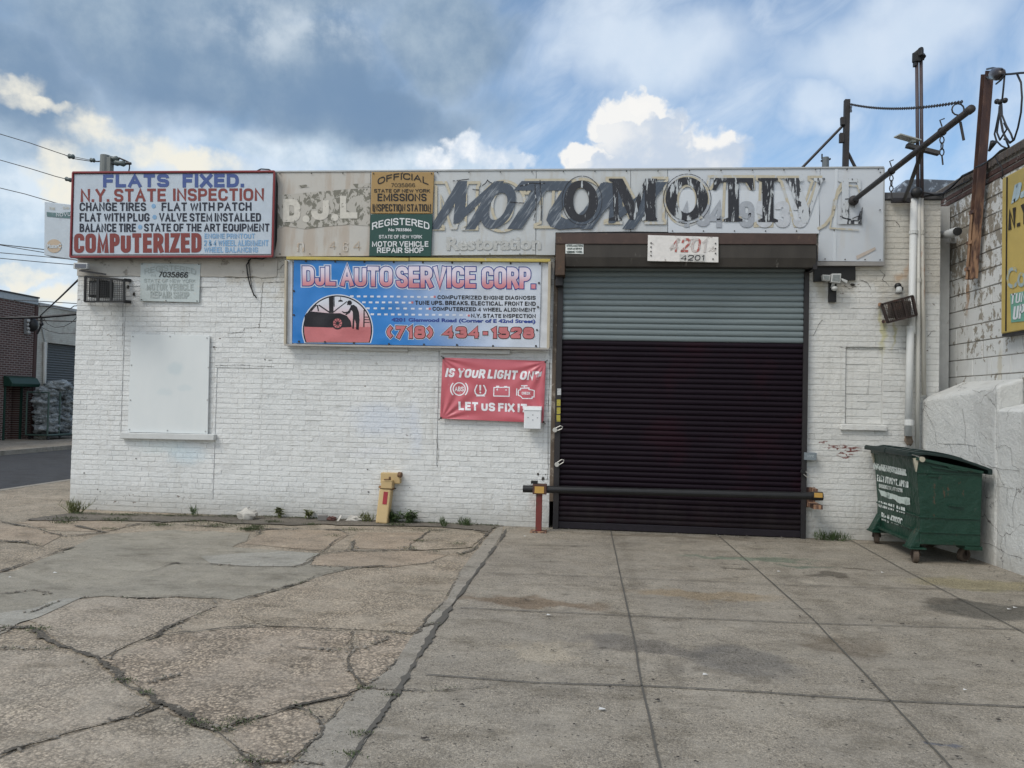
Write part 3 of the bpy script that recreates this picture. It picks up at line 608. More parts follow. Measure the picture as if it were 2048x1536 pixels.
for a, b, w, h in ((1076, 948, .016, .02), (1086, 957, .02, .03), (1091, 949, .008, .008), (735, 939, .012, .01), (737, 984, .014, .012), (790, 977, .02, .01), (272, 917, .012, .01), (256, 574, .02, .035), (268, 588, .02, .035), (287, 591, .05, .012), (345, 604, .06, .006), (375, 604, .07, .007), (428, 694, .02, .012), (540, 720, .04, .006), (530, 719, .01, .012), (1705, 570, .03, .02), (200, 983, .012, .006), (195, 979, .006, .012), (168, 946, .008, .012)):
    p = FY(a, b, D-.0055); k = 9; mb.add([(p.x+w*cos(2*pi*i/k)*random.uniform(.6, 1.1), p.y, p.z+h*sin(2*pi*i/k)*random.uniform(.6, 1.1)) for i in range(k)], [tuple(range(k))])
mb.build('broken_brick_holes', pm('crack shadow gap', (.045, .04, .036), .9), bld)
# boarded window
wb = MB(); panel(wb, [(262, 668), (419, 671), (415, 868), (255, 864)], D-.028, D-.006)
m, q = newmat('white painted plywood'); p = q.pos
c = q.mix(q.noise(q.scl(p, (1, 1, .4)), 5, 6), (.600, .640, .650), (.690, .715, .715))
for a, b, rx, rz, k in ((352, 738, .16, .13, .55), (332, 782, .14, .08, .35), (372, 776, .15, .08, .35)): c = q.mix(q.m('MULTIPLY', q.blob(q.v('ADD', p, q.v('SCALE', q.v('SUBTRACT', q.ncol(p, 5, 5), (.5, .5, .5)), scale=.12)), FY(a, b), (rx, 2, rz)), k), c, (.50, .58, .61))
q.set(q.b.inputs['Base Color'], c); q.b.inputs['Roughness'].default_value = .5; bump(q, q.noise(q.scl(p, (1, 1, .2)), 40, 5), .12, .006)
wbo = wb.build('window_board', m, bld, bevel=.003); screws([(266, 673), (340, 673), (414, 676), (263, 730), (417, 735), (261, 800), (415, 800), (259, 859), (335, 861), (411, 863)], D-.028, wbo, M_zinc, .010, 'screw_heads')
mb = MB(); panel(mb, [(240, 865), (428, 869), (427, 881), (239, 877)], D-.075, D+.004); mb.build('window_sill', pm('painted stone sill', (.56, .575, .57), .7, var=.12, dirt=(.38, .33, .27), dirtlev=.62, dscale=11, bmp=.4, bscale=25), bld, bevel=.008)

# ---- roller door
ZD0, ZDT = .012, FY(1360, 540, D-.05).z
sx0, sx1 = FY(1121, 800, D-.04).x, FY(1606, 800, D-.04).x
zcol = FY(1360, 683, D-.05).z
dr = thing('d', None, None); bpy.data.objects.remove(dr)
def slats(z0, z1, pitch, mat, name, parent):
    n = max(1, round((z1-z0)/pitch)); ph = (z1-z0)/n; b = MB(); y0 = D-.035
    prof = [(0.0, 0.0), (.06, -.006), (.2, -.0125), (.45, -.0155), (.70, -.0125), (.84, -.006), (.87, .006), (1.0, .006)]
    nx = 40; pts = []
    for k in range(n):
        for t_, d_ in prof: pts.append((z0+(k+t_)*ph, d_))
    dent = lambda x, z: (.016*noise.noise(Vector((x*.7, z*.9, 3)))+.007*noise.noise(Vector((x*2.7, z*2.9, 8)))-.02*math.exp(-((x-1.9)/.22)**2-((z-1.05)/.10)**2)+.015*math.exp(-((x-.5)/.3)**2-((z-.45)/.12)**2))
    for i in range(nx+1):
        x = sx0+(sx1-sx0)*i/nx
        for z, d_ in pts: b.v.append(Vector((x, y0+d_+dent(x, z), z))); b.tone.append(1.0)
    m_ = len(pts)
    for i in range(nx):
        for j in range(m_-1): b.f.append((i*m_+j, (i+1)*m_+j, (i+1)*m_+j+1, i*m_+j+1))
    return b.build(name, mat, parent, fixn=False)
def slatmat(name, c1, c2, worn, lev, red=None):
    m, q = newmat(name); p = q.pos; st = q.scl(p, (.35, 1, 5))
    c = q.mix(q.noise(st, 3.5, 6, .6), c1, c2)
    z_ = q.node('ShaderNodeSeparateXYZ', {0: p}).outputs[2]; c = q.mix(q.m('MULTIPLY', q.ss(q.m('ADD', z_, q.m('MULTIPLY', q.noise(q.scl(p, (1, 1, .3)), 6, 7, .65), 1.0)), 1.0, .45), .28), c, (.045, .038, .033))
    if red: c = q.mix(q.m('MULTIPLY', q.ss(q.noise(p, 1.6, 5, .6), .50, .68), .8), c, red)
    c = q.mix(q.ss(q.noise(q.scl(p, (.25, 1, 10)), 6, 8, .7), lev, lev+.05), c, worn)
    q.set(q.b.inputs['Base Color'], c); q.b.inputs['Roughness'].default_value = .5; q.b.inputs['Specular IOR Level'].default_value = .4 if red is None else .16
    bump(q, q.noise(p, 90, 4), .1, .003); return m
rd = MB(); rd.box(sx0-.02, sx1+.02, D-.05, D-.008, ZD0, ZD0+.085); door = rd.build('roller_door', pm('dull purple black paint', (.016, .012, .018), .5, var=.35), bld, bevel=.006)
slats(ZD0+.087, zcol, .0665, slatmat('purple black slats', (.0050, .0022, .0056), (.0095, .0038, .0090), (.07, .06, .065), .735, (.015, .0030, .0075)), 'lower_curtain', door)
slats(zcol+.001, ZDT+.06, .0725, slatmat('grey green slats', (.128, .160, .170), (.190, .228, .236), (.07, .083, .09), .66), 'upper_curtain', door)
mb = MB()
for z in [zcol+.0725*k for k in range(1, 13)]: pass
zg = lambda px, py0, py1: (FY(px, py1).z, FY(px, py0).z)
xa, xb = FY(1111, 800, D-.06).x, FY(1122, 800, D-.06).x; mb = MB(); mb.box(xa, xb, D-.075, D+.01, 0, FY(1118, 540).z); mb.build('guide_rail', M_dkst, bld, bevel=.004)
xa, xb = FY(1605, 800, D-.06).x, FY(1615, 800, D-.06).x; mb = MB(); mb.box(xa, xb, D-.075, D+.01, 0, FY(1609, 545).z); mb.build('guide_rail', M_dkst, bld, bevel=.004)
mb = MB(); mb.box(FY(1103, 800, D-.03).x, FY(1110.5, 800, D-.03).x, D-.03, D+.01, FY(1105, 1002).z, FY(1105, 560).z); mb.build('door_jamb', pm('weathered brown jamb', (.13, .10, .075), .7, var=.35, dirt=(.28, .24, .2), dirtlev=.55), bld)
mb = MB(); mb.box(sx0, sx1, D+.0, D+.015, ZDT, ZDT+.4); mb.build('door_head', M_dkst, bld)
# ---- shutter hood
YH = D-.30
x0 = FY(1112, 480, YH).x; x1 = FY(1633, 480, YH).x; zt = FY(1370, 467, YH).z; za_ = FY(1370, 489, YH).z; zb_ = FY(1370, 515, YH).z; zc_ = FY(1370, 533, YH).z
hood = MB(); hood.prism([(x0+.12, YH, za_+.001), (x0+.12, YH, zb_), (x0+.12, YH+.03, zc_), (x0+.12, D-.005, zc_+.02), (x0+.12, D-.005, za_+.001)], (x1-x0-.12, 0, 0))
hd = hood.build('shutter_hood', M_rustd, bld, bevel=.004)
mb = MB(); mb.box(x0-.002, x1, YH-.012, D-.006, za_+.003, zt); mb.build('top_strip', M_brown, hd, bevel=.004)
mb = MB(); mb.box(x0, x0+.117, YH-.004, D-.007, FY(1120, 550, YH).z, za_); mb.build('end_bracket', pm('rusty brown bracket', (.085, .055, .038), .65, var=.4, dirt=(.17, .09, .045), dirtlev=.6), hd, bevel=.004)
mb = MB(); mb.box(x0+.0, x0+.09, D-.2, D-.01, FY(1120, 573, D-.1).z, FY(1120, 551, D-.1).z); mb.build('bracket_foot', M_dkst, hd)
mb = MB(); mb.box(x1-.03, x1+.02, D-.28, D-.01, zc_-.02, za_-.002); mb.build('end_plate', M_dkst, hd)
# dark recess above the hood
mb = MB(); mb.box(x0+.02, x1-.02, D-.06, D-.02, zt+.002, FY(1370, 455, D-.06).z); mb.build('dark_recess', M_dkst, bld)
# sheet black panel under the right end of the fascia
mb = MB(); panel(mb, [(1628, 531), (1711, 531), (1711, 560), (1628, 563)], D-.035, D-.006); mb.build('black_flashing', M_black, bld)
# ------------------------------------------------------------------ sign paints
def paint(name, col, worn=None, lev=.60, scale=14, stretch=(1, 1, 1), var=.12, rough=.5):
    return pm(name, col, rough, var=var, dirt=worn, dirtlev=lev, dscale=scale, bmp=.05)
def worn(name, col, under, amount=.5, scale=11, stretch=(1, 1, 1), soft=.03, angle=0):
    """brushed paint scuffed through to what lies under it"""
    if name in MATS: return MATS[name]
    m, q = newmat(name); p = q.pos
    if angle: p = q.node('ShaderNodeVectorRotate', {'Vector': p, 'Angle': angle}, rotation_type='Y_AXIS').outputs[0]
    n = q.noise(q.scl(p, stretch), scale, 9, .68, .5); n2 = q.noise(p, 3, 4)
    lev = q.m('ADD', amount, q.m('MULTIPLY', q.m('SUBTRACT', n2, .5), .35))
    c = q.mix(q.ss(n, lev, q.m('ADD', lev, soft)), q.mix(q.noise(p, 20, 4), col, [a*1.5+.01 for a in col]), under)
    q.set(q.b.inputs['Base Color'], c); q.b.inputs['Roughness'].default_value = .55; MATS[name] = m; return m
P_white = paint('white sign board', (.47, .535, .61), (.48, .47, .44), .70)
P_navy = paint('blue sign paint', (.055, .095, .275), (.12, .16, .36), .64)
P_redbr = paint('brick red sign paint', (.205, .045, .040), (.32, .12, .10), .62)
P_ink = paint('black blue sign paint', (.014, .018, .034), (.05, .06, .08), .68)
P_sky = paint('light blue sign paint', (.20, .36, .56), (.36, .48, .62), .60)
P_redtrim = paint('dark red trim', (.22, .035, .040), (.35, .18, .16), .66)
P_black = paint('black print', (.012, .012, .014))
P_wprint = paint('white print', (.68, .70, .72))

def letters(parent, mat, lines, plane, name='lettering', refine_=False, **kw):
    for l in lines:                      # every painted line is a part of its own
        a = list(l); k = dict(kw); mb = MB()
        if isinstance(a[-1], dict): k.update(a.pop())
        txt(mb, *a, plane, **k); mb.build(name, mat, parent, fixn=False)

# ---- FLATS FIXED box
YS = D-.15
s = thing('sign', 'white box sign with dark red trim headed flats fixed, at the left roof corner', 'sign', (FY(345, 515, YS).x, YS, FY(345, 515, YS).z))
TL, TR, BR, BL = (146, 345), (549, 343), (545, 513), (141, 514)
lerp = lambda a, b, t_: (a[0]+(b[0]-a[0])*t_, a[1]+(b[1]-a[1])*t_)
mb = MB(); panel(mb, [TL, TR, BR, BL], YS, D-.014); mb.build('box', pm('grey box sides', (.20, .20, .21), .5, dirt=(.1, .1, .1), dirtlev=.6), s)
mb = MB(); panel(mb, [(149, 349), (546, 347), (542, 508), (145, 509)], YS-.006, YS-.001); mb.build('face', P_white, s)
tr = MB()
for a, b, w in ((TL, TR, 0), (BL, BR, 0), (TL, BL, 1), (TR, BR, 1)):
    tr.bar(FY(*a, YS-.009), FY(*b, YS-.009), .03 if not w else .022, .026)
tr.build('trim', P_redtrim, s, bevel=.004)
pl = planeY(YS-.009)
letters(s, P_navy, [('FLATS', 206, 349, 338, 375, -1, dict(bold=.08)), ('FIXED.', 365, 348, 488, 375, -.5, dict(bold=.08))], pl)
letters(s, P_redbr, [('N.Y. STATE', 161, 378, 332, 404, -1, dict(bold=.05)), ('INSPECTION', 346, 377, 528, 402, -.5, dict(bold=.05)), ('COMPUTERIZED', 148, 467, 403, 506, -1, dict(bold=.06))], pl)
letters(s, P_ink, [('CHANGE TIRES', 159, 405, 292, 422, 0, dict(bold=.045)), ('FLAT WITH PATCH', 323, 405, 503, 422, -.5, dict(bold=.045)), ('FLAT WITH PLUG', 159, 426, 299, 443, 0, dict(bold=.045)), ('VALVE STEM INSTALLED', 318, 426, 522, 443, 0, dict(bold=.045)),
    ('BALANCE TIRE', 159, 447, 272, 464, 0, dict(bold=.045)), ('STATE OF THE ART EQUIPMENT', 288, 447, 539, 463, 0, dict(bold=.045))], pl)
letters(s, P_sky, [('ENGINE PRINTOUT', 409, 467, 510, 477, 0), ('2 & 4 WHEEL ALIGNMENT', 408, 480, 537, 492, 0), ('WHEEL BALANCING', 408, 494, 516, 505, 0)], pl, bold=.045)
mb = MB()
for a, b in ((307, 412), (309, 434), (280, 454)): inpx(mb, fill2d(circ(a, b, 4.2, 4.6, 16)), pl)
mb.build('bullet', P_sky, s, fixn=False)
# cables looping behind the right end
cab = MB(); M_cable = pm('black cable', (.014, .014, .016), .5)
cab.tube([FY(a, b, D-.09) for a, b in ((512, 343), (522, 338), (538, 339), (549, 346), (552, 365), (551, 420), (551, 470), (549, 498), (541, 512), (524, 518), (502, 516))], .009, 6)
cab.tube([FY(a, b, D-.08) for a, b in ((541, 341), (552, 350), (555, 372), (554, 430), (553, 480), (548, 508))], .007, 6)
cab.tube([FY(a, b, D-.03) for a, b in ((502, 516), (493, 530), (495, 548), (500, 570), (507, 588), (513, 596))], .008, 6)
cab.tube([FY(a, b, D-.03) for a, b in ((497, 520), (500, 545), (503, 575), (508, 592))], .005, 6)
tag(cab.build('power_cable', M_cable, smooth=True), 'black cables looped round the right end of the flats fixed sign and dangling on brick', 'cable')

# ---- blade sign at the corner
YB = D+.55
s = thing('blade_sign', 'faded pale blade sign sticking out behind the left end of the flats fixed sign', 'sign', FY(118, 512, YB))
mb = MB(); panel(mb, [(89, 403), (168, 412), (166, 522), (88, 510)], YB, YB+.14); mb.build('box', pm('faded pale sign plastic', (.50, .56, .62), .45, var=.1, dirt=(.42, .46, .52), dirtlev=.6), s, bevel=.006)
pl = planeY(YB-.005)
mb = MB(); inpx(mb, fill2d([(93, 424), (118, 426), (168, 421), (168, 438), (130, 436), (94, 433)]), pl); mb.build('band', paint('faded green print', (.11, .19, .20), (.3, .36, .40), .56), s, fixn=False)
mb = MB(); inpx(mb, fill2d(circ(108, 492, 15, 13.5)), pl); mb.build('emblem', paint('faded orange print', (.50, .40, .30), (.55, .55, .54), .60), s, fixn=False)
pl2 = planeY(YB-.009)
letters(s, paint('faded white print', (.55, .60, .64)), [('NOVUS', 112, 426, 149, 433.5, -2), ('MasterC', 94, 487.5, 122, 496.5, 0, dict(tight=True))], pl2, bold=.04)
letters(s, paint('faded yellow print', (.55, .54, .47)), [('THE', 98, 414, 110, 419, 1), ('CAR', 126, 413, 138, 418, 1)], pl, bold=.04)
mb = MB(); mb.bar(FY(150, 406, YB+.05), FY(175, 470, YB+.05), .04, .04); mb.bar(FY(150, 505, YB+.05), FY(180, 505, D+.6), .04, .04); mb.build('bracket', M_dkst, s)

# ---- fascia of white sheet panels
YF = D-.07
fs = thing('fascia_sign', 'long weathered white sheet fascia with half painted-out black lettering', 'sign', (FY(1150, 512, YF).x, YF, FY(1150, 470, YF).z))
def fascmat(name, c1, c2, stain, lev, extra=None):
    m, q = newmat(name); p = q.pos; st = q.scl(p, (1, 1, .16))
    c = q.mix(q.noise(p, 1.6, 6, .6), c1, c2)
    c = q.mix(q.m('MULTIPLY', q.ss(q.noise(st, 6, 8, .65), lev, lev+.18), .55), c, stain)
    c = q.mix(q.m('MULTIPLY', q.ss(q.noise(p, 26, 7, .65), .62, .72), .45), c, q.mix(1.0, c, (.72, .72, .70), 'MULTIPLY'))
    if extra: c = extra(q, c, p)
    q.set(q.b.inputs['Base Color'], c); q.b.inputs['Roughness'].default_value = .5; bump(q, q.noise(p, 2.0, 3), .25, .03); return m
P_fas = fascmat('weathered white sheet', (.44, .465, .48), (.53, .55, .56), (.40, .38, .34), .50)
P_fasl = fascmat('stained cream sheet', (.42, .405, .375), (.51, .49, .45), (.36, .28, .21), .46)
P_fasr = fascmat('pale blue white sheet', (.47, .505, .55), (.55, .58, .615), (.50, .50, .50), .54)
P_num = fascmat('clean white sheet', (.52, .56, .61), (.59, .62, .65), (.52, .53, .54), .56)
def fpanel(quad, mat, y=YF, name='panel', th=.012):
    mb = MB(); panel(mb, quad, y, y+th); return mb.build(name, mat, fs, bevel=.002)
fpanel([(549, 344), (741, 343.5), (739, 512), (546, 513)], P_fasl)
fpanel([(742, 343.5), (1072, 340.5), (1071, 509), (740, 512)], P_fas)
fpanel([(1073, 340.5), (1261, 338.5), (1261, 463), (1111, 465), (1110, 510), (1072, 510)], P_fas)
fpanel([(1262, 338.5), (1335, 338), (1335, 464), (1262, 463)], P_fas)
fpanel([(1336, 338), (1640, 336), (1640, 466), (1336, 464)], P_fasr)
fpanel([(1641, 336), (1767, 335), (1766, 523), (1636, 522)], P_fasr)
mb = MB(); panel(mb, [(549, 341.5), (1768, 332.5), (1768, 335.5), (549, 344.2)], YF-.012, YF+.05); mb.build('top_trim', M_zinc, fs)
mb = MB(); panel(mb, [(1766.5, 335), (1769.5, 335), (1768.5, 523), (1766.5, 523)], YF-.005, D-.01); mb.build('end_trim', M_zinc, fs)
mb = MB(); panel(mb, [(1670, 337), (1676, 337), (1672, 522), (1665, 522)], YF-.006, YF-.0005); mb.build('joint_strip', P_num, fs)
mb = MB(); panel(mb, [(1336, 380), (1637, 382.5), (1639, 467), (1337, 465)], YF-.010, YF-.0005); mb.build('number_board', P_num, fs)
mb = MB(); mb.box(FY(550, 400).x, FY(1766, 400).x, YF+.02, D-.012, FY(1700, 400, YF).z, FY(1700, 338, YF).z); mb.build('backing_frame', M_zinc, fs)
mb = MB(); mb.bar(FY(1633, 528, D-.05), FY(1768, 528, D-.05), .06, .05); mb.build('timber_batten', pm('grey batten', (.28, .27, .26), .8), fs)
screws([(560+i*63, 347.5-i*.47) for i in range(20)]+[(560+i*60, 508) for i in range(9)]+[(1345+i*62, 462) for i in range(5)]+[(1345+i*60, 385) for i in range(5)]+[(1650, 518), (1690, 519), (1730, 519), (1760, 520), (1761, 345), (1760, 420), (1668, 420), (1668, 460)], YF-.011, fs, M_screw, .008, 'screw_heads')
y1 = YF-.004
# ghost panel on the left
m, q = newmat('flaking olive paint'); p = q.pos
n_ = q.noise(q.scl(p, (1, 1, .7)), 9, 9, .66, .8)
c = q.mix(q.ss(n_, .47, .50), q.mix(q.noise(p, 30, 4), (.125, .125, .100), (.21, .20, .165)), (.43, .41, .37)); q.set(q.b.inputs['Base Color'], c); q.b.inputs['Roughness'].default_value = .7
mb = MB(); inpx(mb, fill2d([(553, 390), (580, 388), (640, 383), (700, 378), (741, 377), (740, 452), (700, 449), (660, 452), (610, 458), (570, 452), (553, 458)]), planeY(y1)); mb.build('flaked_band', m, fs, fixn=False)
mb = MB(); inpx(mb, fill2d([(596, 371), (612, 369), (618, 374), (600, 376)]), planeY(y1)); inpx(mb, fill2d([(706, 368), (741, 366), (741, 374), (712, 376)]), planeY(y1)); mb.build('flaked_patch', m, fs, fixn=False)
P_ghost = worn('ghost cream letters', (.44, .42, .375), (.23, .22, .185), .60, 13)
letters(fs, P_ghost, [('D', 566, 398, 601, 444, 0), ('J', 622, 394, 658, 440, 0), ('L', 680, 392, 716, 437, 0)], planeY(y1-.004), bold=.09, name='ghost_letter')
mb = MB()
for a, b in ((612, 438), (670, 435)): inpx(mb, fill2d(circ(a, b, 7)), planeY(y1-.004))
mb.build('ghost_dots', P_ghost, fs, fixn=False)
# slanted grey letters, their tan outlines behind, then the black serif letters
def slanted(x, yt, yb, wid, sl):      # maps unit (u,v) to px
    return lambda u, v: (x + u*wid + sl*v, yb+(yt-yb)*v)
def tr(loops, f): return [[f(*p) for p in l] for l in loops]
EL = lambda cx, cy, rx, ry, n=40: circ(cx, cy, rx, ry, n)
gl = {'M': [[(0,0),(.22,0),(.22,.55),(.45,.12),(.55,.12),(.78,.58),(.78,0),(1,0),(1,1),(.80,1),(.5,.45),(.20,1),(0,1)]],
      'O': [EL(.5,.5,.5,.5), EL(.5,.5,.26,.30)], 'T': [[(.36,0),(.64,0),(.64,.78),(1,.78),(1,1),(0,1),(0,.78),(.36,.78)]],
      'U': [[(.5,0),(.75,.06),(.93,.2),(1,.4),(1,1),(.74,1),(.74,.42),(.66,.28),(.5,.22),(.34,.28),(.26,.42),(.26,1),(0,1),(0,.4),(.07,.2),(.25,.06)]]}
SER = {'M': [[(0,0),(.27,0),(.27,.05),(.20,.09),(.185,.72),(.44,.02),(.54,.02),(.745,.74),(.745,.09),(.68,.05),(.68,0),(1,0),(1,.05),(.97,.09),(.97,.91),(1,.95),(1,1),(.76,1),(.53,.42),(.28,1),(0,1),(0,.95),(.07,.91),(.10,.09),(0,.05)]],
      'O': [EL(.5,.5,.5,.5), EL(.5,.5,.23,.33)],
      'T': [[(.26,0),(.74,0),(.74,.05),(.63,.09),(.63,.91),(.82,.90),(.93,.72),(1,.72),(.98,1),(.02,1),(0,.72),(.07,.72),(.18,.90),(.37,.91),(.37,.09),(.26,.05)]],
      'I': [[(0,0),(1,0),(1,.05),(.78,.09),(.78,.91),(1,.95),(1,1),(0,1),(0,.95),(.22,.91),(.22,.09),(0,.05)]],
      'V': [[(.44,0),(.56,0),(.92,.91),(1,.95),(1,1),(.72,1),(.72,.95),(.80,.91),(.60,.30),(.36,.91),(.46,.95),(.46,1),(0,1),(0,.95),(.08,.91)]],
      'E': [[(0,0),(1,0),(1,.28),(.92,.28),(.80,.08),(.45,.08),(.45,.46),(.62,.47),(.68,.36),(.74,.36),(.74,.64),(.68,.64),(.62,.55),(.45,.54),(.45,.92),(.78,.92),(.88,.76),(.96,.76),(.94,1),(0,1),(0,.95),(.16,.91),(.16,.09),(0,.05)]]}
P_tan = worn('tan outline paint', (.37, .335, .255), (.47, .48, .475), .54, 7)
P_gry = worn('scuffed slate grey paint', (.040, .054, .076), (.30, .33, .36), .50, 9, (3.2, 1, .4), .22, radians(-35))
P_blk = worn('scuffed black paint', (.008, .009, .014), (.44, .47, .49), .565, 7, (3.0, 1, .55), .03)
P_blk2 = worn('nearly gone black paint', (.020, .022, .028), (.50, .53, .56), .45, 7, (2.4, 1, .5), .02)
tan_ = MB(); gry = MB(); 
pT, pG, pB_ = planeY(y1-.010), planeY(y1-.013), planeY(y1-.017)
for ch, x, w, yt, yb in (('M', 862, 92, 365, 458), ('O', 958, 90, 362, 462), ('T', 1046, 92, 360, 454), ('O', 1112, 96, 358, 450), ('M', 1210, 120, 356, 446), ('O', 1330, 84, 354, 450), ('T', 1412, 92, 353, 440), ('I', 1510, 34, 353, 452), ('V', 1552, 86, 354, 452)):
    L = SER.get(ch, gl.get(ch)); f = slanted(x, yt, yb, w, 4)
    tk = x*.0000013
    for li, lp in enumerate(tr(L, f)): inpx(tan_, stroke2d(lp, 5.5, True), planeY(y1-.0085-tk-.0003*li))
inpx(tan_, stroke2d([(1690, 358), (1676, 380), (1665, 430), (1650, 450), (1635, 458)], 6), pT)
inpx(tan_, stroke2d([(1718, 460), (1660, 456), (1668, 400), (1690, 370), (1715, 372), (1722, 395)], 3), pT)
o_tan = None
mbT = tan_
for ch, x, w, yt, yb, sl in (('M', 858, 92, 362, 459, 58), ('O', 950, 66, 367, 458, 26), ('T', 1000, 108, 362, 458, 56), ('U', 1074, 92, 366, 459, 60), ('M', 1160, 108, 364, 458, 66)):
    pG = planeY(y1-.0115-.0005*((x-858)//70)); f = slanted(x, yt, yb, w, sl)
    if ch == 'T': f2 = lambda u, v, x=x: (1038+u*44-28+(62*v), 458-96*v); L = [[(.1,0),(.75,0),(.75,.80),(1.55,.80),(1.65,1),(-.65,1),(-.75,.80),(.1,.80)]]; inpx(gry, fill2d(*tr(L, f2)), pG)
    elif ch == 'O': inpx(gry, fill2d(*tr(gl['O'], f)), pG)
    else: inpx(gry, fill2d(*tr(gl[ch], f)), pG)
inpx(gry, fill2d([(1128, 458), (1172, 454), (1230, 404), (1224, 366), (1206, 364), (1200, 400), (1164, 430)]), planeY(y1-.0147))
mbT.build('tan_outline_letter', P_tan, fs, fixn=False)
gry.build('slanted_grey_letters', P_gry, fs, fixn=False)
for k, (ch, x0_, yt, x1_, yb, mt) in enumerate((('O', 1128, 361, 1196, 444, P_blk), ('M', 1218, 357, 1314, 441, P_blk), ('O', 1331, 354, 1416, 441, P_blk), ('T', 1426, 356, 1508, 443, P_blk), ('I', 1516, 356, 1556, 444, P_blk), ('V', 1570, 356, 1650, 446, P_blk2), ('E', 1676, 357, 1724, 448, P_blk2))):
    b = MB(); inpx(b, fill2d(*tr(SER[ch], slanted(x0_, yt, yb, x1_-x0_, 0))), pB_ if k < 6 else planeY(y1-.012)); b.build('serif_letter', mt, fs, fixn=False)
b = MB()
for ch, x0_, yt, x1_, yb in (('O', 1122, 352, 1206, 450), ('M', 1212, 351, 1322, 447), ('O', 1325, 348, 1424, 447)):
    if ch == 'O': inpx(b, stroke2d(circ((x0_+x1_)/2, (yt+yb)/2, (x1_-x0_)/2-2, (yb-yt)/2, 40), 1.3, True), planeY(y1-.0155))
for pts in ([(1068, 441), (1072, 400), (1070, 365)], [(1080, 360), (1082, 441)], [(1040, 372), (1060, 366), (1090, 366)], [(905, 362), (938, 358)], [(964, 372), (975, 360), (984, 366)], [(1020, 404), (1048, 406)], [(945, 378), (960, 380)], [(1690, 398), (1722, 396)], [(1680, 432), (1700, 440), (1720, 432)], [(1685, 436), (1722, 442)], [(1722, 450), (1725, 415)]):
    inpx(b, stroke2d(rough_line([(p[0], p[1], 0) for p in pts], 1.2, 3), 1.8), planeY(y1-.0155))
b.build('brush_strokes', P_blk, fs, fixn=False)
P_fnum = worn('faded grey numerals', (.26, .28, .31), (.48, .51, .54), .66, 9)
P_fnum2 = worn('faint grey numerals', (.38, .40, .43), (.52, .55, .58), .64, 9)
letters(fs, P_fnum, [('4', 1358, 404, 1382, 454, 0), ('3', 1392, 404, 1420, 453, 0), ('4', 1414, 402, 1450, 455, 0), ('9', 1478, 402, 1508, 455, 0)], planeY(y1-.0145), bold=.06, name='faded_numerals')
letters(fs, P_fnum2, [('5', 1512, 402, 1546, 455, 0), ('3', 1550, 402, 1580, 455, 0), ('3', 1586, 404, 1614, 455, 0)], planeY(y1-.0145), bold=.07, name='faded_numerals')
letters(fs, worn('faded grey blackletter', (.34, .345, .335), (.53, .545, .555), .56, 14), [('Restoration', 893, 474, 1082, 501, -1.5)], planeY(y1-.004), bold=.045, tight=True, name='faded_lettering')
letters(fs, worn('rusty ghost figures', (.36, .29, .22), (.53, .50, .46), .54, 14), [('n', 594, 484, 608, 503, 0), ('4', 658, 482, 672, 498, 0), ('6', 686, 484, 696, 503, 0), ('4', 706, 482, 722, 500, 0)], planeY(y1-.004), bold=.0, tight=True, name='ghost_figures')
mb = MB(); inpx(mb, fill2d([(1712, 512), (1750, 494), (1752, 499), (1714, 519)]), planeY(y1-.003)); mb.build('rust_scrape', paint('tan scrape', (.48, .42, .37)), fs, fixn=False)

# ---- two plates between the lettering
def plate(name, label, quad, y, mat, depth=.02):
    o = thing(name, label, 'sign', FY((quad[2][0]+quad[3][0])/2, quad[2][1], y)); mb = MB(); panel(mb, quad, y, y+depth); mb.build('plate', mat, o, bevel=.004); return o
YP = YF-.035
em = plate('sign', 'ochre official emissions inspection station plate mounted above the green one', [(743, 344), (868, 344), (865, 427), (741, 427)], YP, paint('ochre enamel', (.36, .235, .095), (.30, .20, .09), .62))
letters(em, P_black, [('OFFICIAL', 755, 357, 857, 370, 0, dict(arch=11, bold=.035)), ('7035866', 782, 366.5, 830, 374, 0, dict(bold=.01, space=1.1)), ('STATE OF NEW YORK', 748, 378, 860, 385, 0, dict(bold=.045)), ('EMISSIONS', 755, 387, 853, 402, 0), ('INSPECTION STATION', 745, 408, 862, 422.5, .3, dict(bold=.025))], planeY(YP-.004), bold=.04)
screws([(747, 347), (805, 346), (863, 347), (748, 423), (800, 424), (860, 423)], YP-.004, em, M_screw, .008, 'screw_heads')
gr = plate('sign', 'dark green registered motor vehicle repair shop plate below the ochre plate', [(741, 428.5), (865, 428.5), (862, 512.5), (738, 512)], YP, paint('dark green enamel', (.022, .070, .060), (.035, .09, .08), .66))
letters(gr, P_wprint, [('REGISTERED', 744, 446, 859, 460, 0, dict(arch=10, bold=.035)), ('No 7035866', 777, 456.5, 823, 462.5, 0, dict(bold=.025)), ('STATE OF NEW YORK', 758, 470, 844, 477, 0, dict(bold=.03)), ('MOTOR VEHICLE', 744, 482.5, 857, 493.5, 0), ('REPAIR SHOP', 754, 495, 847, 506, 0)], planeY(YP-.004), bold=.04)
YR = D-.022
rg = plate('sign', 'faded whitish registered repair shop plate beside the caged floodlight', [(281, 526), (401, 528), (398, 605), (280, 602)], YR, paint('faded pale enamel', (.50, .56, .56), (.54, .54, .51), .58), .01)
letters(rg, paint('faded grey green letters', (.37, .415, .41), (.46, .50, .50), .56), [('REGISTERED', 289, 538, 392, 549, 1, dict(arch=8)), ('N.', 303, 548, 313, 554, 0, dict(bold=.01)), ('STATE OF NEW YORK', 288, 557.5, 391, 564.5, 1, dict(bold=.03)), ('MOTOR VEHICLE', 293, 566.5, 387, 580, 1, dict(bold=.045)), ('REPAIR SHOP', 300, 582, 378, 596, 1, dict(bold=.045))], planeY(YR-.004), bold=.03)
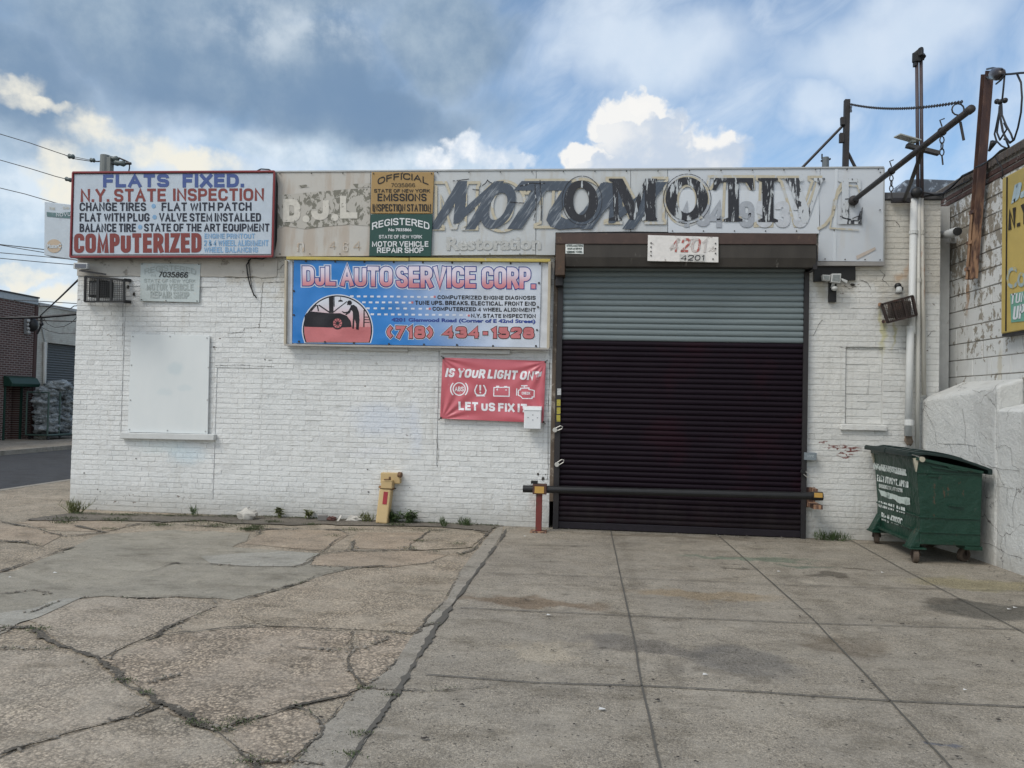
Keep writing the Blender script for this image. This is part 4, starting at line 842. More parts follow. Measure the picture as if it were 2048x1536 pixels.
letters(rg, P_black, [('7035866', 316, 543, 377, 554, 1.5, dict(bold=.03, shear=.2))], planeY(YR-.008), name='handwritten_number')
screws([(284, 528), (341, 525.5), (398, 529), (283, 599), (332, 601), (394, 602)], YR-.003, rg, M_screw, .007, 'screw_heads')

# ---- main banner
YN = D-.10
bn = thing('banner', 'large blue and white auto service vinyl banner in a wooden frame beside the door', 'banner', FY(836, 690, YN))
P_wood = pm('painted timber frame', (.47, .42, .33), .7, var=.2, dirt=(.30, .25, .19), dirtlev=.60, dscale=14)
P_yel = pm('yellow painted batten', (.50, .40, .11), .6, var=.15, dirt=(.45, .42, .33), dirtlev=.60, dscale=12)
mb = MB(); panel(mb, [(573, 520), (1101, 523), (1098, 697), (571, 689)], YN+.045, D-.012); mb.build('backing_board', pm('white backing board', (.62, .66, .72), .5, var=.1), bn)
mb = MB(); panel(mb, [(1081, 523), (1101, 523.5), (1098, 696), (1078, 695.5)], YN+.02, YN+.044); panel(mb, [(572, 523), (585, 523), (584, 688), (570, 687.5)], YN+.02, YN+.044); mb.build('frame_side', pm('white painted frame', (.60, .62, .65), .6, dirt=(.5, .46, .4), dirtlev=.62), bn, bevel=.004)
mb = MB(); mb.bar(FY(1099.5, 523, YN), FY(1096.5, 697, YN), .035, .05); mb.bar(FY(573, 521, YN), FY(571, 689, YN), .03, .05); mb.build('frame_edge', P_wood, bn, bevel=.004)
mb = MB(); mb.bar(FY(570, 690, YN), FY(1098, 698, YN), .05, .022); mb.build('bottom_rail', pm('grey aluminium rail', (.40, .38, .35), .5), bn, bevel=.003)
mb = MB(); mb.bar(FY(574, 516.5, YN), FY(818, 519.5, YN), .05, .040); mb.bar(FY(820, 519, YN), FY(1101, 521.5, YN), .05, .040); mb.build('yellow_batten', P_yel, bn, bevel=.004)
VIN = [(588, 520.5), (1083, 525.5), (1078, 695), (584.5, 686)]
def vuv(px, py):
    u = (px-588)/495; return u, (py-521-5*u)/167
def wr(px, py):                       # slack of the vinyl: pulls from the nailed edges
    u, v = vuv(px, py); a = 0
    for k in range(11):
        gx = k/10; dx = u-gx; a += .012*math.exp(-(dx*9-(v-1)*1.6*(gx-.45))**2*9)*max(0, v-.55)*1.6
        a += .008*math.exp(-(dx*10-v*1.2*(.5-gx))**2*12)*max(0, .35-v)*2
    return .016*noise.noise(Vector((u*7, v*2.6, 1.7))) + .008*noise.noise(Vector((u*19, v*7, 5))) + a*.8
def vinylpt(off): return lambda px, py: FY(px, py, YN+.010-wr(px, py)-off)
def refine(mb, step=.05):             # cut printed shapes so that they follow the folds
    bm = bmesh.new(); vs = [bm.verts.new(v) for v in mb.v]
    for f in mb.f:
        try: bm.faces.new([vs[i] for i in f])
        except ValueError: pass
    xs = [v.x for v in mb.v]; zs = [v.z for v in mb.v]
    for k in range(int((max(xs)-min(xs))/step)+1):
        bmesh.ops.bisect_plane(bm, geom=bm.verts[:]+bm.edges[:]+bm.faces[:], plane_co=(min(xs)+k*step+.013, 0, 0), plane_no=(1, 0, 0))
    for k in range(int((max(zs)-min(zs))/step)+1):
        bmesh.ops.bisect_plane(bm, geom=bm.verts[:]+bm.edges[:]+bm.faces[:], plane_co=(0, 0, min(zs)+k*step+.013), plane_no=(0, 0, 1))
    bm.verts.index_update(); mb.v = [v.co.copy() for v in bm.verts]; mb.f = [tuple(v.index for v in f.verts) for f in bm.faces]; mb.tone = [1.0]*len(mb.v); bm.free(); return mb
def drape(mb, wfun, y, off, inv):     # shape laid flat on plane y, then pushed to the folds
    refine(mb)
    for v in mb.v: v.y = y - wfun(*inv(v)) - off
    return mb
def invY(y):                          # world point on plane y back to photo survey coordinates
    def f(v):
        d = Vector((v.x, y, v.z-CAMZ)); z = d.dot(fwd); return 1024+F_PX*d.dot(rgt)/z, 768-F_PX*d.dot(upv)/z
    return f
YV = YN+.010; iv = invY(YV); pv = planeY(YV)
def gridsheet(quad, nx, ny, wfun, y, name, mat, parent, off=0):
    mb = MB()
    for j in range(ny+1):
        for i in range(nx+1):
            a = lerp(quad[0], quad[1], i/nx); b = lerp(quad[3], quad[2], i/nx); p = lerp(a, b, j/ny); mb.v.append(FY(*p, y-wfun(*p)-off)); mb.tone.append(1.0)
    for j in range(ny):
        for i in range(nx):
            k = j*(nx+1)+i; mb.f.append((k, k+nx+1, k+nx+2, k+1))
    return mb.build(name, mat, parent, smooth=True, fixn=False)
m, q = newmat('blue to white printed vinyl'); p = q.pos
sx_ = q.node('ShaderNodeSeparateXYZ', {0: p}); X_, Z_ = sx_.outputs[0], sx_.outputs[2]
a = FY(588, 600, YV).x; b = FY(1083, 600, YV).x
u = q.m('DIVIDE', q.m('SUBTRACT', X_, a), b-a); zc0 = FY(840, 690, YV).z; zc1 = FY(840, 522, YV).z
v_ = q.m('DIVIDE', q.m('SUBTRACT', Z_, zc0), zc1-zc0)
f = q.m('ADD', u, q.m('MULTIPLY', v_, .22))
c = q.mix(q.ss(f, .42, .98), (.014, .180, .52), (.54, .585, .66)); c = q.mix(q.m('MULTIPLY', q.ss(f, .05, .35, 1, 0), .25), c, (.010, .14, .46))
q.set(q.b.inputs['Base Color'], c); q.b.inputs['Roughness'].default_value = .35; bump(q, q.noise(p, 12, 4), .12, .01)
gridsheet(VIN, 150, 54, wr, YV, 'vinyl', m, bn)
m, q = newmat('pink fade print'); p = q.pos; Z_ = q.node('ShaderNodeSeparateXYZ', {0: p}).outputs[2]
z0_, z1_ = FY(840, 578, YV).z, FY(840, 536, YV).z
c = q.mix(q.ss(q.m('DIVIDE', q.m('SUBTRACT', Z_, z0_), z1_-z0_), .1, .85), (.56, .20, .23), (.66, .60, .70)); q.set(q.b.inputs['Base Color'], c); q.b.inputs['Roughness'].default_value = .35; P_pink = m
P_bnavy = paint('navy print', (.030, .060, .26)); P_salm = paint('salmon print', (.52, .165, .175)); P_halo = paint('pale halo print', (.62, .66, .74))
words = (('DJL', 604, 532, 673, 572, .5), ('AUTO', 681, 532, 786, 573, 1), ('SERVICE', 792, 532.5, 953, 576, 1), ('CORP.', 963, 534, 1072, 578, .5))
for off, gx, mat, nm in ((.0015, 4.4, P_halo, 'title_halo'), (.0035, 2.6, P_bnavy, 'title_outline'), (.0055, .7, P_pink, 'title_letters')):
    mb = MB()
    for w, x0_, yt, x1_, yb, dr_ in words: txt(mb, w, x0_+1.5, yt+1.2, x1_-1.5, yb-1.6, dr_, pv, wt=.172, grow=gx)
    drape(mb, wr, YV, off, iv).build(nm, mat, bn, fixn=False)
for off, gx, mat, nm in ((.0015, 2.9, P_halo, 'number_halo'), (.0035, 1.7, P_black, 'number_outline'), (.0055, .3, P_salm, 'number_digits')):
    mb = MB(); txt(mb, '(718)', 774, 652, 866, 676, 1, pv, wt=.26, grow=gx); txt(mb, '434-1528', 886, 653.5, 1068, 675, 2, pv, wt=.285, grow=gx)
    drape(mb, wr, YV, off, iv).build(nm, mat, bn, fixn=False)
mb = MB()
for w, x0_, yt, yb, d_ in (('COMPUTERIZED ENGINE DIAGNOSIS', 875, 590.5, 598.5, 1.5), ('TUNE UPS. BREAKS. ELECTICAL. FRONT END', 830, 601, 609.5, 2.5), ('COMPUTERIZED 4 WHEEL ALIGNMENT', 865, 613.5, 621.5, 2.5), ('N.Y. STATE INSPECTION', 942, 627, 635, 1.5)):
    txt(mb, w, x0_, yt, 1071.5, yb, d_, pv, wt=.23)
drape(mb, wr, YV, .002, iv).build('service_list', P_black, bn, fixn=False)
mb = MB(); txt(mb, '4201 Glenwood Road (Corner of E 42nd Street)', 783, 635.5, 1071, 643, 3.5, pv, bold=.045)
drape(mb, wr, YV, .002, iv).build('address_line', P_bnavy, bn, fixn=False)
mb = MB()
for y_, xs_ in ((592.5, (703, 864, 13)), (604.5, (727, 820, 8)), (616.5, (735, 855, 9)), (628.5, (744, 935, 15))):
    n_ = xs_[2]
    for i in range(n_):
        x_ = xs_[0]+(xs_[1]-xs_[0])*i/(n_-1); inpx(mb, fill2d([(x_-3, y_-1.8), (x_+4, y_-1.8), (x_+4, y_+1.8), (x_-3, y_+1.8)]), pv); y_ += .12
drape(mb, wr, YV, .0015, iv).build('dashes', P_halo, bn, fixn=False)
mb = MB()
for a, b in ((869.5, 593.5), (824.5, 604.8), (859.5, 617.3), (937.5, 631)): inpx(mb, fill2d(circ(a, b, 2.4, n=14)), pv)
drape(mb, wr, YV, .002, iv).build('bullets', P_salm, bn, fixn=False)
# round emblem: mechanic leaning over a car in a garage
Zx = lambda *pts: [(570+x/3.793, 500+y/3.793) for x, y in pts]
def disc(r): return Zx(*[(399+r*cos(t_), 606-r*sin(t_)) for t_ in [pi+.38-(pi+.76)*i/60 for i in range(61)]])
m, q = newmat('emblem background print'); p = q.pos; Z_ = q.node('ShaderNodeSeparateXYZ', {0: p}).outputs[2]
za, zb2 = FY(675, 652, YV).z, FY(675, 600, YV).z
q.set(q.b.inputs['Base Color'], q.mix(q.ss(Z_, za, zb2), (.58, .26, .27), (.62, .65, .72))); q.b.inputs['Roughness'].default_value = .35; P_emb = m
P_sil = paint('black silhouette print', (.010, .009, .014))
layers = [(.001, P_halo, 'emblem_ring', [[disc(270)]]), (.002, P_sil, 'emblem_outline', [[disc(262)]]), (.003, P_emb, 'emblem_background', [[disc(252)]]),
  (.004, P_salm, 'emblem_floor', [[Zx((150, 584), (648, 584), (651, 606), (650, 640), (640, 690), (634, 698), (164, 698), (152, 650), (148, 606))]]),
  (.005, P_sil, 'emblem_car', [[Zx((150,500),(165,480),(190,465),(340,480),(420,480),(470,500),(500,540),(508,585),(440,588),(330,588),(150,582))], [Zx((335,352),(368,350),(368,478),(335,478))], [Zx((240,418),(250,416),(258,464),(249,464))], [Zx((252,420),(260,414),(342,470),(334,476))], [Zx((190,462),(236,414),(242,418),(200,464))],
     [Zx((404,392),(408,382),(422,377),(436,382),(440,392))], [Zx((421,350),(424,350),(424,378),(421,378))], [Zx((366,468),(468,388),(472,392),(370,474))], [Zx((370,355),(376,355),(377,430),(370,430))], [Zx((595,455),(604,455),(603,585),(594,585))], [Zx((604,505),(636,506),(636,512),(604,511))], [Zx((604,525),(640,526),(640,532),(604,531))], [Zx((604,545),(642,546),(642,552),(604,551))]]),
  (.006, P_sil, 'emblem_mechanic', [[Zx(*[(490+17*cos(t_), 400+18*sin(t_)) for t_ in [2*pi*i/18 for i in range(18)]])], [Zx((470,410),(480,402),(484,412),(474,417))], [Zx((498,420),(520,415),(545,432),(560,470),(565,530),(560,606),(540,602),(541,560),(528,520),(524,598),(512,596),(516,510),(514,470),(500,448))], [Zx((500,424),(512,436),(492,476),(464,494),(458,488),(480,468))], [Zx((502,440),(508,452),(478,478),(448,480),(432,468),(436,464),(452,472),(474,468))]]),
  (.0065, P_sil, 'emblem_wheel', [[Zx(*[(400+45*cos(t_), 556+47*sin(t_)) for t_ in [2*pi*i/30 for i in range(30)]])]]),
  (.0075, P_salm, 'emblem_hub', [[Zx(*[(400+r*cos(t_), 556+r*1.05*sin(t_)) for r, t_ in ((10, a0), (35, a0-.28), (35, a0+.28))])] for a0 in [2*pi*i/9 for i in range(9)]])]
for off, mat, nm, shapes in layers:
    mb = MB()
    for sh in shapes: inpx(mb, fill2d(*sh), pv)
    drape(mb, wr, YV, off, iv).build(nm, mat, bn, fixn=False)
gpts = [(612+58.5*i, 522.5+.6*i) for i in range(9)]+[(1078, 566), (1076, 614), (1074, 660), (1072, 692), (598, 683), (650, 684), (708, 686), (778, 688), (848, 689), (914, 690), (986, 692), (588, 582), (588, 630)]
mb = MB()
for a, b in gpts:
    p = FY(a, b, YV-wr(a, b)-.002); mb.tube([p, p+Vector((0, -.008, 0))], .013, 10)
mb.build('grommets', M_screw, bn)
# ---- red banner
YRd = D-.05
rb = thing('banner', 'red vinyl banner asking is your light on, tied at its corners under the big banner', 'banner', FY(985, 840, YRd))
RQ = [(885, 715), (1092, 722), (1087, 846), (880, 837)]
def wr2(px, py):
    u = (px-884)/206; v = (py-716-8*u)/122; a = 0
    for cx, cy in ((0, 0), (1, 0), (0, 1), (1, 1)):
        dx, dy = (u-cx)*1.7, v-cy; r = sqrt(dx*dx+dy*dy)+1e-4; th = atan2(dy, dx)
        a += .011*sin(th*15+cx*2+cy)*math.exp(-r*1.5)*min(1, r*5)
    return a + .008*noise.noise(Vector((u*5, v*4, 2)))
YW = YRd; iv2 = invY(YW); pw = planeY(YW)
m, q = newmat('faded red vinyl'); p = q.pos
c = q.mix(q.noise(p, 3, 5), (.47, .090, .120), (.55, .14, .165)); c = q.mix(q.m('MULTIPLY', q.ss(q.noise(p, 18, 8, .65), .62, .70), .5), c, (.55, .30, .30))
q.set(q.b.inputs['Base Color'], c); q.b.inputs['Roughness'].default_value = .33; P_red = m
gridsheet(RQ, 120, 70, wr2, YW, 'vinyl', P_red, rb)
P_rw = worn('chipped white print', (.62, .62, .65), (.50, .22, .23), .66, 22)
mb = MB(); txt(mb, 'IS YOUR LIGHT ON?', 890, 736, 1084, 754, 7, pw, bold=.07, shear=.2, space=.98); txt(mb, 'LET US FIX IT', 917, 803, 1054, 820, 5, pw, bold=.075)
for w in (mb,): drape(w, wr2, YW, .002, iv2).build('slogan', P_rw, rb, fixn=False)
mb = MB(); St = lambda pts, w, cl_=False: inpx(mb, stroke2d(pts, w, cl_), pw)
St(circ(918.5, 778, 12, 12.5), 2.2, True); St(circ(918.5, 778, 17, 17, 12, radians(135), radians(225)), 2.4); St(circ(918.5, 778, 17, 17, 12, radians(-45), radians(45)), 2.4)
txt(mb, 'ABS', 909.5, 773, 927.5, 782.5, .3, pw, bold=.04)
St([(954.5, 769.5), (952, 774), (949.5, 781), (951, 787), (955, 790.5), (966, 790.5), (970.5, 787), (972, 781), (969.5, 774), (967, 770)], 2.6); St([(952, 791.8), (970, 791.8)], 2.0)
inpx(mb, fill2d([(958.5, 770), (962.5, 770), (962, 782), (959, 782)]), pw); inpx(mb, fill2d(circ(960.5, 785, 1.8, n=10)), pw)
St([(988, 775), (1018.5, 774.5), (1018.5, 792.5), (987.5, 792)], 2.0, True); inpx(mb, fill2d([(992, 771.5), (998.5, 771.5), (998.5, 773.8), (992, 773.8)]), pw); inpx(mb, fill2d([(1008, 772), (1014.5, 772), (1014.5, 773.5), (1008, 773.5)]), pw)
St([(992.5, 779.5), (997.5, 779.5)], 1.3); St([(995, 777), (995, 779.0)], 1.3); St([(995, 780), (995, 782)], 1.3); St([(1010.5, 780), (1014, 780)], 1.4)
St([(1041, 776.5), (1058, 776), (1058, 779), (1062, 779.5), (1068.5, 781), (1068, 794), (1064, 794), (1064, 797), (1045, 797), (1042, 793), (1036.5, 790.5), (1037, 780.5), (1041, 779.5)], 2.0, True)
St([(1042, 771.5), (1055, 771.5)], 2.2); St([(1048.5, 772.8), (1048.5, 775)], 2.4); St([(1033.5, 777), (1033, 791)], 2.0); St([(1034.8, 784), (1036, 784)], 2.0)
txt(mb, 'CHECK', 1043.5, 783.5, 1060.5, 789, .4, pw, bold=.04)
drape(mb, wr2, YW, .002, iv2).build('warning_symbols', P_rw, rb, fixn=False)
mb = MB()
for a, b in ((887, 716), (1091, 724), (1087, 844), (882, 836)):
    p = FY(a, b, YW-.012); mb.tube([p, p+Vector((0, -.008, 0))], .014, 10); mb.tube([p, FY(a+(4 if a > 1000 else -5), b+(-4 if b < 780 else 4), D-.006)], .005, 5)
mb.build('grommets', M_screw, rb)
# ---- mailbox
ml = thing('mailbox', 'white wall mailbox hung over the lower right corner of the red banner', 'mailbox', FY(1065, 858, D-.12))
x0_, x1_, z0_, z1_ = rectpx(1048, 812, 1082, 858, D-.17)
mb = MB(); mb.box(x0_, x1_, D-.17, D-.06, z0_, z1_-.05); mb.build('box', M_wht, ml, bevel=.008)
mb = MB(); mb.prism([(x0_-.004, D-.06, z1_), (x0_-.004, D-.165, z1_-.012), (x0_-.004, D-.178, z1_-.055), (x0_-.004, D-.06, z1_-.051)], (x1_-x0_+.008, 0, 0)); mb.build('lid', M_wht, ml, bevel=.003)
mb = MB(); pm_ = planeY(D-.1725)
for a, b in ((1065.5, 830), (1056, 835), (1075, 835.5), (1065.5, 840)): inpx(mb, fill2d([(a-1.3, b-.8), (a+1.3, b-.8), (a+1.3, b+.8), (a-1.3, b+.8)]), pm_)
mb.build('printed_marks', paint('grey marks', (.25, .27, .3)), ml, fixn=False)
# ---- house number board on the hood, hood sticker plate
YB2 = YH-.03
nb = plate('number_board', 'dented white board with red and black 4201 numbers on the shutter hood', [(1296, 470), (1437, 474), (1437, 525), (1295, 522)], YB2, worn('scratched white sheet', (.55, .53, .51), (.38, .35, .33), .60, 9), .012)
letters(nb, worn('scratched red paint', (.30, .07, .055), (.52, .48, .46), .50, 12, (1.5, 1, .6)), [('4201', 1338, 476, 1416, 504, 1, dict(bold=.03, shear=.15, space=1.25))], planeY(YB2-.004), name='red_numerals')
letters(nb, P_black, [('4201', 1361, 510, 1409, 521, 0, dict(bold=.02, space=1.45, shear=.12))], planeY(YB2-.008), name='black_numerals')
mb = MB()
for a in (1361, 1375, 1389, 1400): inpx(mb, fill2d([(a-1.5, 508), (a+10, 509), (a+9.5, 523), (a-2, 522)]), planeY(YB2-.0045 - (a % 3)*.0006))
mb.build('number_decals', paint('clear decal', (.56, .55, .53)), nb, fixn=False)
screws([(1302, 486), (1302, 494), (1302, 503), (1302, 511), (1431, 487), (1431, 497), (1431, 507), (1426, 518)], YB2-.003, nb, M_screw, .009, 'screw_heads')
st = plate('sticker', 'worn white steel company sticker at the left end of the shutter hood', [(1131, 488), (1167, 487), (1167, 508), (1131, 507)], YH-.006, worn('worn white sticker', (.58, .60, .58), (.14, .12, .10), .66, 14), .004)
letters(st, paint('green black print', (.02, .045, .04)), [('STEELMASTERS', 1133, 489, 1166, 493.5, 0), ('SALES and SERVICE', 1135, 495.5, 1164, 499, 0), ('1(888)97-STEEL', 1133, 501.5, 1165, 506, 0)], planeY(YH-.009), bold=.05)
# ---- battens under the banner
for q4, lab in (([(678, 692), (815, 695), (815, 703), (678, 700)], 'white timber batten screwed under the left half of the big banner'), ([(881, 698), (1020, 700), (1019, 708), (880, 706)], 'white timber batten screwed above the red banner')):
    mb = MB(); panel(mb, q4, D-.05, D-.006); o = mb.build('batten', pm('white painted batten', (.58, .59, .58), .7, var=.15, dirt=(.4, .36, .3), dirtlev=.62), bevel=.004); tag(o, lab, 'batten', 'battens under the banner')
# ------------------------------------------------------------------ neighbouring block building on the right
XU = 4.55
nbld = thing('block_building', 'taller neighbouring building of flaking white concrete blocks with a brick coping, right edge', 'building', (XU+2, 9, 0))
zTop = FX(1958, 333, XU).z; zCop = FX(1958, 352, XU).z; zRed = FX(1958, 378, XU).z; zPl = FX(1950, 761, XU).z
def blockmat(name, thr=0.0):
    m, q = newmat(name); p = q.pos
    tone = q.node('ShaderNodeAttribute', attribute_name='tone').outputs['Fac']; n1 = q.noise(p, 2.5, 6, .6)
    white = q.mix(n1, (.56, .57, .565), (.68, .68, .66)); bare = q.mix(q.noise(p, 9, 6, .6), (.21, .185, .15), (.33, .30, .25))
    z = q.node('ShaderNodeSeparateXYZ', {0: p}).outputs[2]
    lev = q.m('ADD', q.m('SUBTRACT', q.m('ADD', .572, thr), q.ss(z, 2.1, 4.3, 0, .12)), q.m('MULTIPLY', q.m('SUBTRACT', q.noise(p, 1.6, 4, .6), .5), -.42))
    lev = q.m('ADD', lev, q.m('MULTIPLY', q.m('SUBTRACT', tone, 1.0), 1.1))
    fl = q.noise(q.scl(p, (1, 1, .75)), 11, 9, .68, .3)
    c = q.mix(q.ss(fl, lev, q.m('ADD', lev, .02)), white, bare)
    c = q.mix(q.m('MULTIPLY', q.ss(q.noise(q.scl(p, (1, 1, .15)), 8, 7, .65), .52, .72), .5), c, q.mix(1.0, c, (.55, .53, .49), 'MULTIPLY'))
    for a, b, ry, rz, cc, k in ((1935, 590, .05, .35, (.35, .20, .10), .7), (2000, 730, .06, .25, (.42, .36, .22), .45)):
        c = q.mix(q.m('MULTIPLY', q.blob(q.v('ADD', p, q.v('SCALE', q.v('SUBTRACT', q.ncol(p, 7, 5), (.5, .5, .5)), scale=.12)), FX(a, b, XU), (2, ry, rz)), k), c, cc)
    q.set(q.b.inputs['Base Color'], c); q.b.inputs['Roughness'].default_value = .75; bump(q, q.m('ADD', q.noise(p, 45, 6, .7), q.m('MULTIPLY', fl, .8)), .6, .012); return m
M_block = blockmat('flaking white block'); M_redb = blockmat('dark red brick under old white paint', -.16)
M_redbk = pm('old dark red brick', (.085, .048, .040), .85, var=.4, dirt=(.50, .49, .47), dirtlev=.60, dscale=9, bmp=.5)
M_cope = pm('grey brown brick coping', (.105, .088, .078), .85, var=.35, scale=14, dirt=(.16, .13, .12), dirtlev=.6, bmp=.5)
M_grout = pm('grey mortar', (.27, .25, .22), .9, var=.3, bmp=.4)
Y0, Y1 = 2.5, 10.6
mb = MB(); bricks(mb, (XU, Y1, 0), (0, -1, 0), (-1, 0, 0), 0, Y1-Y0, 0, zRed, L=.405, H=.203, gap=.008, hg=.014, proud=.002, bev=.005, bond=0, jit=.003); mb.build('block_wall', M_block, nbld)
mb = MB(); bricks(mb, (XU, Y1, 0), (0, -1, 0), (-1, 0, 0), 0, Y1-Y0, zRed, zCop-.002, gap=.012, hg=.010, proud=.003, bond=0); mb.build('brick_courses', M_redbk, nbld)
mb = MB(); bricks(mb, (XU, Y1, 0), (0, -1, 0), (-1, 0, 0), 0, Y1-Y0, zCop, zTop-.01, L=.076, H=zTop-zCop, gap=.010, hg=.008, proud=.035, bond=0, jit=.006, bev=.01); mb.build('coping', M_cope, nbld)
mb = MB(); mb.box(XU+.008, XU+.3, Y0, Y1, 0, zTop-.016); mb.box(XU+.3, XU+6, Y1-.3, Y1, 0, zTop-.02); mb.box(XU+.3, XU+6, Y0, Y0+.3, 0, zTop-.02); mb.box(XU-.02, XU+.2, Y0+.01, Y1-.01, zTop-.015, zTop-.005); mb.build('wall_core', M_grout, nbld)
mb = MB(); mb.box(XU+.31, XU+6, Y0+.31, Y1-.31, zTop-.4, zTop-.25); mb.build('roof', M_roof, nbld)
mb = MB(); mb.box(XR+.004, XU-.02, D+.35, Y1, 0, zTop-.3); mb.build('gap_filler', M_side, nbld)
# tarred raised parapet behind the corner
mb = MB(); mb.prism([FY(a, b, 11.2) for a, b in ((1797, 378), (1812, 359), (1840, 357), (1915, 360), (1915, 395), (1797, 395))], (0, .5, 0))
mb.build('tarred_parapet', pm('tarry silver parapet', (.10, .115, .14), .7, var=.4, dirt=(.34, .40, .47), dirtlev=.50, dscale=5), nbld, bevel=.02)
# rendered plinth in two heights
def onseg(px, py, a, b):
    a = Vector((a[0], a[1], 0)); b = Vector((b[0], b[1], 0)); n = (b-a).cross(Vector((0, 0, 1))); r = ray(px, py); o = Vector((0, 0, CAMZ))
    return o + r*((a-o).dot(n)/r.dot(n))
A0, A1, A2, A3 = (4.05, D-.006), (4.24, 8.72), (4.30, 7.95), (4.42, 6.0)
pA_ = onseg(1994, 770, A1, A2); yS = pA_.y; xS = pA_.x; zF1 = FY(1843, 796, D-.01).z; zF1b = pA_.z; zB1 = zPl
zF2 = onseg(1996, 817, A1, A2).z; zB2 = zF2+.06
m, q = newmat('cracked white render'); p = q.pos
n1 = q.noise(p, 1.8, 6, .6); c = q.mix(n1, (.53, .535, .52), (.645, .65, .63))
c = q.mix(q.m('MULTIPLY', q.ss(q.noise(q.scl(p, (1, 1, .25)), 4, 7, .65), .5, .72), .45), c, (.42, .41, .385))
z = q.node('ShaderNodeSeparateXYZ', {0: p}).outputs[2]
c = q.mix(q.m('MULTIPLY', q.ss(q.m('ADD', z, q.m('MULTIPLY', q.noise(p, 6, 6), .5)), .60, .25), .55), c, (.36, .34, .30))
fl = q.noise(p, 16, 8, .65); c = q.mix(q.ss(fl, .70, .72), c, (.33, .32, .30))
ve = q.node('ShaderNodeTexVoronoi', {'Vector': q.v('ADD', p, q.v('SCALE', q.ncol(p, 5, 4), scale=.22)), 'Scale': 1.9}, feature='DISTANCE_TO_EDGE').outputs['Distance']
c = q.mix(q.m('MULTIPLY', q.ss(ve, .010, .003), q.ss(q.noise(p, 1.3, 3), .46, .56)), c, (.20, .19, .18))
q.set(q.b.inputs['Base Color'], c); q.b.inputs['Roughness'].default_value = .8; bump(q, q.m('ADD', q.m('MULTIPLY', q.noise(p, 3, 6, .65), 1.6), q.m('MULTIPLY', q.noise(p, 40, 6, .72), .6)), .85, .03); M_rend = m
def lump(pts_bot, ztf, ztb, name):
    bm = MB(); fr = [Vector((x, y, 0)) for x, y in pts_bot]; n = len(fr)
    for i, p in enumerate(fr):
        zt = ztf[0]+(ztf[1]-ztf[0])*i/(n-1)
        bm.v += [p, Vector((p.x, p.y, zt-.03)), Vector((p.x+.03, p.y, zt)), Vector((XU-.0, p.y, ztb)), Vector((XU-.0, p.y, 0))]; bm.tone += [1]*5
    for i in range(n-1):
        for k in range(4): bm.f.append((5*i+k, 5*i+k+1, 5*i+5+k+1, 5*i+5+k))
    bm.f += [(0, 1, 2, 3, 4), tuple(5*(n-1)+k for k in (4, 3, 2, 1, 0))]
    o = bm.build(name, M_rend, nbld)
    md = o.modifiers.new('b', 'BEVEL'); md.width = .035; md.segments = 3; md.limit_method = 'ANGLE'; md.angle_limit = radians(25)
    return o
f_ = lambda a, b, t_: (a[0]+(b[0]-a[0])*t_, a[1]+(b[1]-a[1])*t_)
lump([A0, f_(A0, A1, .33), f_(A0, A1, .66), A1, (xS, yS)], (zF1, zF1b), zB1, 'plinth')
lump([(xS+.006, yS-.002), A2, A3, (4.5, 2.5)], (zF2, zF2), zB2, 'plinth')
mb = MB()
for pts, sg in (([(1845, 800), (1858, 835), (1870, 855), (1874, 890)], 0), ([(1926, 818), (1931, 850), (1931, 888)], 0), ([(1877, 887), (1930, 889), (1990, 899)], 0), ([(1939, 890), (1939, 915)], 0), ([(1900, 889), (1907, 910)], 0), ([(1992, 773), (1994, 820), (1994, 900)], 1), ([(1980, 797), (1992, 815)], 1),
     ([(1991, 896), (2010, 891), (2023, 896), (2025, 930), (2040, 938)], 1), ([(1994, 935), (2005, 965), (2010, 970)], 1), ([(1992, 998), (1993, 972), (2012, 974), (2040, 978)], 1), ([(2034, 975), (2026, 1020), (2028, 1055), (2015, 1050)], 1), ([(2016, 975), (2015, 1010)], 1), ([(1975, 932), (1995, 937), (2040, 942)], 1), ([(1963, 1083), (1985, 1090), (2010, 1105), (2046, 1118)], 1), ([(1995, 1000), (1980, 1012), (1985, 1016)], 1), ([(2011, 1060), (2012, 1095)], 1), ([(1945, 781), (1960, 784), (1972, 781)], 1)):
    ab = ((A0, A1), (A1, A2))[sg]
    P_ = [onseg(a, b, *ab)+Vector((-.006, -.001, 0)) for a, b in pts]
    fine = []
    for a, b in zip(P_, P_[1:]):
        for k in range(4): fine.append(a.lerp(b, k/4)+Vector((0, random.uniform(-.008, .008), random.uniform(-.008, .008))))
    fine.append(P_[-1]); w = random.uniform(.0012, .0024)
    for a, b in zip(fine, fine[1:]):
        d = (b-a).normalized(); nn = Vector((-1, 0, 0)).cross(d)*w*random.uniform(.5, 1.2); mb.add([a+nn, a-nn, b-nn, b+nn], [(0, 1, 2, 3)])
mb.build('render_cracks', pm('crack shadow gap', (.05, .045, .04), .9), nbld)
# yellow sign on that wall
XY = XU-.10
ys = thing('sign', 'mustard yellow hand painted service sign cut off by the right edge of the photo', 'sign', FX(2030, 665, XY))
mb = MB(); q4 = [FX(a, b, XY) for a, b in ((2004, 357), (2052, 325), (2052, 661), (2001, 671))]; yb_ = q4[0].y; yc_ = yb_-1.9; z0_, z1_ = FX(2002, 668, XY).z, FX(2004, 357, XY).z
mb.box(XY, XU-.012, yc_, yb_, z0_, z1_); P_must = paint('mustard sign paint', (.50, .375, .115), (.42, .36, .20), .62); mb.build('board', P_must, ys, bevel=.012)
mb = MB(); mb.box(XY-.012, XY-.001, yb_-.115, yb_-.105, z0_+.02, z1_-.02); mb.box(XY-.004, XU-.014, yc_, yb_-.03, z0_-.03, z0_-.002); mb.build('seam', M_dkst, ys)
px_ = lambda o_: (lambda a, b: FX(a, b, XY-o_))
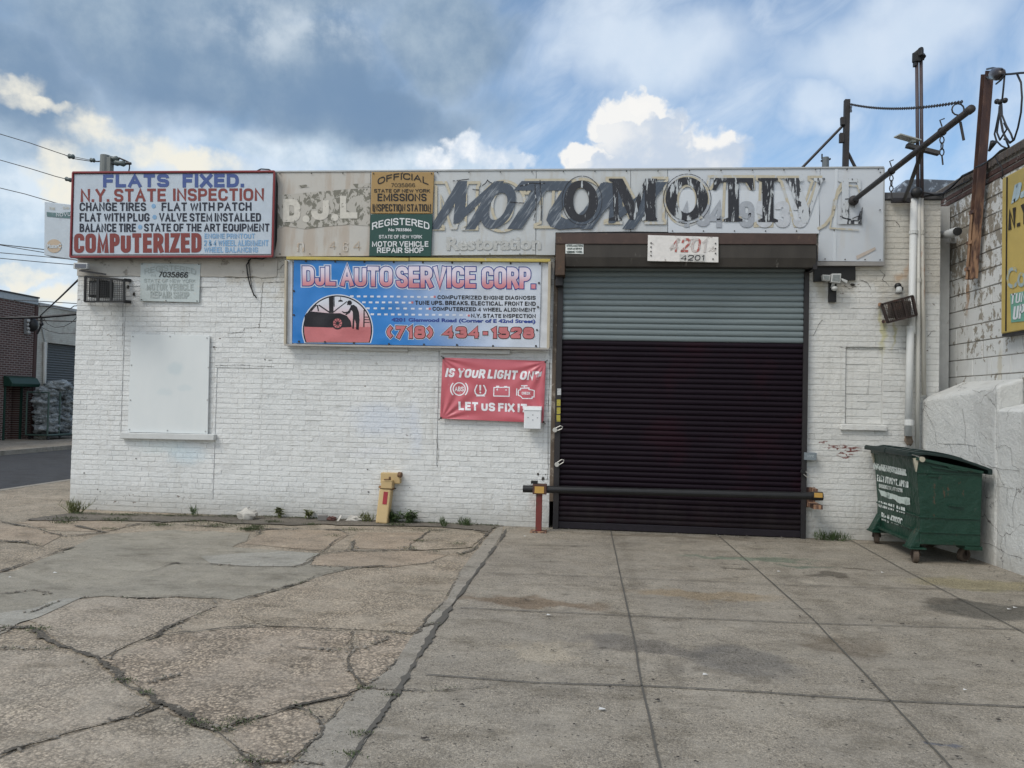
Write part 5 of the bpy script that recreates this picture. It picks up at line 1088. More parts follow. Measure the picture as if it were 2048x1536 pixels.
letters(ys, paint('pale blue sign letters', (.45, .56, .60), (.5, .42, .2), .60), [('DJL', 2022, 370, 2075, 408, -30, dict(shear=.2, bold=.05)), ], px_(.006))
letters(ys, paint('brown black sign letters', (.035, .028, .02), (.3, .24, .1), .64), [('N.Y.', 2016, 420, 2066, 461, -20, dict(bold=.03))], px_(.006))
letters(ys, paint('faint blue sign letters', (.33, .41, .42), (.48, .38, .14), .50), [('Comp', 2013, 536, 2090, 578, -12, dict(bold=.02))], px_(.006))
mb = MB(); inpx(mb, fill2d([(2020, 588), (2070, 578), (2070, 640), (2022, 645)]), px_(.005)); mb.build('green_patch', paint('sea green sign paint', (.16, .36, .28), (.25, .40, .3), .6), ys, fixn=False)
letters(ys, P_wprint, [('TUNE', 2020, 588, 2062, 609, -9, dict(bold=.02, shear=.1)), ('UPS', 2025, 611, 2062, 640, -7, dict(bold=.02, shear=.1))], px_(.009))
# rusted steel post clamped to the block wall, with the service drop
m, q = newmat('rusted steel'); p = q.pos; z = q.node('ShaderNodeSeparateXYZ', {0: p}).outputs[2]
n = q.noise(q.scl(p, (1, 1, .3)), 10, 8, .65); c = q.mix(q.ss(n, .42, .62), (.055, .030, .028), (.105, .055, .040)); c = q.mix(q.m('MULTIPLY', q.ss(z, 4.4, 3.6), q.ss(q.noise(q.scl(p, (1, 1, .2)), 16, 6), .42, .6)), c, (.34, .20, .12))
q.set(q.b.inputs['Base Color'], c); q.b.inputs['Roughness'].default_value = .8; bump(q, n, .4, .01); M_rust = m
XP = XU-.10; a = FX(1975, 145, XP); b = FX(1943, 558, XP)
mb = MB(); mb.bar(a, b, .018, .115, (1, 0, 0)); off = Vector((-.05, .05, 0))
mb = MB(); mb.bar(a, b, .09, .015, (1, 0, 0)); mb.bar(a+Vector((.0, .05, 0)), b+Vector((0, .05, 0)), .012, .09, (1, 0, 0)); mb.bar(a+Vector((.0, -.045, 0)), b+Vector((0, -.045, 0)), .012, .09, (1, 0, 0))
ip = thing('steel_post', 'rusted steel channel post clamped to the flaking block wall', 'post', b); mb.build('channel', M_rust, ip)
mb = MB(); r_ = b.lerp(a, .02); mb.tube([b+Vector((-.05, .0, 0)), b.lerp(a, .32)+Vector((-.05, 0, 0))], .014, 6); mb.build('conduit', pm('rust orange conduit', (.34, .21, .13), .8, var=.4), ip)
mb = MB()
for t_ in (.05, .18, .33): c_ = b.lerp(a, t_); mb.box(c_.x-.065, c_.x-.05, c_.y-.05, c_.y+.05, c_.z-.02, c_.z+.02)
mb.build('clamp', M_rust, ip)
ins = thing('insulator', 'dark strain insulator shackled to the top of the rusted post', 'insulator', FX(1995, 150, XP-.2))
i0, i1, i2 = FX(1974, 147, XP-.03), FX(1985, 147, XP-.14), FX(2004, 149, XP-.24)
mb = MB(); mb.tube([i1, i1.lerp(i2, .3), i1.lerp(i2, .7), i2], [.03, .065, .065, .035], 10); mb.build('body', pm('brown porcelain', (.035, .028, .028), .3), ins, smooth=True)
mb = MB(); mb.tube([i0+Vector((0, 0, .05)), i1+Vector((0, 0, .06)), i2+Vector((0, 0, .05))], .012, 6); mb.tube([i0-Vector((0, 0, .04)), i1-Vector((0, 0, .06)), i2-Vector((0, 0, .03))], .012, 6); mb.build('strap', M_black, ins)
cx = lambda pts, k=0: [FX(a, b, XP-.24-k*.02) for a, b in pts]
sc = thing('service_cable', 'tangle of black service cables hanging from the rusted post beyond the brick coping', 'cable', FX(2010, 280, XP-.2))
mb = MB(); mb.tube(cx([(2004, 149), (2022, 148), (2040, 146), (2120, 142)]), .012, 6)
mb.tube(cx([(2034, 148), (2042, 165), (2044, 195), (2042, 225), (2036, 255), (2028, 280), (2020, 286), (2012, 276), (2005, 262), (2002, 245), (2000, 228), (2001, 212)]), .010, 6)
for pts in ([(2009, 152), (2007, 175), (2005, 195), (2002, 208)], [(2001, 208), (1998, 225), (1992, 255), (1989, 268), (1993, 282), (2003, 292), (2012, 296)], [(2003, 208), (2004, 230), (2012, 250), (2022, 268), (2026, 280), (2020, 284), (2008, 278)], [(2000, 210), (2001, 235), (2006, 262), (2014, 285), (2018, 294)], [(1999, 212), (1997, 240), (1994, 265), (2000, 280), (2006, 270), (2014, 258), (2008, 246)],
            [(2012, 296), (2000, 302), (1985, 316), (1962, 332)], [(2018, 294), (1998, 306), (1978, 322), (1950, 336)], [(2010, 150), (2002, 160), (1992, 168)]): mb.tube(cx(pts, random.uniform(0, 3)), .009, 6)
mb.build('wires', M_cable, sc, smooth=True)
mb = MB()
for a, b in ((2000, 204), (2010, 201), (1994, 203)): c_ = FX(a, b, XP-.26); mb.ball(c_, .028, 8, 6)
c0, c1 = FX(1987, 284, XP-.2), FX(1978, 302, XP-.2); mb.tube([c0, c1], [.035, .012], 8); mb.build('splice_caps', M_black, sc, smooth=True)
mb = MB(); mb.tube([FX(a, b, XU-.06) for a, b in ((1990, 312), (1996, 325), (2004, 335), (2006, 352), (2003, 356), (2010, 362), (2013, 372), (2012, 420), (2013, 500), (2012, 600), (2012, 655), (2006, 668))], .007, 6)
tag(mb.build('cable', M_cable, smooth=True), 'thin black cable running over the coping and down the yellow sign', 'cable')
mb = MB(); mb.tube([FX(1955, 338, XU-.08), FX(1925, 352, XU-.07), FX(1905, 372, XU-.08), FY(1885, 388, D-.06), FY(1850, 392, D-.08), FY(1825, 400, D-.08)], .014, 6)
mb.tube([FX(1940, 360, XU-.06), FX(1915, 372, XU-.06), FY(1880, 392, D-.09), FY(1845, 384, D-.1)], .009, 6)
tag(mb.build('cable', M_cable, smooth=True), 'black cable draped round the inside corner of the roofs', 'cable')
# security camera
c0 = FX(1888, 470, XU-.02); a = FX(1893, 469, XU-.16); b = FX(1914, 463, XU-.24)
sc = thing('security_camera', 'white bullet security camera on the block wall beside the rusted post', 'camera', FX(1890, 470, XU))
mb = MB(); mb.tube([FX(1880, 470, XU-.15), a, b], [.045, .05, .055], 12); mb.build('body', pm('grey white plastic', (.45, .46, .46), .4), sc, smooth=True)
d_ = (b-a).normalized(); mb = MB(); mb.tube([b, b+d_*.02], [.045, .05], 12); mb.tube([b+d_*.02, b+d_*.022], [.035, .03], 12); mb.build('lens', M_black, sc)
mb = MB(); mb.tube([FX(1906, 476, XU-.01), FX(1904, 472, XU-.2)], .022, 8); mb.tube([FX(1908, 478, XU-.001), FX(1908, 478, XU-.03)], .055, 12); mb.build('bracket', pm('grey white plastic', (.45, .46, .46), .4), sc)

# ------------------------------------------------------------------ pipes on the facade corner
def pipe(label, pts, r, mat, joints=(), cat='pipe', name='downpipe', group=None):
    o = thing(name, label, cat, pts[-1], group); mb = MB(); mb.tube(pts, r, 12); mb.build('pipe', mat, o, smooth=True); mb = MB()
    for p, h in joints: mb.tube([Vector(p)-Vector((0, 0, h/2)), Vector(p)+Vector((0, 0, h/2))], r*1.22, 12)
    if joints: mb.build('collars', mat, o)
    return o
P_pipe = pm('cream painted pipe', (.56, .55, .51), .5, var=.1, dirt=(.42, .36, .27), dirtlev=.64); P_pipe2 = pm('white plastic pipe', (.60, .61, .60), .45, var=.1)
yq = D-.09
pipe('white plastic downpipe with a broken lower end behind the green dumpster', [FY(1828, 398, yq), FY(1823, 655, yq), FY(1821, 662, yq-.03), FY(1816, 872, yq-.03)], .042, P_pipe2, [(FY(1822, 660, yq), .09), (FY(1818, 845, yq-.03), .07), (FY(1827, 465, yq), .04)])
pipe('cream conduit running up the wall right of the white downpipe', [FY(1837, 396, yq), FY(1836, 700, yq), FY(1834, 900, yq)], .024, P_pipe, [(FY(1837, 560, yq), .05)], 'conduit', 'conduit')
pipe('rust streaked conduit nearest the wall corner', [FY(1843, 396, yq+.01), FY(1846, 600, yq+.01), FY(1848, 790, yq+.01)], .024, pm('cream pipe with rust', (.50, .48, .43), .6, var=.15, dirt=(.30, .17, .10), dirtlev=.56, streak=True, dscale=8), [(FY(1844, 465, yq+.01), .05)], 'conduit', 'conduit')
mb = MB(); c_ = FY(1817, 880, D-.06); mb.ball(c_, .05, 10, 7, (1, .7, 1.3), .5, 3); mb.build('pipe_stub', pm('rusty mortar lump', (.22, .17, .13), .9, var=.5, dirt=(.5, .48, .45), dirtlev=.55)); tag(bpy.data.objects['pipe_stub'], 'rusty broken pipe end under the white downpipe', 'pipe')
# twin conduit mast
mt = thing('conduit_mast', 'tall twin conduit mast with weatherheads rising above the wall corner', 'mast', FY(1838, 398, D-.08))
P_mast = pm('brown mast pipe', (.075, .058, .062), .55, var=.3)
for dx in (0, 1):
    mb = MB(); mb.tube([FY(1836.0+8*dx, 396, D-.09), FY((1833.5, 1842)[dx], 118, D-.09)], .020, 10); mb.build('conduit', P_mast, mt, smooth=True)
mb = MB(); h = FY(1838, 118, D-.09); mb.tube([FY(1833, 124, D-.09), FY(1834, 108, D-.10), FY(1840, 102, D-.13), FY(1842, 112, D-.15)], [.05, .055, .05, .03], 10); mb.tube([FY(1842, 120, D-.09), FY(1845, 110, D-.12), FY(1847, 114, D-.14)], [.035, .04, .03], 10); mb.box(h.x-.06, h.x-.035, h.y-.03, h.y+.03, h.z-.09, h.z+.02); mb.build('weatherhead', M_black, mt, smooth=False)
mb = MB(); mb.bar(FY(1813, 291, D-.13), FY(1878, 307, D-.13), .07, .045); mb.build('cross_arm', pm('weathered grey board', (.07, .068, .068), .85), mt)
mb = MB(); mb.ball(FY(1833, 385, D-.14), .07, 10, 7, (1, .8, 1)); mb.build('cable_boot', M_black, mt, smooth=True)
sl_ = thing('solar_lamp', 'small pale solar lamp standing on the mast cross arm', 'lamp', FY(1824, 292, D-.13)); P_sol = pm('pale lamp plastic', (.40, .41, .38), .5)
mb = MB(); mb.bar(FY(1794, 271, D-.2), FY(1836, 283, D-.12), .12, .018); mb.build('solar_panel', P_sol, sl_, bevel=.003)
mb = MB(); mb.box(*[v for v in (FY(1820, 285, D-.13).x, FY(1828, 285, D-.13).x, D-.18, D-.08, FY(1822, 286, D-.13).z, FY(1822, 279, D-.13).z)]); mb.tube([FY(1824, 292, D-.13), FY(1824, 284, D-.13)], .025, 8); mb.build('lamp_head', P_sol, sl_)

# ------------------------------------------------------------------ boom, roof post and chain
a = FY(1706, 402, D-.09); tipz = a.z; b = onto(1937, 222, 2, tipz) if False else FY(1937, 222, a.y*(1706-1172)/(1937-1172))
bm_ = thing('sign_boom', 'long dark steel pole jutting out over the driveway from the right end of the fascia', 'pole', a); P_pole = pm('dark weathered pole', (.040, .036, .036), .6, var=.4, dirt=(.10, .065, .05), dirtlev=.62)
mb = MB(); mb.tube([a, b], .030, 12); mb.build('pole', P_pole, bm_, smooth=True)
mb = MB(); mb.ball(a+Vector((0, -.02, 0)), .062, 12, 8); mb.tube([b, b+(b-a).normalized()*.05], [.036, .036], 12); mb.build('end_fitting', P_pole, bm_, smooth=True)
bp = a.lerp(b, .70); ft = FY(1808, 402, D-.05); mb = MB(); mb.tube([bp, ft], .022, 8); mb.build('brace', P_pole, bm_, smooth=True)
mb = MB(); mb.bar(ft+Vector((-.15, -.02, .0)), ft+Vector((.10, -.02, 0)), .06, .05); mb.build('brace_plate', M_dkst, bm_)
def chain_links(mb, p0, p1, n, r=.022, w=.006, sag=0):
    for i in range(n):
        t0 = i/n; t1 = (i+1)/n
        s0 = -4*sag*t0*(1-t0); s1 = -4*sag*t1*(1-t1); q0 = p0.lerp(p1, t0)+Vector((0, 0, s0)); q1 = p0.lerp(p1, t1)+Vector((0, 0, s1))
        d = (q1-q0); L = d.length*.62; d.normalize(); c_ = (q0+q1)/2; up = Vector((0, 0, 1)) if abs(d.z) < .8 else Vector((1, 0, 0)); s_ = d.cross(up).normalized(); s_ = s_ if i % 2 else d.cross(s_).normalized()
        ring = [c_ + d*L*cos(2*pi*k/8) + s_*L*.55*sin(2*pi*k/8) for k in range(8)]
        mb.tube(ring+[ring[0]], w, 4, caps=False)
rp0, rp1 = FY(1690, 337, D+.5), FY(1694, 200, D+.5)
mb = MB(); chain_links(mb, FY(1699, 208, D+.45), b+Vector((-.05, 0, .08)), 105, w=.005, sag=.06)
tag(mb.build('chain', P_pole), 'long sagging chain from the roof post to the tip of the dark boom', 'chain')
def hook(t_, n, label, up=.1, nm='hook_chain'):
    p = a.lerp(b, t_); o = thing(nm, label, 'chain', p); mb = MB(); ring = [p+Vector((.036*cos(2*pi*k/12), 0, .036*sin(2*pi*k/12))) for k in range(12)]; mb.tube(ring+[ring[0]], .0065, 6, False); mb.tube([p+Vector((0, 0, .045)), p+Vector((-.02, 0, .045+up*.6)), p+Vector((.02, 0, .06+up*.6))], .006, 6); mb.build('clamp', P_pole, o)
    mb = MB(); chain_links(mb, p+Vector((0, 0, -.05)), p+Vector((0, 0, -.05-.055*n)), n, w=.006); mb.tube([p+Vector((0, 0, -.05-.055*n)), p+Vector((.01, 0, -.14-.055*n))], .007, 6); mb.build('links', P_pole, o)
hook(.42, 3, 'short hanging chain near the middle of the dark boom, over the fascia end'); hook(.83, 3, 'short hanging chain near the outer end of the dark boom')
p = b.lerp(a, .05); mb = MB(); mb.tube([p+Vector((0, 0, -.04)), p+Vector((.03, 0, -.2))], .011, 6); ring = [p+Vector((-.02+.05*cos(2*pi*k/12), 0, .07+.05*sin(2*pi*k/12))) for k in range(12)]; mb.tube(ring+[ring[0]], .0065, 6, False); mb.build('tip_shackle', P_pole, bm_)
rp = thing('roof_post', 'dark angle iron post braced on the roof behind the fascia', 'post', rp0)
mb = MB(); mb.bar(rp0-Vector((0, 0, .5)), rp1, .065, .065); mb.bar(FY(1685, 235, D+.48), FY(1685.5, 250, D+.48), .05, .05); mb.box(*(lambda p: (p.x-.05, p.x, p.y-.03, p.y+.03, p.z-.06, p.z+.06))(FY(1687, 276, D+.48))); mb.build('post', P_pole, rp)
mb = MB(); mb.tube([FY(1687, 250, D+.5), FY(1598, 342, D+.5)], .02, 6); mb.build('brace', P_pole, rp); mb = MB(); mb.tube([FY(1693, 300, D+.5), FY(1714, 342, D+.5)], .02, 6); mb.build('brace', P_pole, rp)
mb = MB(); chain_links(mb, FY(1702, 212, D+.45), FY(1702, 224, D+.45), 3, w=.006); mb.build('spare_links', P_pole, rp)
vp_ = thing('roof_vent', 'small galvanised vent pipe poking up behind the fascia near the roof post', 'vent', FY(1651, 340, D+.9))
mb = MB(); mb.tube([FY(1651, 350, D+.9), FY(1651, 315, D+.9)], .045, 10); mb.build('pipe', pm('dull galvanised', (.16, .18, .19), .6, .2), vp_); mb = MB(); mb.bar(FY(1642, 322, D+.9), FY(1661, 318, D+.9), .03, .02); mb.tube([FY(1644, 318, D+.9), FY(1644, 308, D+.9)], .01, 6); mb.build('strap', M_dkst, vp_)

# ------------------------------------------------------------------ lamps on the facade
fl = thing('floodlight', 'white twin head floodlight with motion sensor right of the roller door', 'lamp', FY(1666, 600, D-.1)); P_lamp = pm('off white lamp plastic', (.50, .51, .50), .4, var=.1)
mb = MB(); mb.box(FY(1659, 580, D-.06).x, FY(1673, 580, D-.06).x, D-.06, D-.008, FY(1666, 604, D-.06).z, FY(1666, 563, D-.06).z); mb.build('back_box', M_black, fl)
for q4, nm in ((((1645, 549), (1661, 550), (1660, 562), (1647, 560)), 'lamp_head'), (((1664, 547), (1683, 547), (1681, 566), (1662, 564)), 'lamp_head'), (((1683, 556), (1696, 561), (1694, 567), (1684, 561)), 'solar_panel')):
    mb = MB(); mb.prism([FY(a_, b_, D-.17) for a_, b_ in q4], (0, .07, 0)); o = mb.build(nm, P_lamp, fl, bevel=.006)
    if nm == 'lamp_head':
        cxp = sum(a_ for a_, b_ in q4)/4; cyp = sum(b_ for a_, b_ in q4)/4; mb = MB(); mb.prism([FY(cxp+(a_-cxp)*.75, cyp+(b_-cyp)*.7, D-.174) for a_, b_ in q4], (0, .003, 0)); mb.build('lens', pm('lamp lens', (.24, .26, .26), .15, var=.3, scale=60), o)
mb = MB(); mb.tube([FY(1664, 575, D-.06), FY(1668, 565, D-.12)], .02, 8); mb.ball(FY(1669, 577, D-.12), .038, 10, 7, (1, 1, .8)); mb.build('motion_sensor', P_lamp, fl, smooth=True)
sp = thing('spotlight', 'little black and white spotlight high on the brick above the rusty cage', 'lamp', FY(1798, 580, D-.1))
mb = MB(); mb.tube([FY(1796, 572, D-.008), FY(1796, 572, D-.05)], .04, 12); mb.ball(FY(1801, 578, D-.09), .035, 10, 7); mb.build('socket', M_black, sp, smooth=True)
mb = MB(); mb.tube([FY(1798, 575, D-.1), FY(1798, 586, D-.12)], [.03, .042], 10); mb.build('bulb', P_lamp, sp, smooth=True)
def cage(name, label, quad, y0, y1, mat, mesh, backs=True):
    o = thing(name, label, 'lamp', FY((quad[2][0]+quad[3][0])/2, quad[2][1], y1)); fr = MB(); F = [FY(*p, y0) for p in quad]; B = [FY(*p, y1) for p in quad]
    for k in range(4): fr.bar(F[k], F[(k+1) % 4], .025, .025); fr.bar(F[k], B[k], .02, .02); fr.bar(B[k], B[(k+1) % 4], .02, .02)
    for t_ in (.34, .67): fr.bar(F[0].lerp(F[1], t_), F[3].lerp(F[2], t_), .03, .02)
    fr.build('frame', mat, o); ms = MB(); n = 17
    for t_ in [i/n for i in range(1, n)]: ms.bar(F[0].lerp(F[1], t_), F[3].lerp(F[2], t_), .0045, .004)
    for t_ in [i/11 for i in range(1, 11)]: ms.bar(F[0].lerp(F[3], t_), F[1].lerp(F[2], t_), .0045, .004)
    for i0, i1 in ((0, 3), (1, 2), (0, 1), (3, 2)):
        for t_ in [i/6 for i in range(1, 6)]: ms.bar(F[i0].lerp(F[i1], t_), B[i0].lerp(B[i1], t_), .0045, .004)
        for t_ in (.25, .5, .75): ms.bar(F[i0].lerp(B[i0], t_), F[i1].lerp(B[i1], t_), .0045, .004)
    ms.build('wire_mesh', mat, o); return o, F, B
M_cage = pm('rusty black cage', (.035, .024, .022), .7, var=.4, dirt=(.11, .045, .03), dirtlev=.56)
o, F, B = cage('caged_floodlight', 'rusty red black wire cage hanging crooked over a lamp right of the roller door', [(1763, 609), (1825, 592), (1833, 630), (1775, 645)], D-.26, D-.05, M_cage, 1)
mb = MB(); c_ = sum(F+B, Vector())/8; mb.box(c_.x-.12, c_.x+.12, c_.y-.04, c_.y+.05, c_.z-.10, c_.z+.10); mb.build('lamp_housing', pm('dark bronze lamp', (.10, .085, .075), .5), o, bevel=.01)
mb = MB(); mb.tube([FY(1760, 609, D-.008), FY(1760, 609, D-.07)], .025, 8); mb.tube([FY(1767, 643, D-.008), FY(1767, 643, D-.07)], .022, 8); mb.build('lug', M_rust, o)
o, F, B = cage('caged_floodlight', 'big black wire cage over a floodlight at the left corner of the wall', [(171, 553), (248, 560), (248, 603), (170, 603)], D-.42, D-.06, M_black, 1)
mb = MB(); c_ = sum(F+B, Vector())/8; mb.box(c_.x-.16, c_.x+.10, c_.y-.1, c_.y+.05, c_.z-.11, c_.z+.11); mb.build('lamp_housing', M_black, o, bevel=.01)
mb = MB(); mb.box(c_.x-.13, c_.x-.0, c_.y-.108, c_.y-.102, c_.z-.08, c_.z+.08); mb.build('lamp_glass', pm('dusty lamp glass', (.20, .20, .20), .2), o)
mb = MB(); mb.prism([F[0]+Vector((-.06, -.05, .06)), F[0]+Vector((.30, -.02, .015)), B[0]+Vector((.30, 0, .03)), B[0]+Vector((-.06, 0, .08))], (0, 0, .012)); mb.build('lid', M_black, o)
mb = MB()
for i in (1, 2): mb.bar(B[i], B[i]+Vector((.07, .05, 0)), .04, .04)
mb.build('wall_lug', M_black, o)
so_ = thing('solar_light', 'small white framed solar light under the left end of the flats fixed sign', 'lamp', FY(160, 538, D-.2))
mb = MB(); panel(mb, [(147, 525), (175, 526), (174, 538), (146, 537)], D-.20, D-.14); mb.build('case', P_lamp, so_, bevel=.006); mb = MB(); panel(mb, [(150, 527.5), (172, 528), (171.5, 535.5), (149.5, 535)], D-.205, D-.201); mb.build('solar_cell', pm('grey solar cell', (.12, .13, .16), .2), so_)
mb = MB(); mb.bar(FY(166, 533, D-.14), FY(166, 533, D-.005), .03, .03); mb.build('arm', P_lamp, so_)
# electrical box
eb = thing('junction_box', 'grey junction box on the brick right of the roller door', 'box', FY(1621, 920, D-.08)); mb = MB(); panel(mb, [(1609, 905), (1634, 906), (1633, 921), (1609, 920)], D-.10, D-.006); mb.build('case', pm('blue grey metal', (.20, .235, .26), .45), eb, bevel=.004)
letters(eb, paint('pale stamp', (.42, .47, .5)), [('NYC', 1615, 910, 1628, 915, 0)], planeY(D-.104), bold=.06)

# ------------------------------------------------------------------ barrier bar, red post, padlocks, stickers
YBAR = D-.34
bb = thing('barrier_bar', 'long black steel bar barring the roller door, with yellow bands', 'barrier', FY(1340, 990, YBAR)); P_barp = pm('glossy black bar', (.016, .016, .017), .4, var=.3, dirt=(.05, .045, .04), dirtlev=.66)
a, b = FY(1046, 977.5, YBAR), FY(1643, 992.5, YBAR); r_ = (FY(1340, 979, YBAR)-FY(1340, 994, YBAR)).length/2
mb = MB(); mb.tube([a, b], r_, 16); mb.build('bar', P_barp, bb, smooth=False); d_ = (b-a).normalized(); P_yb = pm('chipped yellow band', (.50, .30, .08), .5, var=.15, dirt=(.10, .07, .04), dirtlev=.62, dscale=16)
mb = MB(); c_ = FY(1070, 978, YBAR); mb.box(c_.x-.025, c_.x+.145, YBAR-r_-.016, YBAR+r_+.01, c_.z-.058, c_.z+.065); mb.build('sleeve', pm('rusty steel sleeve', (.09, .045, .035), .7, var=.4), bb, bevel=.004)
mb = MB(); mb.box(c_.x+.0, c_.x+.115, YBAR-r_-.022, YBAR-r_-.017, c_.z-.042, c_.z+.040); mb.build('reflector', P_yb, bb)
e0 = a.lerp(b, .968); mb = MB(); mb.tube([e0, b+d_*.01], r_*1.16, 14); mb.build('sleeve', P_barp, bb); mb = MB()
e1 = a.lerp(b, .972); mb.box(e1.x, b.x-.005, YBAR-r_*1.16-.006, YBAR-r_*1.16-.0005, b.z-.01, b.z+.045); mb.build('reflector', P_yb, bb)
mb = MB(); mb.box(c_.x-.05, c_.x+.03, YBAR-.03, YBAR+.05, c_.z+.066, c_.z+.10); mb.build('latch', M_black, bb)
rp_ = thing('support_post', 'red painted steel post holding up the left end of the black bar', 'post', FZ(1082, 1052)); P_rp = pm('rusty red paint', (.16, .035, .030), .65, var=.25, dirt=(.10, .05, .035), dirtlev=.6)
g = FZ(1082, 1051); mb = MB(); mb.box(g.x-.037, g.x+.037, YBAR-.035, YBAR+.035, .02, c_.z-.06); mb.build('post', P_rp, rp_, bevel=.004); mb = MB(); mb.box(g.x-.10, g.x+.10, YBAR-.09, YBAR+.09, .0045, .019); mb.build('base_plate', M_rust, rp_, bevel=.003)
wbk = thing('bar_bracket', 'rusty wall bracket that catches the right end of the black bar', 'bracket', FY(1622, 1012, D-.1)); mb = MB(); x0_, x1_, z0_, z1_ = rectpx(1612, 976, 1634, 1016, D-.1); mb.box(x0_, x1_, D-.03, D-.006, z0_, z1_); mb.build('plate', M_rust, wbk)
mb = MB(); mb.box(x0_+.02, x0_+.12, YBAR-.02, D-.03, z0_+.02, z0_+.07); mb.box(x1_-.06, x1_-.02, D-.2, D-.03, z1_-.06, z1_); mb.build('arm', M_rust, wbk)
P_lock = pm('whitish padlock metal', (.50, .49, .46), .4, .3)
for px, py, ang, lab in ((1110, 860, -25, 'upper silver padlock on the left door rail'), (1114, 929, -35, 'lower silver padlock on the left door rail'), (1606, 943, 40, 'dark open padlock hanging on the right door rail')):
    o = thing('padlock', lab, 'padlock', FY(px, py, D-.1)); p = FY(px, py, D-.10); k = radians(ang); dx = Vector((cos(k), 0, sin(-k))); mb = MB(); mb.tube([p+Vector((0, .012, 0)), p-Vector((0, .012, 0))], .030, 14); mb.build('body', P_lock if px < 1200 else M_black, o, bevel=.003)
    u_ = Vector((-dx.z, 0, dx.x))*.02; mb = MB(); mb.tube([p+u_+dx*.02, p+u_+dx*.085, p+dx*.105, p-u_+dx*.085, p-u_+dx*.02], .006, 6); mb.build('shackle', P_lock, o)
P_stk = pm('yellow sticker', (.42, .36, .06), .6, var=.3, scale=60, dirt=(.05, .05, .04), dirtlev=.55, dscale=45)
for q4, mt_, lab in (([(1120, 777), (1127.5, 777), (1127.5, 790), (1120, 790)], pm('white sticker', (.50, .51, .52), .5, var=.3, scale=60, dirt=(.1, .11, .15), dirtlev=.56, dscale=40), 'small white sticker on the left door rail'), ([(1119, 799), (1126.5, 799), (1126.5, 812), (1119, 812)], P_stk, 'uppermost of three yellow stickers on the left door rail'), ([(1119, 815), (1126.5, 815), (1126.5, 828), (1119, 828)], P_stk, 'middle of three yellow stickers on the left door rail'), ([(1118.5, 830), (1126, 830), (1126, 843), (1118.5, 843)], P_stk, 'lowest of three yellow stickers on the left door rail')):
    mb = MB(); q4 = [(a_-5.5, b_) for a_, b_ in q4]; panel(mb, q4, D-.0785, D-.0755); tag(mb.build('sticker', mt_), lab, 'sticker', 'stickers on the door rail')
# yellow leaning bollard with head
P_bol = pm('cream yellow paint', (.50, .37, .19), .55, var=.1, dirt=(.40, .25, .10), dirtlev=.63, dscale=9)
g = FZ(762, 1049); yb_ = g.y; yl = thing('bollard', 'leaning cream yellow steel bollard with a box head against the brick wall', 'bollard', g)
t0 = FY(771, 979, yb_+.1); g = Vector((g.x, g.y+.07, 0)); t0.y += .05; mb = MB(); mb.bar(g, t0, .155, .14, (0, 1, 0)); mb.build('shaft', P_bol, yl, bevel=.018)
mb = MB(); mb.bar(t0, t0+(t0-g).normalized()*.035, .17, .155, (0, 1, 0)); mb.build('collar', pm('rust edged collar', (.30, .17, .08), .7, var=.4), yl, bevel=.004)
x0_, x1_, z0_, z1_ = rectpx(762, 961, 784, 977, t0.y-.08); mb = MB(); mb.box(x0_, x1_, t0.y-.085, t0.y+.06, z0_, z1_); mb.build('lock_box', P_bol, yl, bevel=.006)
x0_, x1_, z0_, z1_ = rectpx(761, 946, 800, 967, t0.y); mb = MB(); mb.box(x0_, x1_, t0.y+.0, t0.y+.13, z0_, z1_); mb.build('head', P_bol, yl, bevel=.006)
mb = MB(); mb.tube([FY(797, 949, t0.y-.01), FY(803, 950, t0.y-.02)], .035, 10); mb.bar(FY(768, 959, t0.y-.09), FY(782, 958.5, t0.y-.09), .02, .012); mb.box(*(lambda p: (p.x-.012, p.x+.012, p.y-.02, p.y, p.z-.01, p.z+.03))(FY(780, 958, t0.y-.08))); mb.build('hinge_pin', pm('rusty pin', (.16, .09, .05), .7, var=.4), yl)
r0_, r1_ = g.lerp(t0, .58), g.lerp(t0, .94); mb = MB(); off = Vector((0.015, -.0735, 0)); mb.bar(r0_+off, r1_+off, .055, .006, (0, 1, 0)); mb.build('reflector', pm('red reflector', (.30, .025, .035), .35), yl)

# ------------------------------------------------------------------ dumpster
dp = thing('dumpster', 'dark green wheeled dumpster with white stencilled lettering in the corner by the plinth', 'dumpster', (3.85, 8.9, 0))
m, q = newmat('dark green dumpster paint'); p = q.pos; n1 = q.noise(p, 4, 6, .6)
c = q.mix(n1, (.003, .028, .0165), (.006, .042, .026)); c = q.mix(q.ss(q.noise(q.scl(p, (1, 1, .5)), 20, 8, .68), .66, .69), c, (.035, .07, .055)); c = q.mix(q.m('MULTIPLY', q.ss(q.noise(p, 7, 8, .7), .60, .68), .6), c, (.04, .05, .042)); c = q.mix(q.m('MULTIPLY', q.ss(q.noise(q.scl(p, (1, 1, .3)), 15, 8, .7), .645, .675), .8), c, (.085, .040, .022))
q.set(q.b.inputs['Base Color'], c); q.set(q.b.inputs['Roughness'], q.m('ADD', .32, q.m('MULTIPLY', n1, .25))); bump(q, q.m('ADD', q.noise(p, 4.2, 4), q.m('MULTIPLY', q.noise(p, 30, 4), .08)), .6, .06); M_green = m
M_lid = pm('black green plastic lid', (.014, .028, .026), .45, var=.25)
yN, yF = 8.28, 9.46
profN = [(3.50, .205), (3.505, .50), (3.465, .97), (3.44, 1.125), (4.115, .985), (4.10, .205)]
mb = MB(); mb.prism([(x, yN, z) for x, z in profN], (0, yF-yN, 0)); body = mb.build('body', M_green, dp, bevel=.008)
mb = MB()
for z in (.335, .49): mb.box(3.485+(.0 if z < .4 else .006), 3.52, yN-.004, yF, z-.008, z+.008); mb.box(3.50, 4.09, yN-.011, yN+.003, z-.007, z+.007)
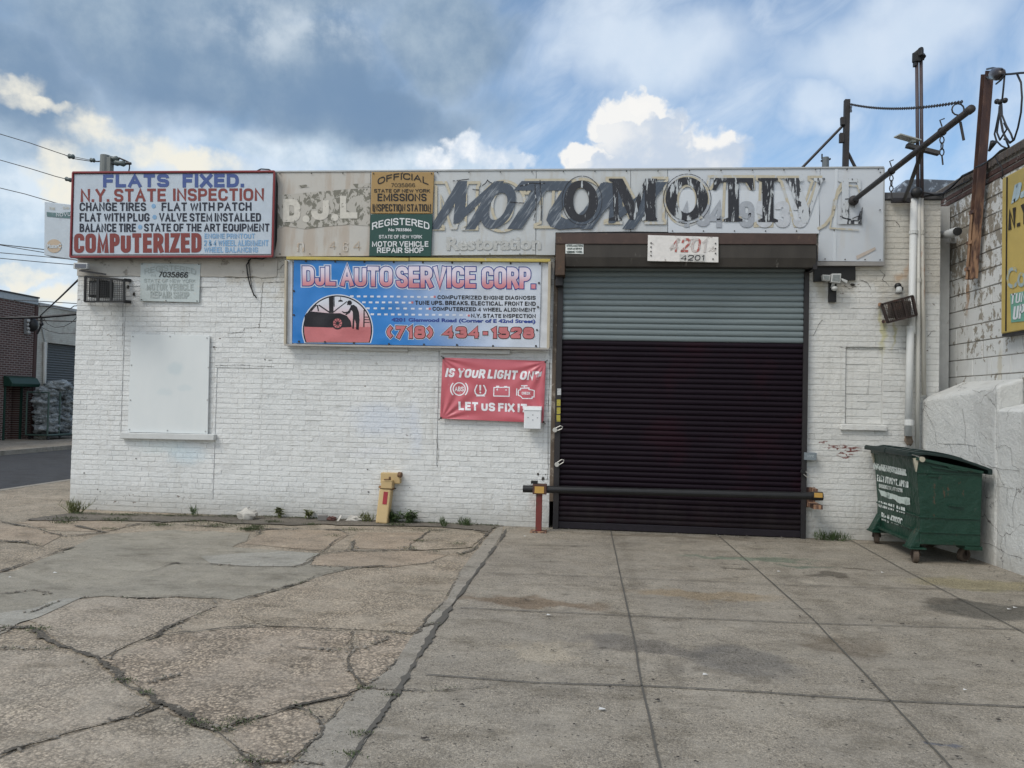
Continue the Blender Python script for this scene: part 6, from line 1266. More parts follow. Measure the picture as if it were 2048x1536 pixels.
mb.box(3.46, 4.10, yN-.008, yN+.002, .945, .962); mb.bar((3.447, yN-.004, 1.10), (4.11, yN-.004, .975), .03, .05, (0, 1, 0)); mb.bar((3.436, yN, 1.105), (3.436, yF, 1.105), .03, .05); mb.bar((3.478, yN, .21), (3.478, yF, .21), .05, .03); mb.build('ribs', M_green, dp, bevel=.003)
for s0, s1, k in ((yN-.03, (yN+yF)/2-.01, 0), ((yN+yF)/2+.01, yF+.04, 1)):
    mb = MB(); n_ = 10; P_ = []
    for i in range(n_+1):
        t_ = i/n_; x = 3.37+t_*.83; z = 1.165-.165*t_ + .045*sin(pi*t_)*(1 if t_ > .1 else .3)
        P_.append((x, z))
    if True:
        top = [(x, s0, z+.012) for x, z in P_]; bot = [(x, s0, z-.018) for x, z in reversed(P_)]; mb.prism(top+bot, (0, s1-s0, 0)); mb.box(3.36, 3.40, s0, s1, 1.12, 1.165); mb.box(4.16, 4.20, s0, s1, .955, 1.0)
        for yy in (s0+.12, s0+.30, s0+.45):
            if yy+.07 < s1: mb.prism([(x, yy, z+.012) for x, z in P_[1:9]]+[(x, yy, z+.03) for x, z in reversed(P_[2:8])], (0, .07, 0))
    mb.build('lid', M_lid, dp, bevel=.006)
P_cream = pm('worn cream metal', (.45, .42, .33), .6, var=.3, dirt=(.2, .14, .09), dirtlev=.6)
for yy in (yN-.012, yF-.02): mb = MB(); mb.prism([(3.42, yy, 1.10), (3.475, yy, 1.115), (3.47, yy, 1.06), (3.455, yy, .96)], (0, .03, 0)); mb.tube([(3.50, yy-.03, 1.095), (3.50, yy+.02, 1.095)], .028, 12); mb.build('hinge_bracket', P_cream, dp)
for yy, s_ in ((yN, 1), (yF, -1)):
    mb = MB(); mb.prism([(3.50, yy+.002*s_, .36), (3.50, yy+.002*s_, .17), (3.40, yy+.002*s_, .17)], (0, .14*s_, 0)); mb.box(3.39, 3.56, yy-.02*s_, yy+.17*s_, .150, .169); mb.build('caster_bracket', M_green, dp, bevel=.004)
mb = MB(); mb.box(3.95, 4.12, yN+.0, yN+.2, .165, .204); mb.box(3.95, 4.12, yF-.2, yF, .165, .204); mb.build('rear_skid', M_green, dp)
mb = MB(); mb.bar((3.60, yN-.013, 1.02), (3.86, yN-.013, .985), .025, .012); mb.bar((3.77, yN-.013, .625), (3.92, yN-.013, .612), .016, .014); mb.box(3.57, 3.68, yN-.012, yN, .915, .935); mb.tube([(3.76, yN-.02, 1.03), (3.80, yN-.02, 1.005), (3.95, yN-.02, .985)], .012, 6); mb.build('handle', M_green, dp)
M_tyre = pm('dirty caster tyre', (.10, .075, .058), .8, var=.3); M_fork = pm('rusty caster fork', (.05, .035, .028), .7, var=.4)
for x, y, ang in ((3.475, yN+.05, 80), (3.49, yF-.03, 75), (4.04, yN+.22, 25), (4.04, yF-.16, 25)):
    w = thing('caster', None, None, (0, 0, 0)); w.parent = dp; w.location = Vector((x, y, 0))-dp.location; k = radians(ang); ax = Vector((cos(k+pi/2), sin(k+pi/2), 0)); c_ = Vector((x, y, .077))
    bpy.data.objects.remove(w)
    mb = MB(); mb.tube([c_-ax*.028, c_-ax*.02, c_+ax*.02, c_+ax*.028], [.062, .076, .076, .062], 18); wh = mb.build('caster_wheel', M_tyre, dp, smooth=False)
    mb = MB(); mb.tube([c_-ax*.031, c_+ax*.031], .022, 10); mb.tube([c_-ax*.0285, c_+ax*.0285], .048, 14); mb.build('hub', M_fork, wh)
    mb = MB(); e_ = ax*.04
    for sg in (1, -1): mb.bar(c_+e_*sg, Vector((c_.x, c_.y, .150))+e_*sg*.8, .012, .035)
    mb.box(c_.x-.05, c_.x+.05, c_.y-.05, c_.y+.05, .146, .1525); mb.build('fork', M_fork, wh)
def dplane(px, py):                   # the leaning front of the dumpster
    P1 = Vector((3.505, 0, .50)); P2 = Vector((3.465, 0, .97)); n = Vector((0, 1, 0)).cross(P2-P1).normalized(); r = ray(px, py); o_ = Vector((0, 0, CAMZ)); p = o_+r*((P1-o_).dot(n)/r.dot(n))
    if p.z < .50: p = o_+r*((3.503-0)/r.x)
    if p.z > .97:
        P1, P2 = Vector((3.465, 0, .97)), Vector((3.44, 0, 1.125)); n = Vector((0, 1, 0)).cross(P2-P1).normalized(); p = o_+r*((P1-o_).dot(n)/r.dot(n))
    return p + Vector((-.006, 0, 0))
P_sten = worn('overspray white stencil', (.52, .56, .54), (.03, .09, .07), .60, 14); P_sten2 = worn('crisp white stencil', (.50, .54, .52), (.06, .12, .10), .66, 30)
P_smear = worn('smeared white paint', (.42, .48, .45), (.02, .07, .05), .53, 7, (1, 1, .5), .20)
letters(dp, P_sten, [('C 1 WASTE & RECYCLER INC', 1748, 925, 1813, 938, 14, dict(bold=.025)), ('EAST NY PKWY, APT 1B', 1755, 949, 1818, 962, 14, dict(bold=.025))], dplane)
letters(dp, P_sten2, [('BROOKLYN, NY 11226', 1759, 967.5, 1806, 975, 10, dict(bold=.02)), ('(718) 287-0490', 1758, 1001, 1811, 1013.5, 14, dict(bold=.025)), ('Bic # 47027C', 1764, 1024, 1806, 1040, 13, dict(bold=.04))], dplane)
mb = MB(); inpx(mb, fill2d(rough_line([(1758, 978, 0), (1790, 989, 0), (1821, 996, 0), (1821, 1010, 0), (1795, 1004, 0), (1776, 996, 0), (1764, 992, 0)], 3, 3)), lambda a_, b_: dplane(a_, b_)+Vector((-.001, 0, 0))); mb.build('paint_smear', P_smear, dp, fixn=False)
mb = MB(); inpx(mb, fill2d([(1750, 930), (1812, 944), (1815, 952), (1752, 936)]), lambda a_, b_: dplane(a_, b_)+Vector((.002, 0, 0))); mb.build('paint_smear', P_smear, dp, fixn=False)
# ------------------------------------------------------------------ far side of the side street
XW = -18.4
def brickmat(name, c1, c2, mort, sc=1.0, extra=None):
    m, q = newmat(name); p = q.pos; s = q.node('ShaderNodeSeparateXYZ', {0: p})
    uv = q.node('ShaderNodeCombineXYZ', {0: s.outputs[1], 1: s.outputs[2], 2: 0.0}).outputs[0]
    b = q.node('ShaderNodeTexBrick', {'Vector': uv, 'Color1': c1, 'Color2': c2, 'Mortar': mort, 'Scale': 1.0, 'Mortar Size': .008*sc, 'Brick Width': .215, 'Row Height': .072, 'Bias': -.1})
    c = q.mix(1.0, b.outputs[0], q.mix(q.noise(p, 1.5, 6), (.75,)*3, (1.2,)*3), 'MULTIPLY')
    if extra: c = q.mix(q.m('MULTIPLY', q.ss(q.noise(p, 3.5, 8, .65), .50, .62), .6), c, extra)
    q.set(q.b.inputs['Base Color'], c); q.b.inputs['Roughness'].default_value = .85; bump(q, b.outputs[1], -.5, .01); return m
M_rbk = brickmat('dark red brickwork', (.060, .026, .023), (.095, .042, .036), (.21, .185, .17), 1.6)
M_cbk = brickmat('pale painted brickwork', (.46, .45, .40), (.52, .51, .46), (.38, .37, .33), .8, (.34, .31, .27))
M_gal = pm('dull roller steel', (.15, .162, .168), .5, .2, var=.2)
M_dgrn = pm('dark green enamel metal', (.012, .045, .032), .45, var=.2)
zA = FX(0, 583, XW).z; yC = FX(72, 700, XW).y; yA = FX(0, 700, XW).y-9; yE = FX(150, 700, XW).y+7
def wallquad(mb, y0, y1, z0, z1, holes, x=XW, th=.35):
    ys = sorted({y0, y1} | {h[k] for h in holes for k in (0, 1) if y0 < h[k] < y1}); zs = sorted({z0, z1} | {h[k] for h in holes for k in (2, 3) if z0 < h[k] < z1})
    for ya, yb in zip(ys, ys[1:]):
        for za, zb in zip(zs, zs[1:]):
            if not any(h[0] < (ya+yb)/2 < h[1] and h[2] < (za+zb)/2 < h[3] for h in holes): mb.box(x-th, x, ya, yb, za, zb)
bb1 = thing('brick_building', 'low dark red brick building with a green door hood across the road', 'building', (XW-3, yC-4, 0))
al0, al1, alz = FX(7, 800, XW).y, FX(45, 800, XW).y, FX(25, 773, XW).z
zbr = FX(0, 596, XW).z
mb = MB(); wallquad(mb, yA, yC-.12, -.05, zbr, [(al0, al1, -.05, alz)]); mb.box(XW-8, XW-.36, yA, yA+.3, -.05, zbr); mb.box(XW-8, XW-.36, yC-.45, yC-.12, -.05, zbr); mb.build('wall', M_rbk, bb1)
mb = MB(); mb.box(XW-1.2, XW-.36, al0, al1, -.05, alz); mb.build('porch_recess', M_rbk, bb1)
mb = MB(); mb.box(XW-.20, XW+.02, yC-.118, yC+.02, -.05, zbr-.05); mb.build('corner_trim', pm('brown corner trim', (.07, .035, .03), .7), bb1)
mb = MB(); mb.box(XW-.36, XW+.04, yA, yC-.02, zbr+.002, zA); mb.build('parapet_band', pm('pale metal parapet', (.36, .40, .43), .5, var=.15), bb1); mb = MB(); mb.box(XW-.4, XW+.07, yA, yC, zA+.002, zA+.05); mb.build('parapet_cap', M_dkst, bb1)
mb = MB(); mb.box(XW-8, XW-.37, yA+.31, yC-.46, zbr-.3, zbr-.15); mb.build('roof', M_roof, bb1)
mb = MB(); mb.box(XW-.345, XW-.30, al0+.02, FX(22, 820, XW).y, .02, alz); mb.build('door', pm('grey steel door', (.15, .16, .15), .5), bb1); mb = MB(); mb.bar((XW-.02, al0+.04, 0), (XW-.02, al0+.04, alz), .09, .06); mb.bar((XW-.02, al1-.03, 0), (XW-.02, al1-.03, alz), .06, .05); mb.build('door_frame', M_dgrn, bb1)
h0, h1 = FX(6, 760, XW).y, FX(64, 760, XW).y; hz0, hz1 = alz+.0, FX(35, 752, XW).z; mb = MB(); mb.prism([(XW+.01, h0, hz1), (XW+.20, h0, hz1-.06), (XW+.32, h0, hz0+.10), (XW+.30, h0, hz0), (XW+.01, h0, hz0)], (0, h1-h0, 0)); mb.build('shutter_hood', M_dgrn, bb1, bevel=.015)
ms = thing('insulator_rack', 'grey insulator rack fixed to the corner of the dark brick building', 'rack', FX(58, 668, XW+.05))
mb = MB(); mb.bar(FX(52, 637, XW+.06), FX(52, 668, XW+.06), .08, .08); mb.build('rack_bar', pm('grey rack', (.22, .23, .24), .5), ms); mb = MB()
for k in range(4): c_ = FX(57, 642+7.5*k, XW+.14); mb.ball(c_, .06, 8, 6)
mb.build('spools', pm('pale porcelain', (.45, .46, .46), .3), ms, smooth=True); mb = MB(); c_ = FX(66, 650, XW+.2); mb.ball(c_, .16, 10, 7, (1, 1, 1.4)); mb.build('cable_coil', M_black, ms, smooth=True)
cbd = thing('pale_building', 'pale painted brick building with a grey roller door across the road', 'building', (XW-3, yC+4, 0))
zc = FX(78, 611, XW).z; g0, g1, gz = FX(92, 780, XW).y, FX(92, 780, XW).y+3.4, FX(96, 685, XW).z
mb = MB(); wallquad(mb, yC+.03, yE, -.05, zc, [(g0, g1, -.05, gz)]); mb.box(XW-8, XW-.36, yE-.3, yE, -.05, zc); mb.build('wall', M_cbk, cbd); mb = MB(); mb.box(XW-.4, XW+.05, yC+.03, yE, zc+.002, zc+.10); mb.build('coping', pm('pale coping', (.42, .42, .41), .7), cbd)
mb = MB(); mb.box(XW-8, XW-.37, yC+.1, yE-.31, zc-.3, zc-.15); mb.build('roof', M_roof, cbd)
mb = MB(); n = int((gz)/.085); pr = []
for k in range(n+1):
    z = gz*k/n; pr += [(XW-.16, z), (XW-.12, z+gz/n*.5)]
for (xa, za), (xb, zb3) in zip(pr, pr[1:]): k = len(mb.v); mb.add([(xa, g0, za), (xa, g1, za), (xb, g1, zb3), (xb, g0, zb3)], [(0, 1, 2, 3)])
mb.build('roller_door', M_gal, cbd)
mb = MB(); mb.tube([FX(90, 684, XW+.06), FX(89, 760, XW+.06), FX(84, 858, XW+.06)], .05, 8); mb.build('drain_pipe', P_pipe, cbd, smooth=True)
mb = MB(); mb.tube([FX(90, 684, XW+.03), FX(84, 655, XW+.03), FX(82, 635, XW+.03)], .02, 6); mb.build('conduit', M_zinc, cbd)
P_note = pm('white paper notice', (.58, .59, .60), .6)
for (a_, b_, c_, d_), lab in (((70, 793, 80, 806), 'topmost of three paper notices on the pale brick pier'), ((71, 808, 80, 817), 'middle paper notice, printed red, on the pale brick pier'), ((71, 819, 79, 830), 'lowest of three paper notices on the pale brick pier')):
    mb = MB(); p0, p1 = FX(a_, d_, XW+.01), FX(c_, b_, XW+.01); mb.box(XW+.004, XW+.012, p0.y, p1.y, p0.z, p1.z); o = mb.build('notice', P_note if b_ != 808 else pm('red printed notice', (.50, .36, .36), .6, var=.3, scale=25)); tag(o, lab, 'notice', 'notices on the pale brick pier')
sm = thing('standpipe', 'dark fire standpipe connection sticking out of the pale brick pier', 'standpipe', FX(77, 845, XW+.1)); mb = MB(); c_ = FX(76, 840, XW+.12); mb.ball(c_, .16, 10, 7); mb.tube([c_, c_+Vector((.2, .18, .05))], [.09, .10], 10); mb.tube([c_, c_+Vector((.2, -.12, -.1))], [.09, .10], 10); mb.build('siamese_inlet', pm('dark green brass', (.045, .06, .045), .5), sm, smooth=True); mb = MB(); mb.tube([FX(76, 840, XW), c_], .12, 10); mb.build('wall_flange', M_dkst, sm)
mb = MB(); c_ = FX(85, 868, XW+.4); mb.ball((c_.x, c_.y, .17), .2, 12, 8, (1, 1, 1.05), .6, 4); tag(mb.build('rubble_sack', pm('dusty white sack', (.42, .41, .37), .9)), 'dusty white rubble sack on the pavement below the drain pipe', 'sack')
# wire cage cart loaded with bags of empties
XC = XW+1.0; y0_, y1_ = FX(95, 860, XC).y, FX(118, 860, XC).y; zt0 = FX(100, 785, XC).z; y2_ = y1_+1.1
ct = thing('cage_cart', 'green steel cage cart piled with clear bags outside the grey roller door', 'cart', (XC-.4, (y0_+y2_)/2, 0)); M_cart = pm('green grey cart tube', (.06, .10, .085), .5)
mb = MB()
for x in (XC, XC-.75):
    for y in (y0_, y1_, y2_): mb.tube([(x, y, .14), (x, y, zt0)], .028, 6)
    mb.tube([(x, y0_, .16), (x, y2_, .16)], .035, 6); mb.tube([(x, y0_, zt0), (x, y1_, zt0)], .025, 6) if x < XC else None
for y in (y0_, y2_): mb.tube([(XC, y, .16), (XC-.75, y, .16)], .03, 6); mb.tube([(XC, y, zt0), (XC-.75, y, zt0)], .025, 6)
mb.build('frame', M_cart, ct); mb = MB(); mb.box(XC-.74, XC-.01, y0_+.02, y2_-.02, .165, .185); mb.build('deck', M_dkst, ct)
for x in (XC-.05, XC-.7):
    for y in (y0_+.1, y2_-.1): mb = MB(); mb.tube([(x-.02, y, .062), (x+.02, y, .062)], .06, 10); mb.build('wheel', M_dkst, ct)
m, q = newmat('clear bag of bottles'); p = q.pos; c = q.mix(q.vor(p, 14, out='Color'), (.22, .25, .26), (.60, .64, .65)); c = q.mix(q.ss(q.noise(p, 7, 6), .55, .65), c, (.56, .60, .62)); q.set(q.b.inputs['Base Color'], c); q.b.inputs['Roughness'].default_value = .22; bump(q, q.noise(p, 11, 7, .7), 1.0, .16); M_bag = m
k = 0
for lay in range(5):
    for j in range(2):
        k += 1; mb = MB(); mb.ball((XC-.38+random.uniform(-.05, .08), y0_+.42+j*.85+random.uniform(-.08, .08), .38+lay*.29), .34, 26, 16, (1.0, 1.22, .60), .55, k)
        tag(mb.build('bag', M_bag, smooth=True), 'clear plastic bag of empties packed inside the green cage cart', 'bag', 'bags in the cage cart')
mb = MB(); mb.ball((XC-.2, y0_+.75, 1.76), .33, 26, 16, (1.05, 1.4, .5), .55, 33); tag(mb.build('bag', M_bag, smooth=True), 'topmost clear bag, bulging over the rim of the green cage cart', 'bag', 'bags in the cage cart')
# utility pole and lines
XPo = -15.9; pt = FX(211, 311, XPo); up_ = thing('utility_pole', 'grey utility pole with insulators rising behind the flats fixed sign', 'pole', (XPo, pt.y, 0))
P_ugry = pm('weathered grey pole', (.20, .215, .21), .8, var=.2, streak=True); yP = pt.y
mb = MB(); mb.tube([(XPo, yP, 0), (XPo, yP, pt.z)], [.20, .155], 14); mb.build('pole', P_ugry, up_, smooth=False)
fp = lambda a, b: FY(a, b, yP)
mb = MB(); p = fp(219, 325); mb.box(p.x-.09, p.x+.09, yP-.1, yP+.1, p.z-.55, p.z+.15); mb.build('crossarm_bracket', P_ugry, up_)
M_ins = pm('grey insulator', (.10, .125, .125), .4, var=.3)
for (a0, b0, a1, b1, r) in ((216, 317, 238, 318, .095), (228, 325, 252, 328, .10), (136, 312, 149, 314, .085), (180, 320, 190, 321, .075), (130, 357, 144, 361, .075)):
    mb = MB(); a, b = fp(a0, b0), fp(a1, b1); mb.tube([a, a.lerp(b, .2), a.lerp(b, .5), a.lerp(b, .8), b], [r*.4, r, r*.75, r, r*.4], 10); mb.build('insulator', M_ins, up_, smooth=True)
mb = MB(); mb.tube([fp(238, 316), fp(250, 321), fp(260, 326)], .03, 6); mb.tube([fp(252, 327), fp(262, 327)], .045, 6); mb.tube([fp(259, 328), fp(259, 336), fp(256, 350)], .02, 6); mb.tube([fp(216, 321), fp(196, 323), fp(180, 322)], .022, 6); mb.tube([fp(236, 331), fp(222, 327)], .025, 6); mb.build('jumpers', M_cable, up_)
def wire(label, pts, r, y=None, ext=None):
    P_ = [FY(a, b, y) for a, b in pts]; mb = MB()
    if ext: P_ = [P_[0]+(P_[0]-P_[1])*ext] + P_
    mb.tube(P_, r, 5); tag(mb.build('power_line', M_cable), label, 'power line', 'power lines over the side street')
wire('highest power line running from the left edge to the grey utility pole top', [(0, 268), (60, 286), (112, 304), (136, 312)], .013, yP, 1.5)
wire('short slack span between the two top insulators by the utility pole', [(149, 314), (180, 320)], .010, yP)
wire('slack loop under the top insulators by the utility pole', [(128, 309), (145, 317), (165, 320), (185, 323), (212, 322)], .014, yP)
wire('second power line from the left edge, ending behind the flats fixed sign', [(0, 320), (60, 337), (112, 353), (132, 358)], .013, yP, 1.5)
wire('third power line from the left edge, passing behind the faded blade sign', [(0, 376), (50, 388), (105, 404), (150, 416)], .013, yP, 1.5)
wire('upper of two lines meeting behind the bottom of the faded blade sign', [(0, 489), (45, 494), (88, 499), (165, 508)], .015, yP, 1.5)
wire('lower of two lines meeting behind the bottom of the faded blade sign', [(0, 490), (45, 498), (88, 505), (165, 518)], .013, yP, 1.5)
wire('power line just under the faded blade sign', [(0, 505.5), (80, 512.5), (165, 521)], .013, yP, 1.5)
wire('power line level with the small solar light', [(0, 516.5), (80, 524), (165, 531)], .013, yP, 1.5)
wire('thick telephone cable crossing low in front of the dark brick building', [(-40, 637), (0, 636.5), (55, 635), (90, 634), (125, 631), (165, 627)], .04, 21.0, .5)
wire('thin cable below the thick telephone cable', [(72, 640), (110, 642), (165, 643)], .018, 21.0)
wire('thin line above the roof of the pale building', [(28, 600), (90, 603), (165, 608)], .012, 21.0)
wire('looped drop wire hanging in front of the pale building', [(78, 612), (110, 613), (128, 616), (140, 618), (148, 612), (165, 611)], .014, 21.0)
wire('slack loop hanging across the pale wall', [(84, 631), (95, 648), (110, 655), (128, 653), (143, 645), (156, 632)], .009, 21.0)
wire('second slack loop lower on the pale wall', [(84, 655), (98, 662), (120, 667), (160, 666)], .009, 21.0)
mb = MB(); mb.tube([FY(160, 556, D+1.5), FY(120, 595, 13), FY(95, 618, 17), FY(80, 632, 21)], .016, 6); tag(mb.build('power_line', M_cable), 'thick cable slanting down from the shop corner towards the dark brick building', 'power line', 'power lines over the side street')
mb = MB(); mb.tube([FY(83, 632, 21), FY(83, 648, 21), FY(78, 660, 21), FY(74, 668, 21)], .03, 6); mb.ball(FY(83, 648, 21), .06, 8, 6); tag(mb.build('power_line', M_cable), 'short dangling splice by the corner of the dark brick building', 'power line', 'power lines over the side street')

# ------------------------------------------------------------------ weeds, rubble and litter
def foot(px, py, m=.07):               # a spot on the ground, never behind the wall
    g = FZ(px, py)
    if g.y > D-m: g = FY(px, py, D-m); g.z = 0
    return g
def leafmat(name, c1, c2):
    m, q = newmat(name); p = q.pos; q.set(q.b.inputs['Base Color'], q.mix(q.noise(p, 22, 3), c1, c2)); q.b.inputs['Roughness'].default_value = .6; return m
M_leaf = leafmat('weed leaf', (.030, .060, .018), (.085, .125, .040)); M_leafy = leafmat('yellowish grass', (.075, .095, .030), (.16, .165, .060)); M_moss = leafmat('crack grass', (.035, .058, .020), (.085, .10, .036))
def leaf(mb, p, d, L, w, droop=.3):
    d = Vector(d).normalized(); s_ = d.cross(Vector((0, 0, 1))); s_ = s_.normalized() if s_.length > .01 else Vector((1, 0, 0)); m1 = p+d*L*.45; e = p+d*L-Vector((0, 0, L*droop))
    mb.add([p, m1+s_*w, e, m1-s_*w], [(0, 1, 2), (0, 2, 3)])
def weed(name, label, px, py, h, r, n, mat, kind='bush', cat='weed', y=None, group='weeds at the foot of the wall'):
    g = foot(px, py, .10); o = thing(name, label, cat, g, group); st = MB(); lf = MB(); rnd = random.Random(px)
    for k in range(n):
        an = rnd.uniform(0, 2*pi); sp = r*rnd.uniform(.2, 1); hh = h*rnd.uniform(.5, 1); b0 = g+Vector((rnd.uniform(-r, r)*.4, rnd.uniform(-.03, .03), 0)); tip = b0+Vector((cos(an)*sp, sin(an)*sp*.5, hh))
        mid = b0.lerp(tip, .5)+Vector((0, 0, hh*.12)); st.tube([b0, mid, tip], [.004, .003, .0015], 5)
        if kind == 'bush':
            for j in range(9):
                t_ = rnd.uniform(.25, 1); p = b0.lerp(tip, t_)+Vector((0, 0, .1*hh*(1-abs(2*t_-1)))); a2 = rnd.uniform(0, 2*pi); leaf(lf, p, (cos(a2), sin(a2), rnd.uniform(-.1, .8)), rnd.uniform(.035, .075), rnd.uniform(.010, .019))
        else:
            for j in range(6): a2 = rnd.uniform(0, 2*pi); leaf(lf, b0.lerp(tip, rnd.uniform(0, .9)), (cos(a2)*.5, sin(a2)*.4, 1), rnd.uniform(.06, .12), .004, .1)
    st.build('stem', mat, o); lf.build('foliage', mat, o, fixn=False)
    return o
weed('weed', 'feathery pale weed clump at the left corner of the shop wall', 150, 1027, .17, .19, 34, M_leafy, 'grass')
weed('weed', 'small leafy weed against the wall, left of the white rubble lump', 388, 1032, .11, .11, 9, M_leaf, 'grass')
weed('weed', 'upright yellow green seedling right of the white rubble lump', 560, 1036, .16, .06, 9, M_leafy)
weed('weed', 'upright seedling standing just left of the grey brick piece', 615, 1038, .16, .06, 9, M_leafy)
weed('weed', 'bushy green weed right behind the yellow bollard', 787, 1042, .20, .14, 22, M_leaf)
weed('weed', 'bushy weed a step right of the yellow bollard', 819, 1042, .19, .11, 18, M_leaf)
weed('weed', 'low weed at the foot of the yellow bollard, left side', 735, 1043, .10, .14, 16, M_leafy, 'grass')
weed('weed', 'low dark weed by the wall between bollard and red post', 930, 1044, .08, .16, 16, M_leaf, 'grass')
weed('weed', 'spreading low weed at the wall foot left of the green dumpster', 1672, 1067, .08, .24, 26, M_leaf, 'grass')
weed('weed', 'small weed at the right foot of the roller door', 1640, 1070, .05, .10, 8, M_leaf, 'grass')
weed('weed', 'dark green weed tuft on the cracked pavement, nearest the driveway', 888, 1054, .07, .07, 12, M_leaf, 'grass')
# grass growing out of the cracks: uncounted blades
mb = MB(); rnd = random.Random(3)
def tuft(px, py, r, n, h):
    g = foot(px, py, .04)
    for k in range(int(n*1.8)):
        p = g+Vector((rnd.gauss(0, r*1.15), rnd.gauss(0, r*.7), .012)); p.y = min(p.y, D-.012) if XL-.1 < p.x < XR else p.y; a2 = rnd.uniform(0, 2*pi); leaf(mb, p, (cos(a2)*rnd.uniform(.2, 1.2), sin(a2)*rnd.uniform(.2, 1.2), 1), rnd.uniform(.4, 1)*h, .0035, .25)
for px, py, r, n, h in ((140, 1040, .10, 80, .06), (235, 1042, .10, 110, .045), (125, 1048, .06, 70, .05), (322, 1053, .07, 90, .05), (440, 1053, .14, 140, .045), (500, 1062, .06, 170, .06), (512, 1056, .05, 100, .05), (392, 1045, .08, 60, .04), (545, 1046, .06, 50, .05), (625, 1051, .05, 50, .04), (790, 1052, .06, 60, .05), (705, 1062, .08, 60, .035), (215, 1060, .05, 40, .035), (670, 1074, .05, 35, .03),
                        (920, 1090, .05, 40, .03), (855, 1062, .1, 60, .03), (815, 1100, .05, 30, .03), (840, 1084, .05, 40, .03), (730, 1380, .025, 28, .02), (485, 1446, .04, 60, .022), (248, 1365, .03, 40, .02), (290, 1388, .03, 35, .02), (390, 1450, .04, 45, .022), (445, 1462, .03, 40, .02), (720, 1472, .03, 35, .02), (700, 1515, .03, 40, .022), (72, 1262, .05, 60, .025), (780, 1395, .02, 25, .02), (500, 1528, .03, 30, .02)):
    tuft(px, py, r, n, h)
for i in range(220): x_ = random.uniform(150, 1010); tuft(x_, 1029+(x_-150)*.0165+random.uniform(-2, 3), .03, 6, .035)
for i in range(60):
    pts, w = SEAMS[random.randrange(len(SEAMS))]; k = random.randrange(len(pts)-1); t_ = random.random(); tuft((pts[k][0]*(1-t_)+pts[k+1][0]*t_)/2, 1000+(pts[k][1]*(1-t_)+pts[k+1][1]*t_)/2, .03, 7, .018)
tag(mb.build('crack_grass', M_moss, loc=(0, 0, 0), fixn=False), 'short grass and moss growing out of the pavement cracks', 'grass', kind='stuff')
def stone(name, label, px, py, r, sz, mat, seed, cat, wob=.35):
    g = foot(px, py, r*1.1); mb = MB(); mb.ball((g.x, g.y, r*sz[2]*.75), r, 12, 8, sz, wob, seed); return tag(mb.build(name, mat), label, cat, 'rubble at the foot of the wall')
P_rub = pm('whitewashed rubble', (.48, .46, .42), .9, var=.3, dirt=(.2, .18, .16), dirtlev=.6, bmp=.6)
stone('rubble', 'whitewashed rubble lump lying against the wall', 494, 1040, .10, (1.3, .8, .8), P_rub, 2, 'rubble', .5)
g = foot(645, 1042, .12); mb = MB(); mb.box(g.x-.06, g.x+.06, g.y-.05, g.y+.05, .012, .078); o = mb.build('brick', pm('grey brick', (.20, .19, .18), .9), bevel=.006); o.rotation_euler.z = .3; tag(o, 'loose grey brick on the ground left of the bollard', 'brick', 'rubble at the foot of the wall')
g = foot(664, 1043, .1); mb = MB(); mb.ball((g.x, g.y, .035), .05, 8, 6, (1.3, .8, .6), .5, 9); tag(mb.build('brick', pm('red brick bat', (.10, .05, .042), .9)), 'broken dark red brick next to the loose grey brick', 'brick', 'rubble at the foot of the wall')
stone('rubble', 'pale broken mortar lump between the red brick and the bollard', 712, 1042, .06, (2.0, .8, .7), P_rub, 5, 'rubble', .6)
mb = MB(); g0 = foot(674, 1044, .1); mb.bar(g0, foot(679, 1042, .05)+Vector((.02, 0, .07)), .03, .006); tag(mb.build('shard', P_rub), 'white shard leaning beside the broken red brick', 'rubble', 'rubble at the foot of the wall')
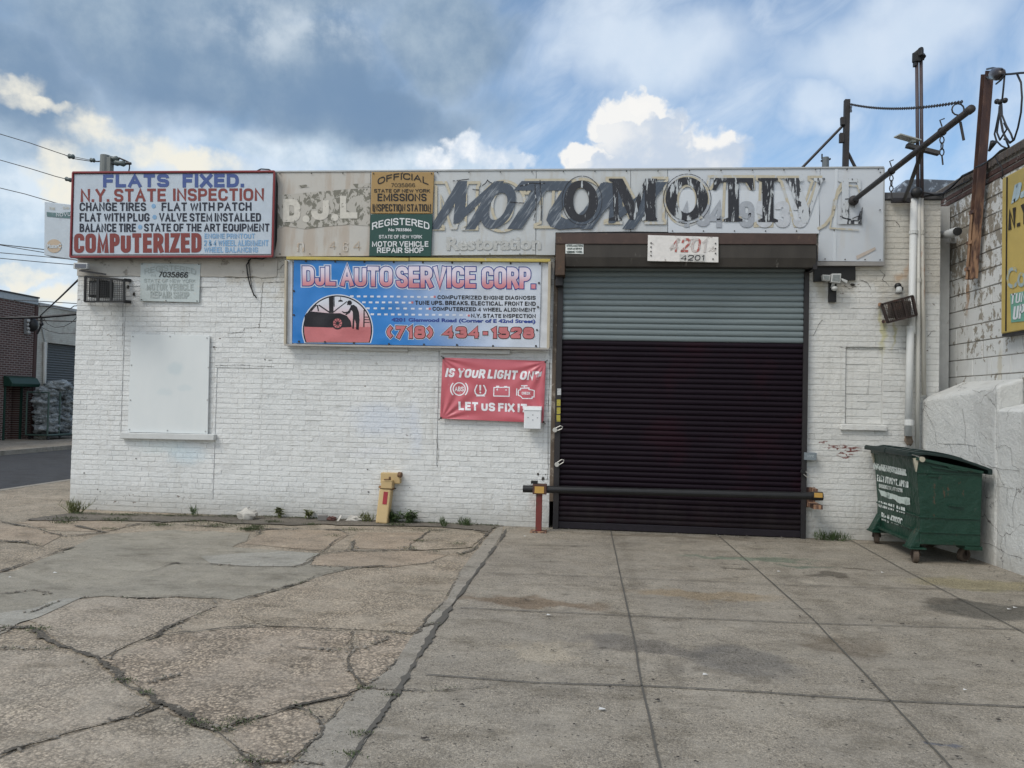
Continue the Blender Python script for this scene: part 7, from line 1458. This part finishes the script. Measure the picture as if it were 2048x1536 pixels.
# crumbs and litter: uncounted
mb = MB(); rnd = random.Random(11)
for i in range(1000):
    if i < 820:
        pts, w = SEAMS[rnd.randrange(len(SEAMS))]; k = rnd.randrange(len(pts)-1); a, b = g3(pts[k], pts[k+1]); p = a.lerp(b, rnd.random())+Vector((rnd.gauss(0, w), rnd.gauss(0, w), 0))
    elif i < 950: p = Vector((rnd.uniform(-6.9, 3.2), D-abs(rnd.gauss(0, .15))-.02, 0))
    else: p = Vector((rnd.uniform(4.0, 4.3)-.05, rnd.uniform(6, 8.8), 0))
    mb.ball((p.x, p.y, .014), rnd.uniform(.003, .006)+.006*rnd.random()**3, 6, 4, (1.3, 1, .7), .5, i)
tag(mb.build('grit', pm('loose grit', (.26, .235, .20), .9, var=.5, scale=30), loc=(0, 0, 0)), 'loose grit and mortar crumbs scattered along cracks and wall feet', 'grit', kind='stuff')
mb = MB()
for px, py in [(1586, 1143), (1293, 1145), (1494, 1200), (1473, 1270), (1600, 1236), (1743, 1245), (1742, 1383), (1562, 1413), (1725, 1367), (1821, 1497), (1948, 1331), (1356, 1520), (1393, 1530), (1316, 1405), (1830, 1312), (2020, 1205), (850, 1483), (478, 1335), (255, 1202), (640, 1440), (90, 1130)] + [(rnd.uniform(900, 2040), rnd.uniform(1080, 1530)) for i in range(45)]:
    g = FZ(px, py); r = rnd.uniform(.004, .015); n = 9; a0 = rnd.uniform(0, 6); mb.add([(g.x+r*1.5*cos(2*pi*k/n+a0)*rnd.uniform(.4, 1.2), g.y+r*.8*sin(2*pi*k/n+a0)*rnd.uniform(.3, 1.2), .014+rnd.uniform(0, .006)) for k in range(n)], [tuple(range(n))])
tag(mb.build('leaf_litter', pm('dead leaf bits and gum', (.035, .030, .026), .8, var=.4), loc=(0, 0, 0), fixn=False), 'dark scraps of leaf and gum spots strewn over the driveway', 'litter', kind='stuff')
mb = MB()
for px, py in [(1410, 1354), (1204, 1424), (2030, 1219), (1050, 1075), (1097, 1234), (2018, 1222), (110, 1149), (20, 1158), (300, 893), (1930, 1385), (1765, 1148), (1558, 1146)]:
    g = FZ(px, py); r = rnd.uniform(.010, .020); mb.add([(g.x-r, g.y-r*.6, .016), (g.x+r, g.y-r*.3, .018), (g.x+r*.8, g.y+r*.6, .016), (g.x-r*.7, g.y+r*.5, .022)], [(0, 1, 2, 3)])
tag(mb.build('paper_scraps', pm('paper scraps', (.6, .6, .58), .7), loc=(0, 0, 0), fixn=False), 'tiny white paper scraps on the concrete', 'litter', kind='stuff')
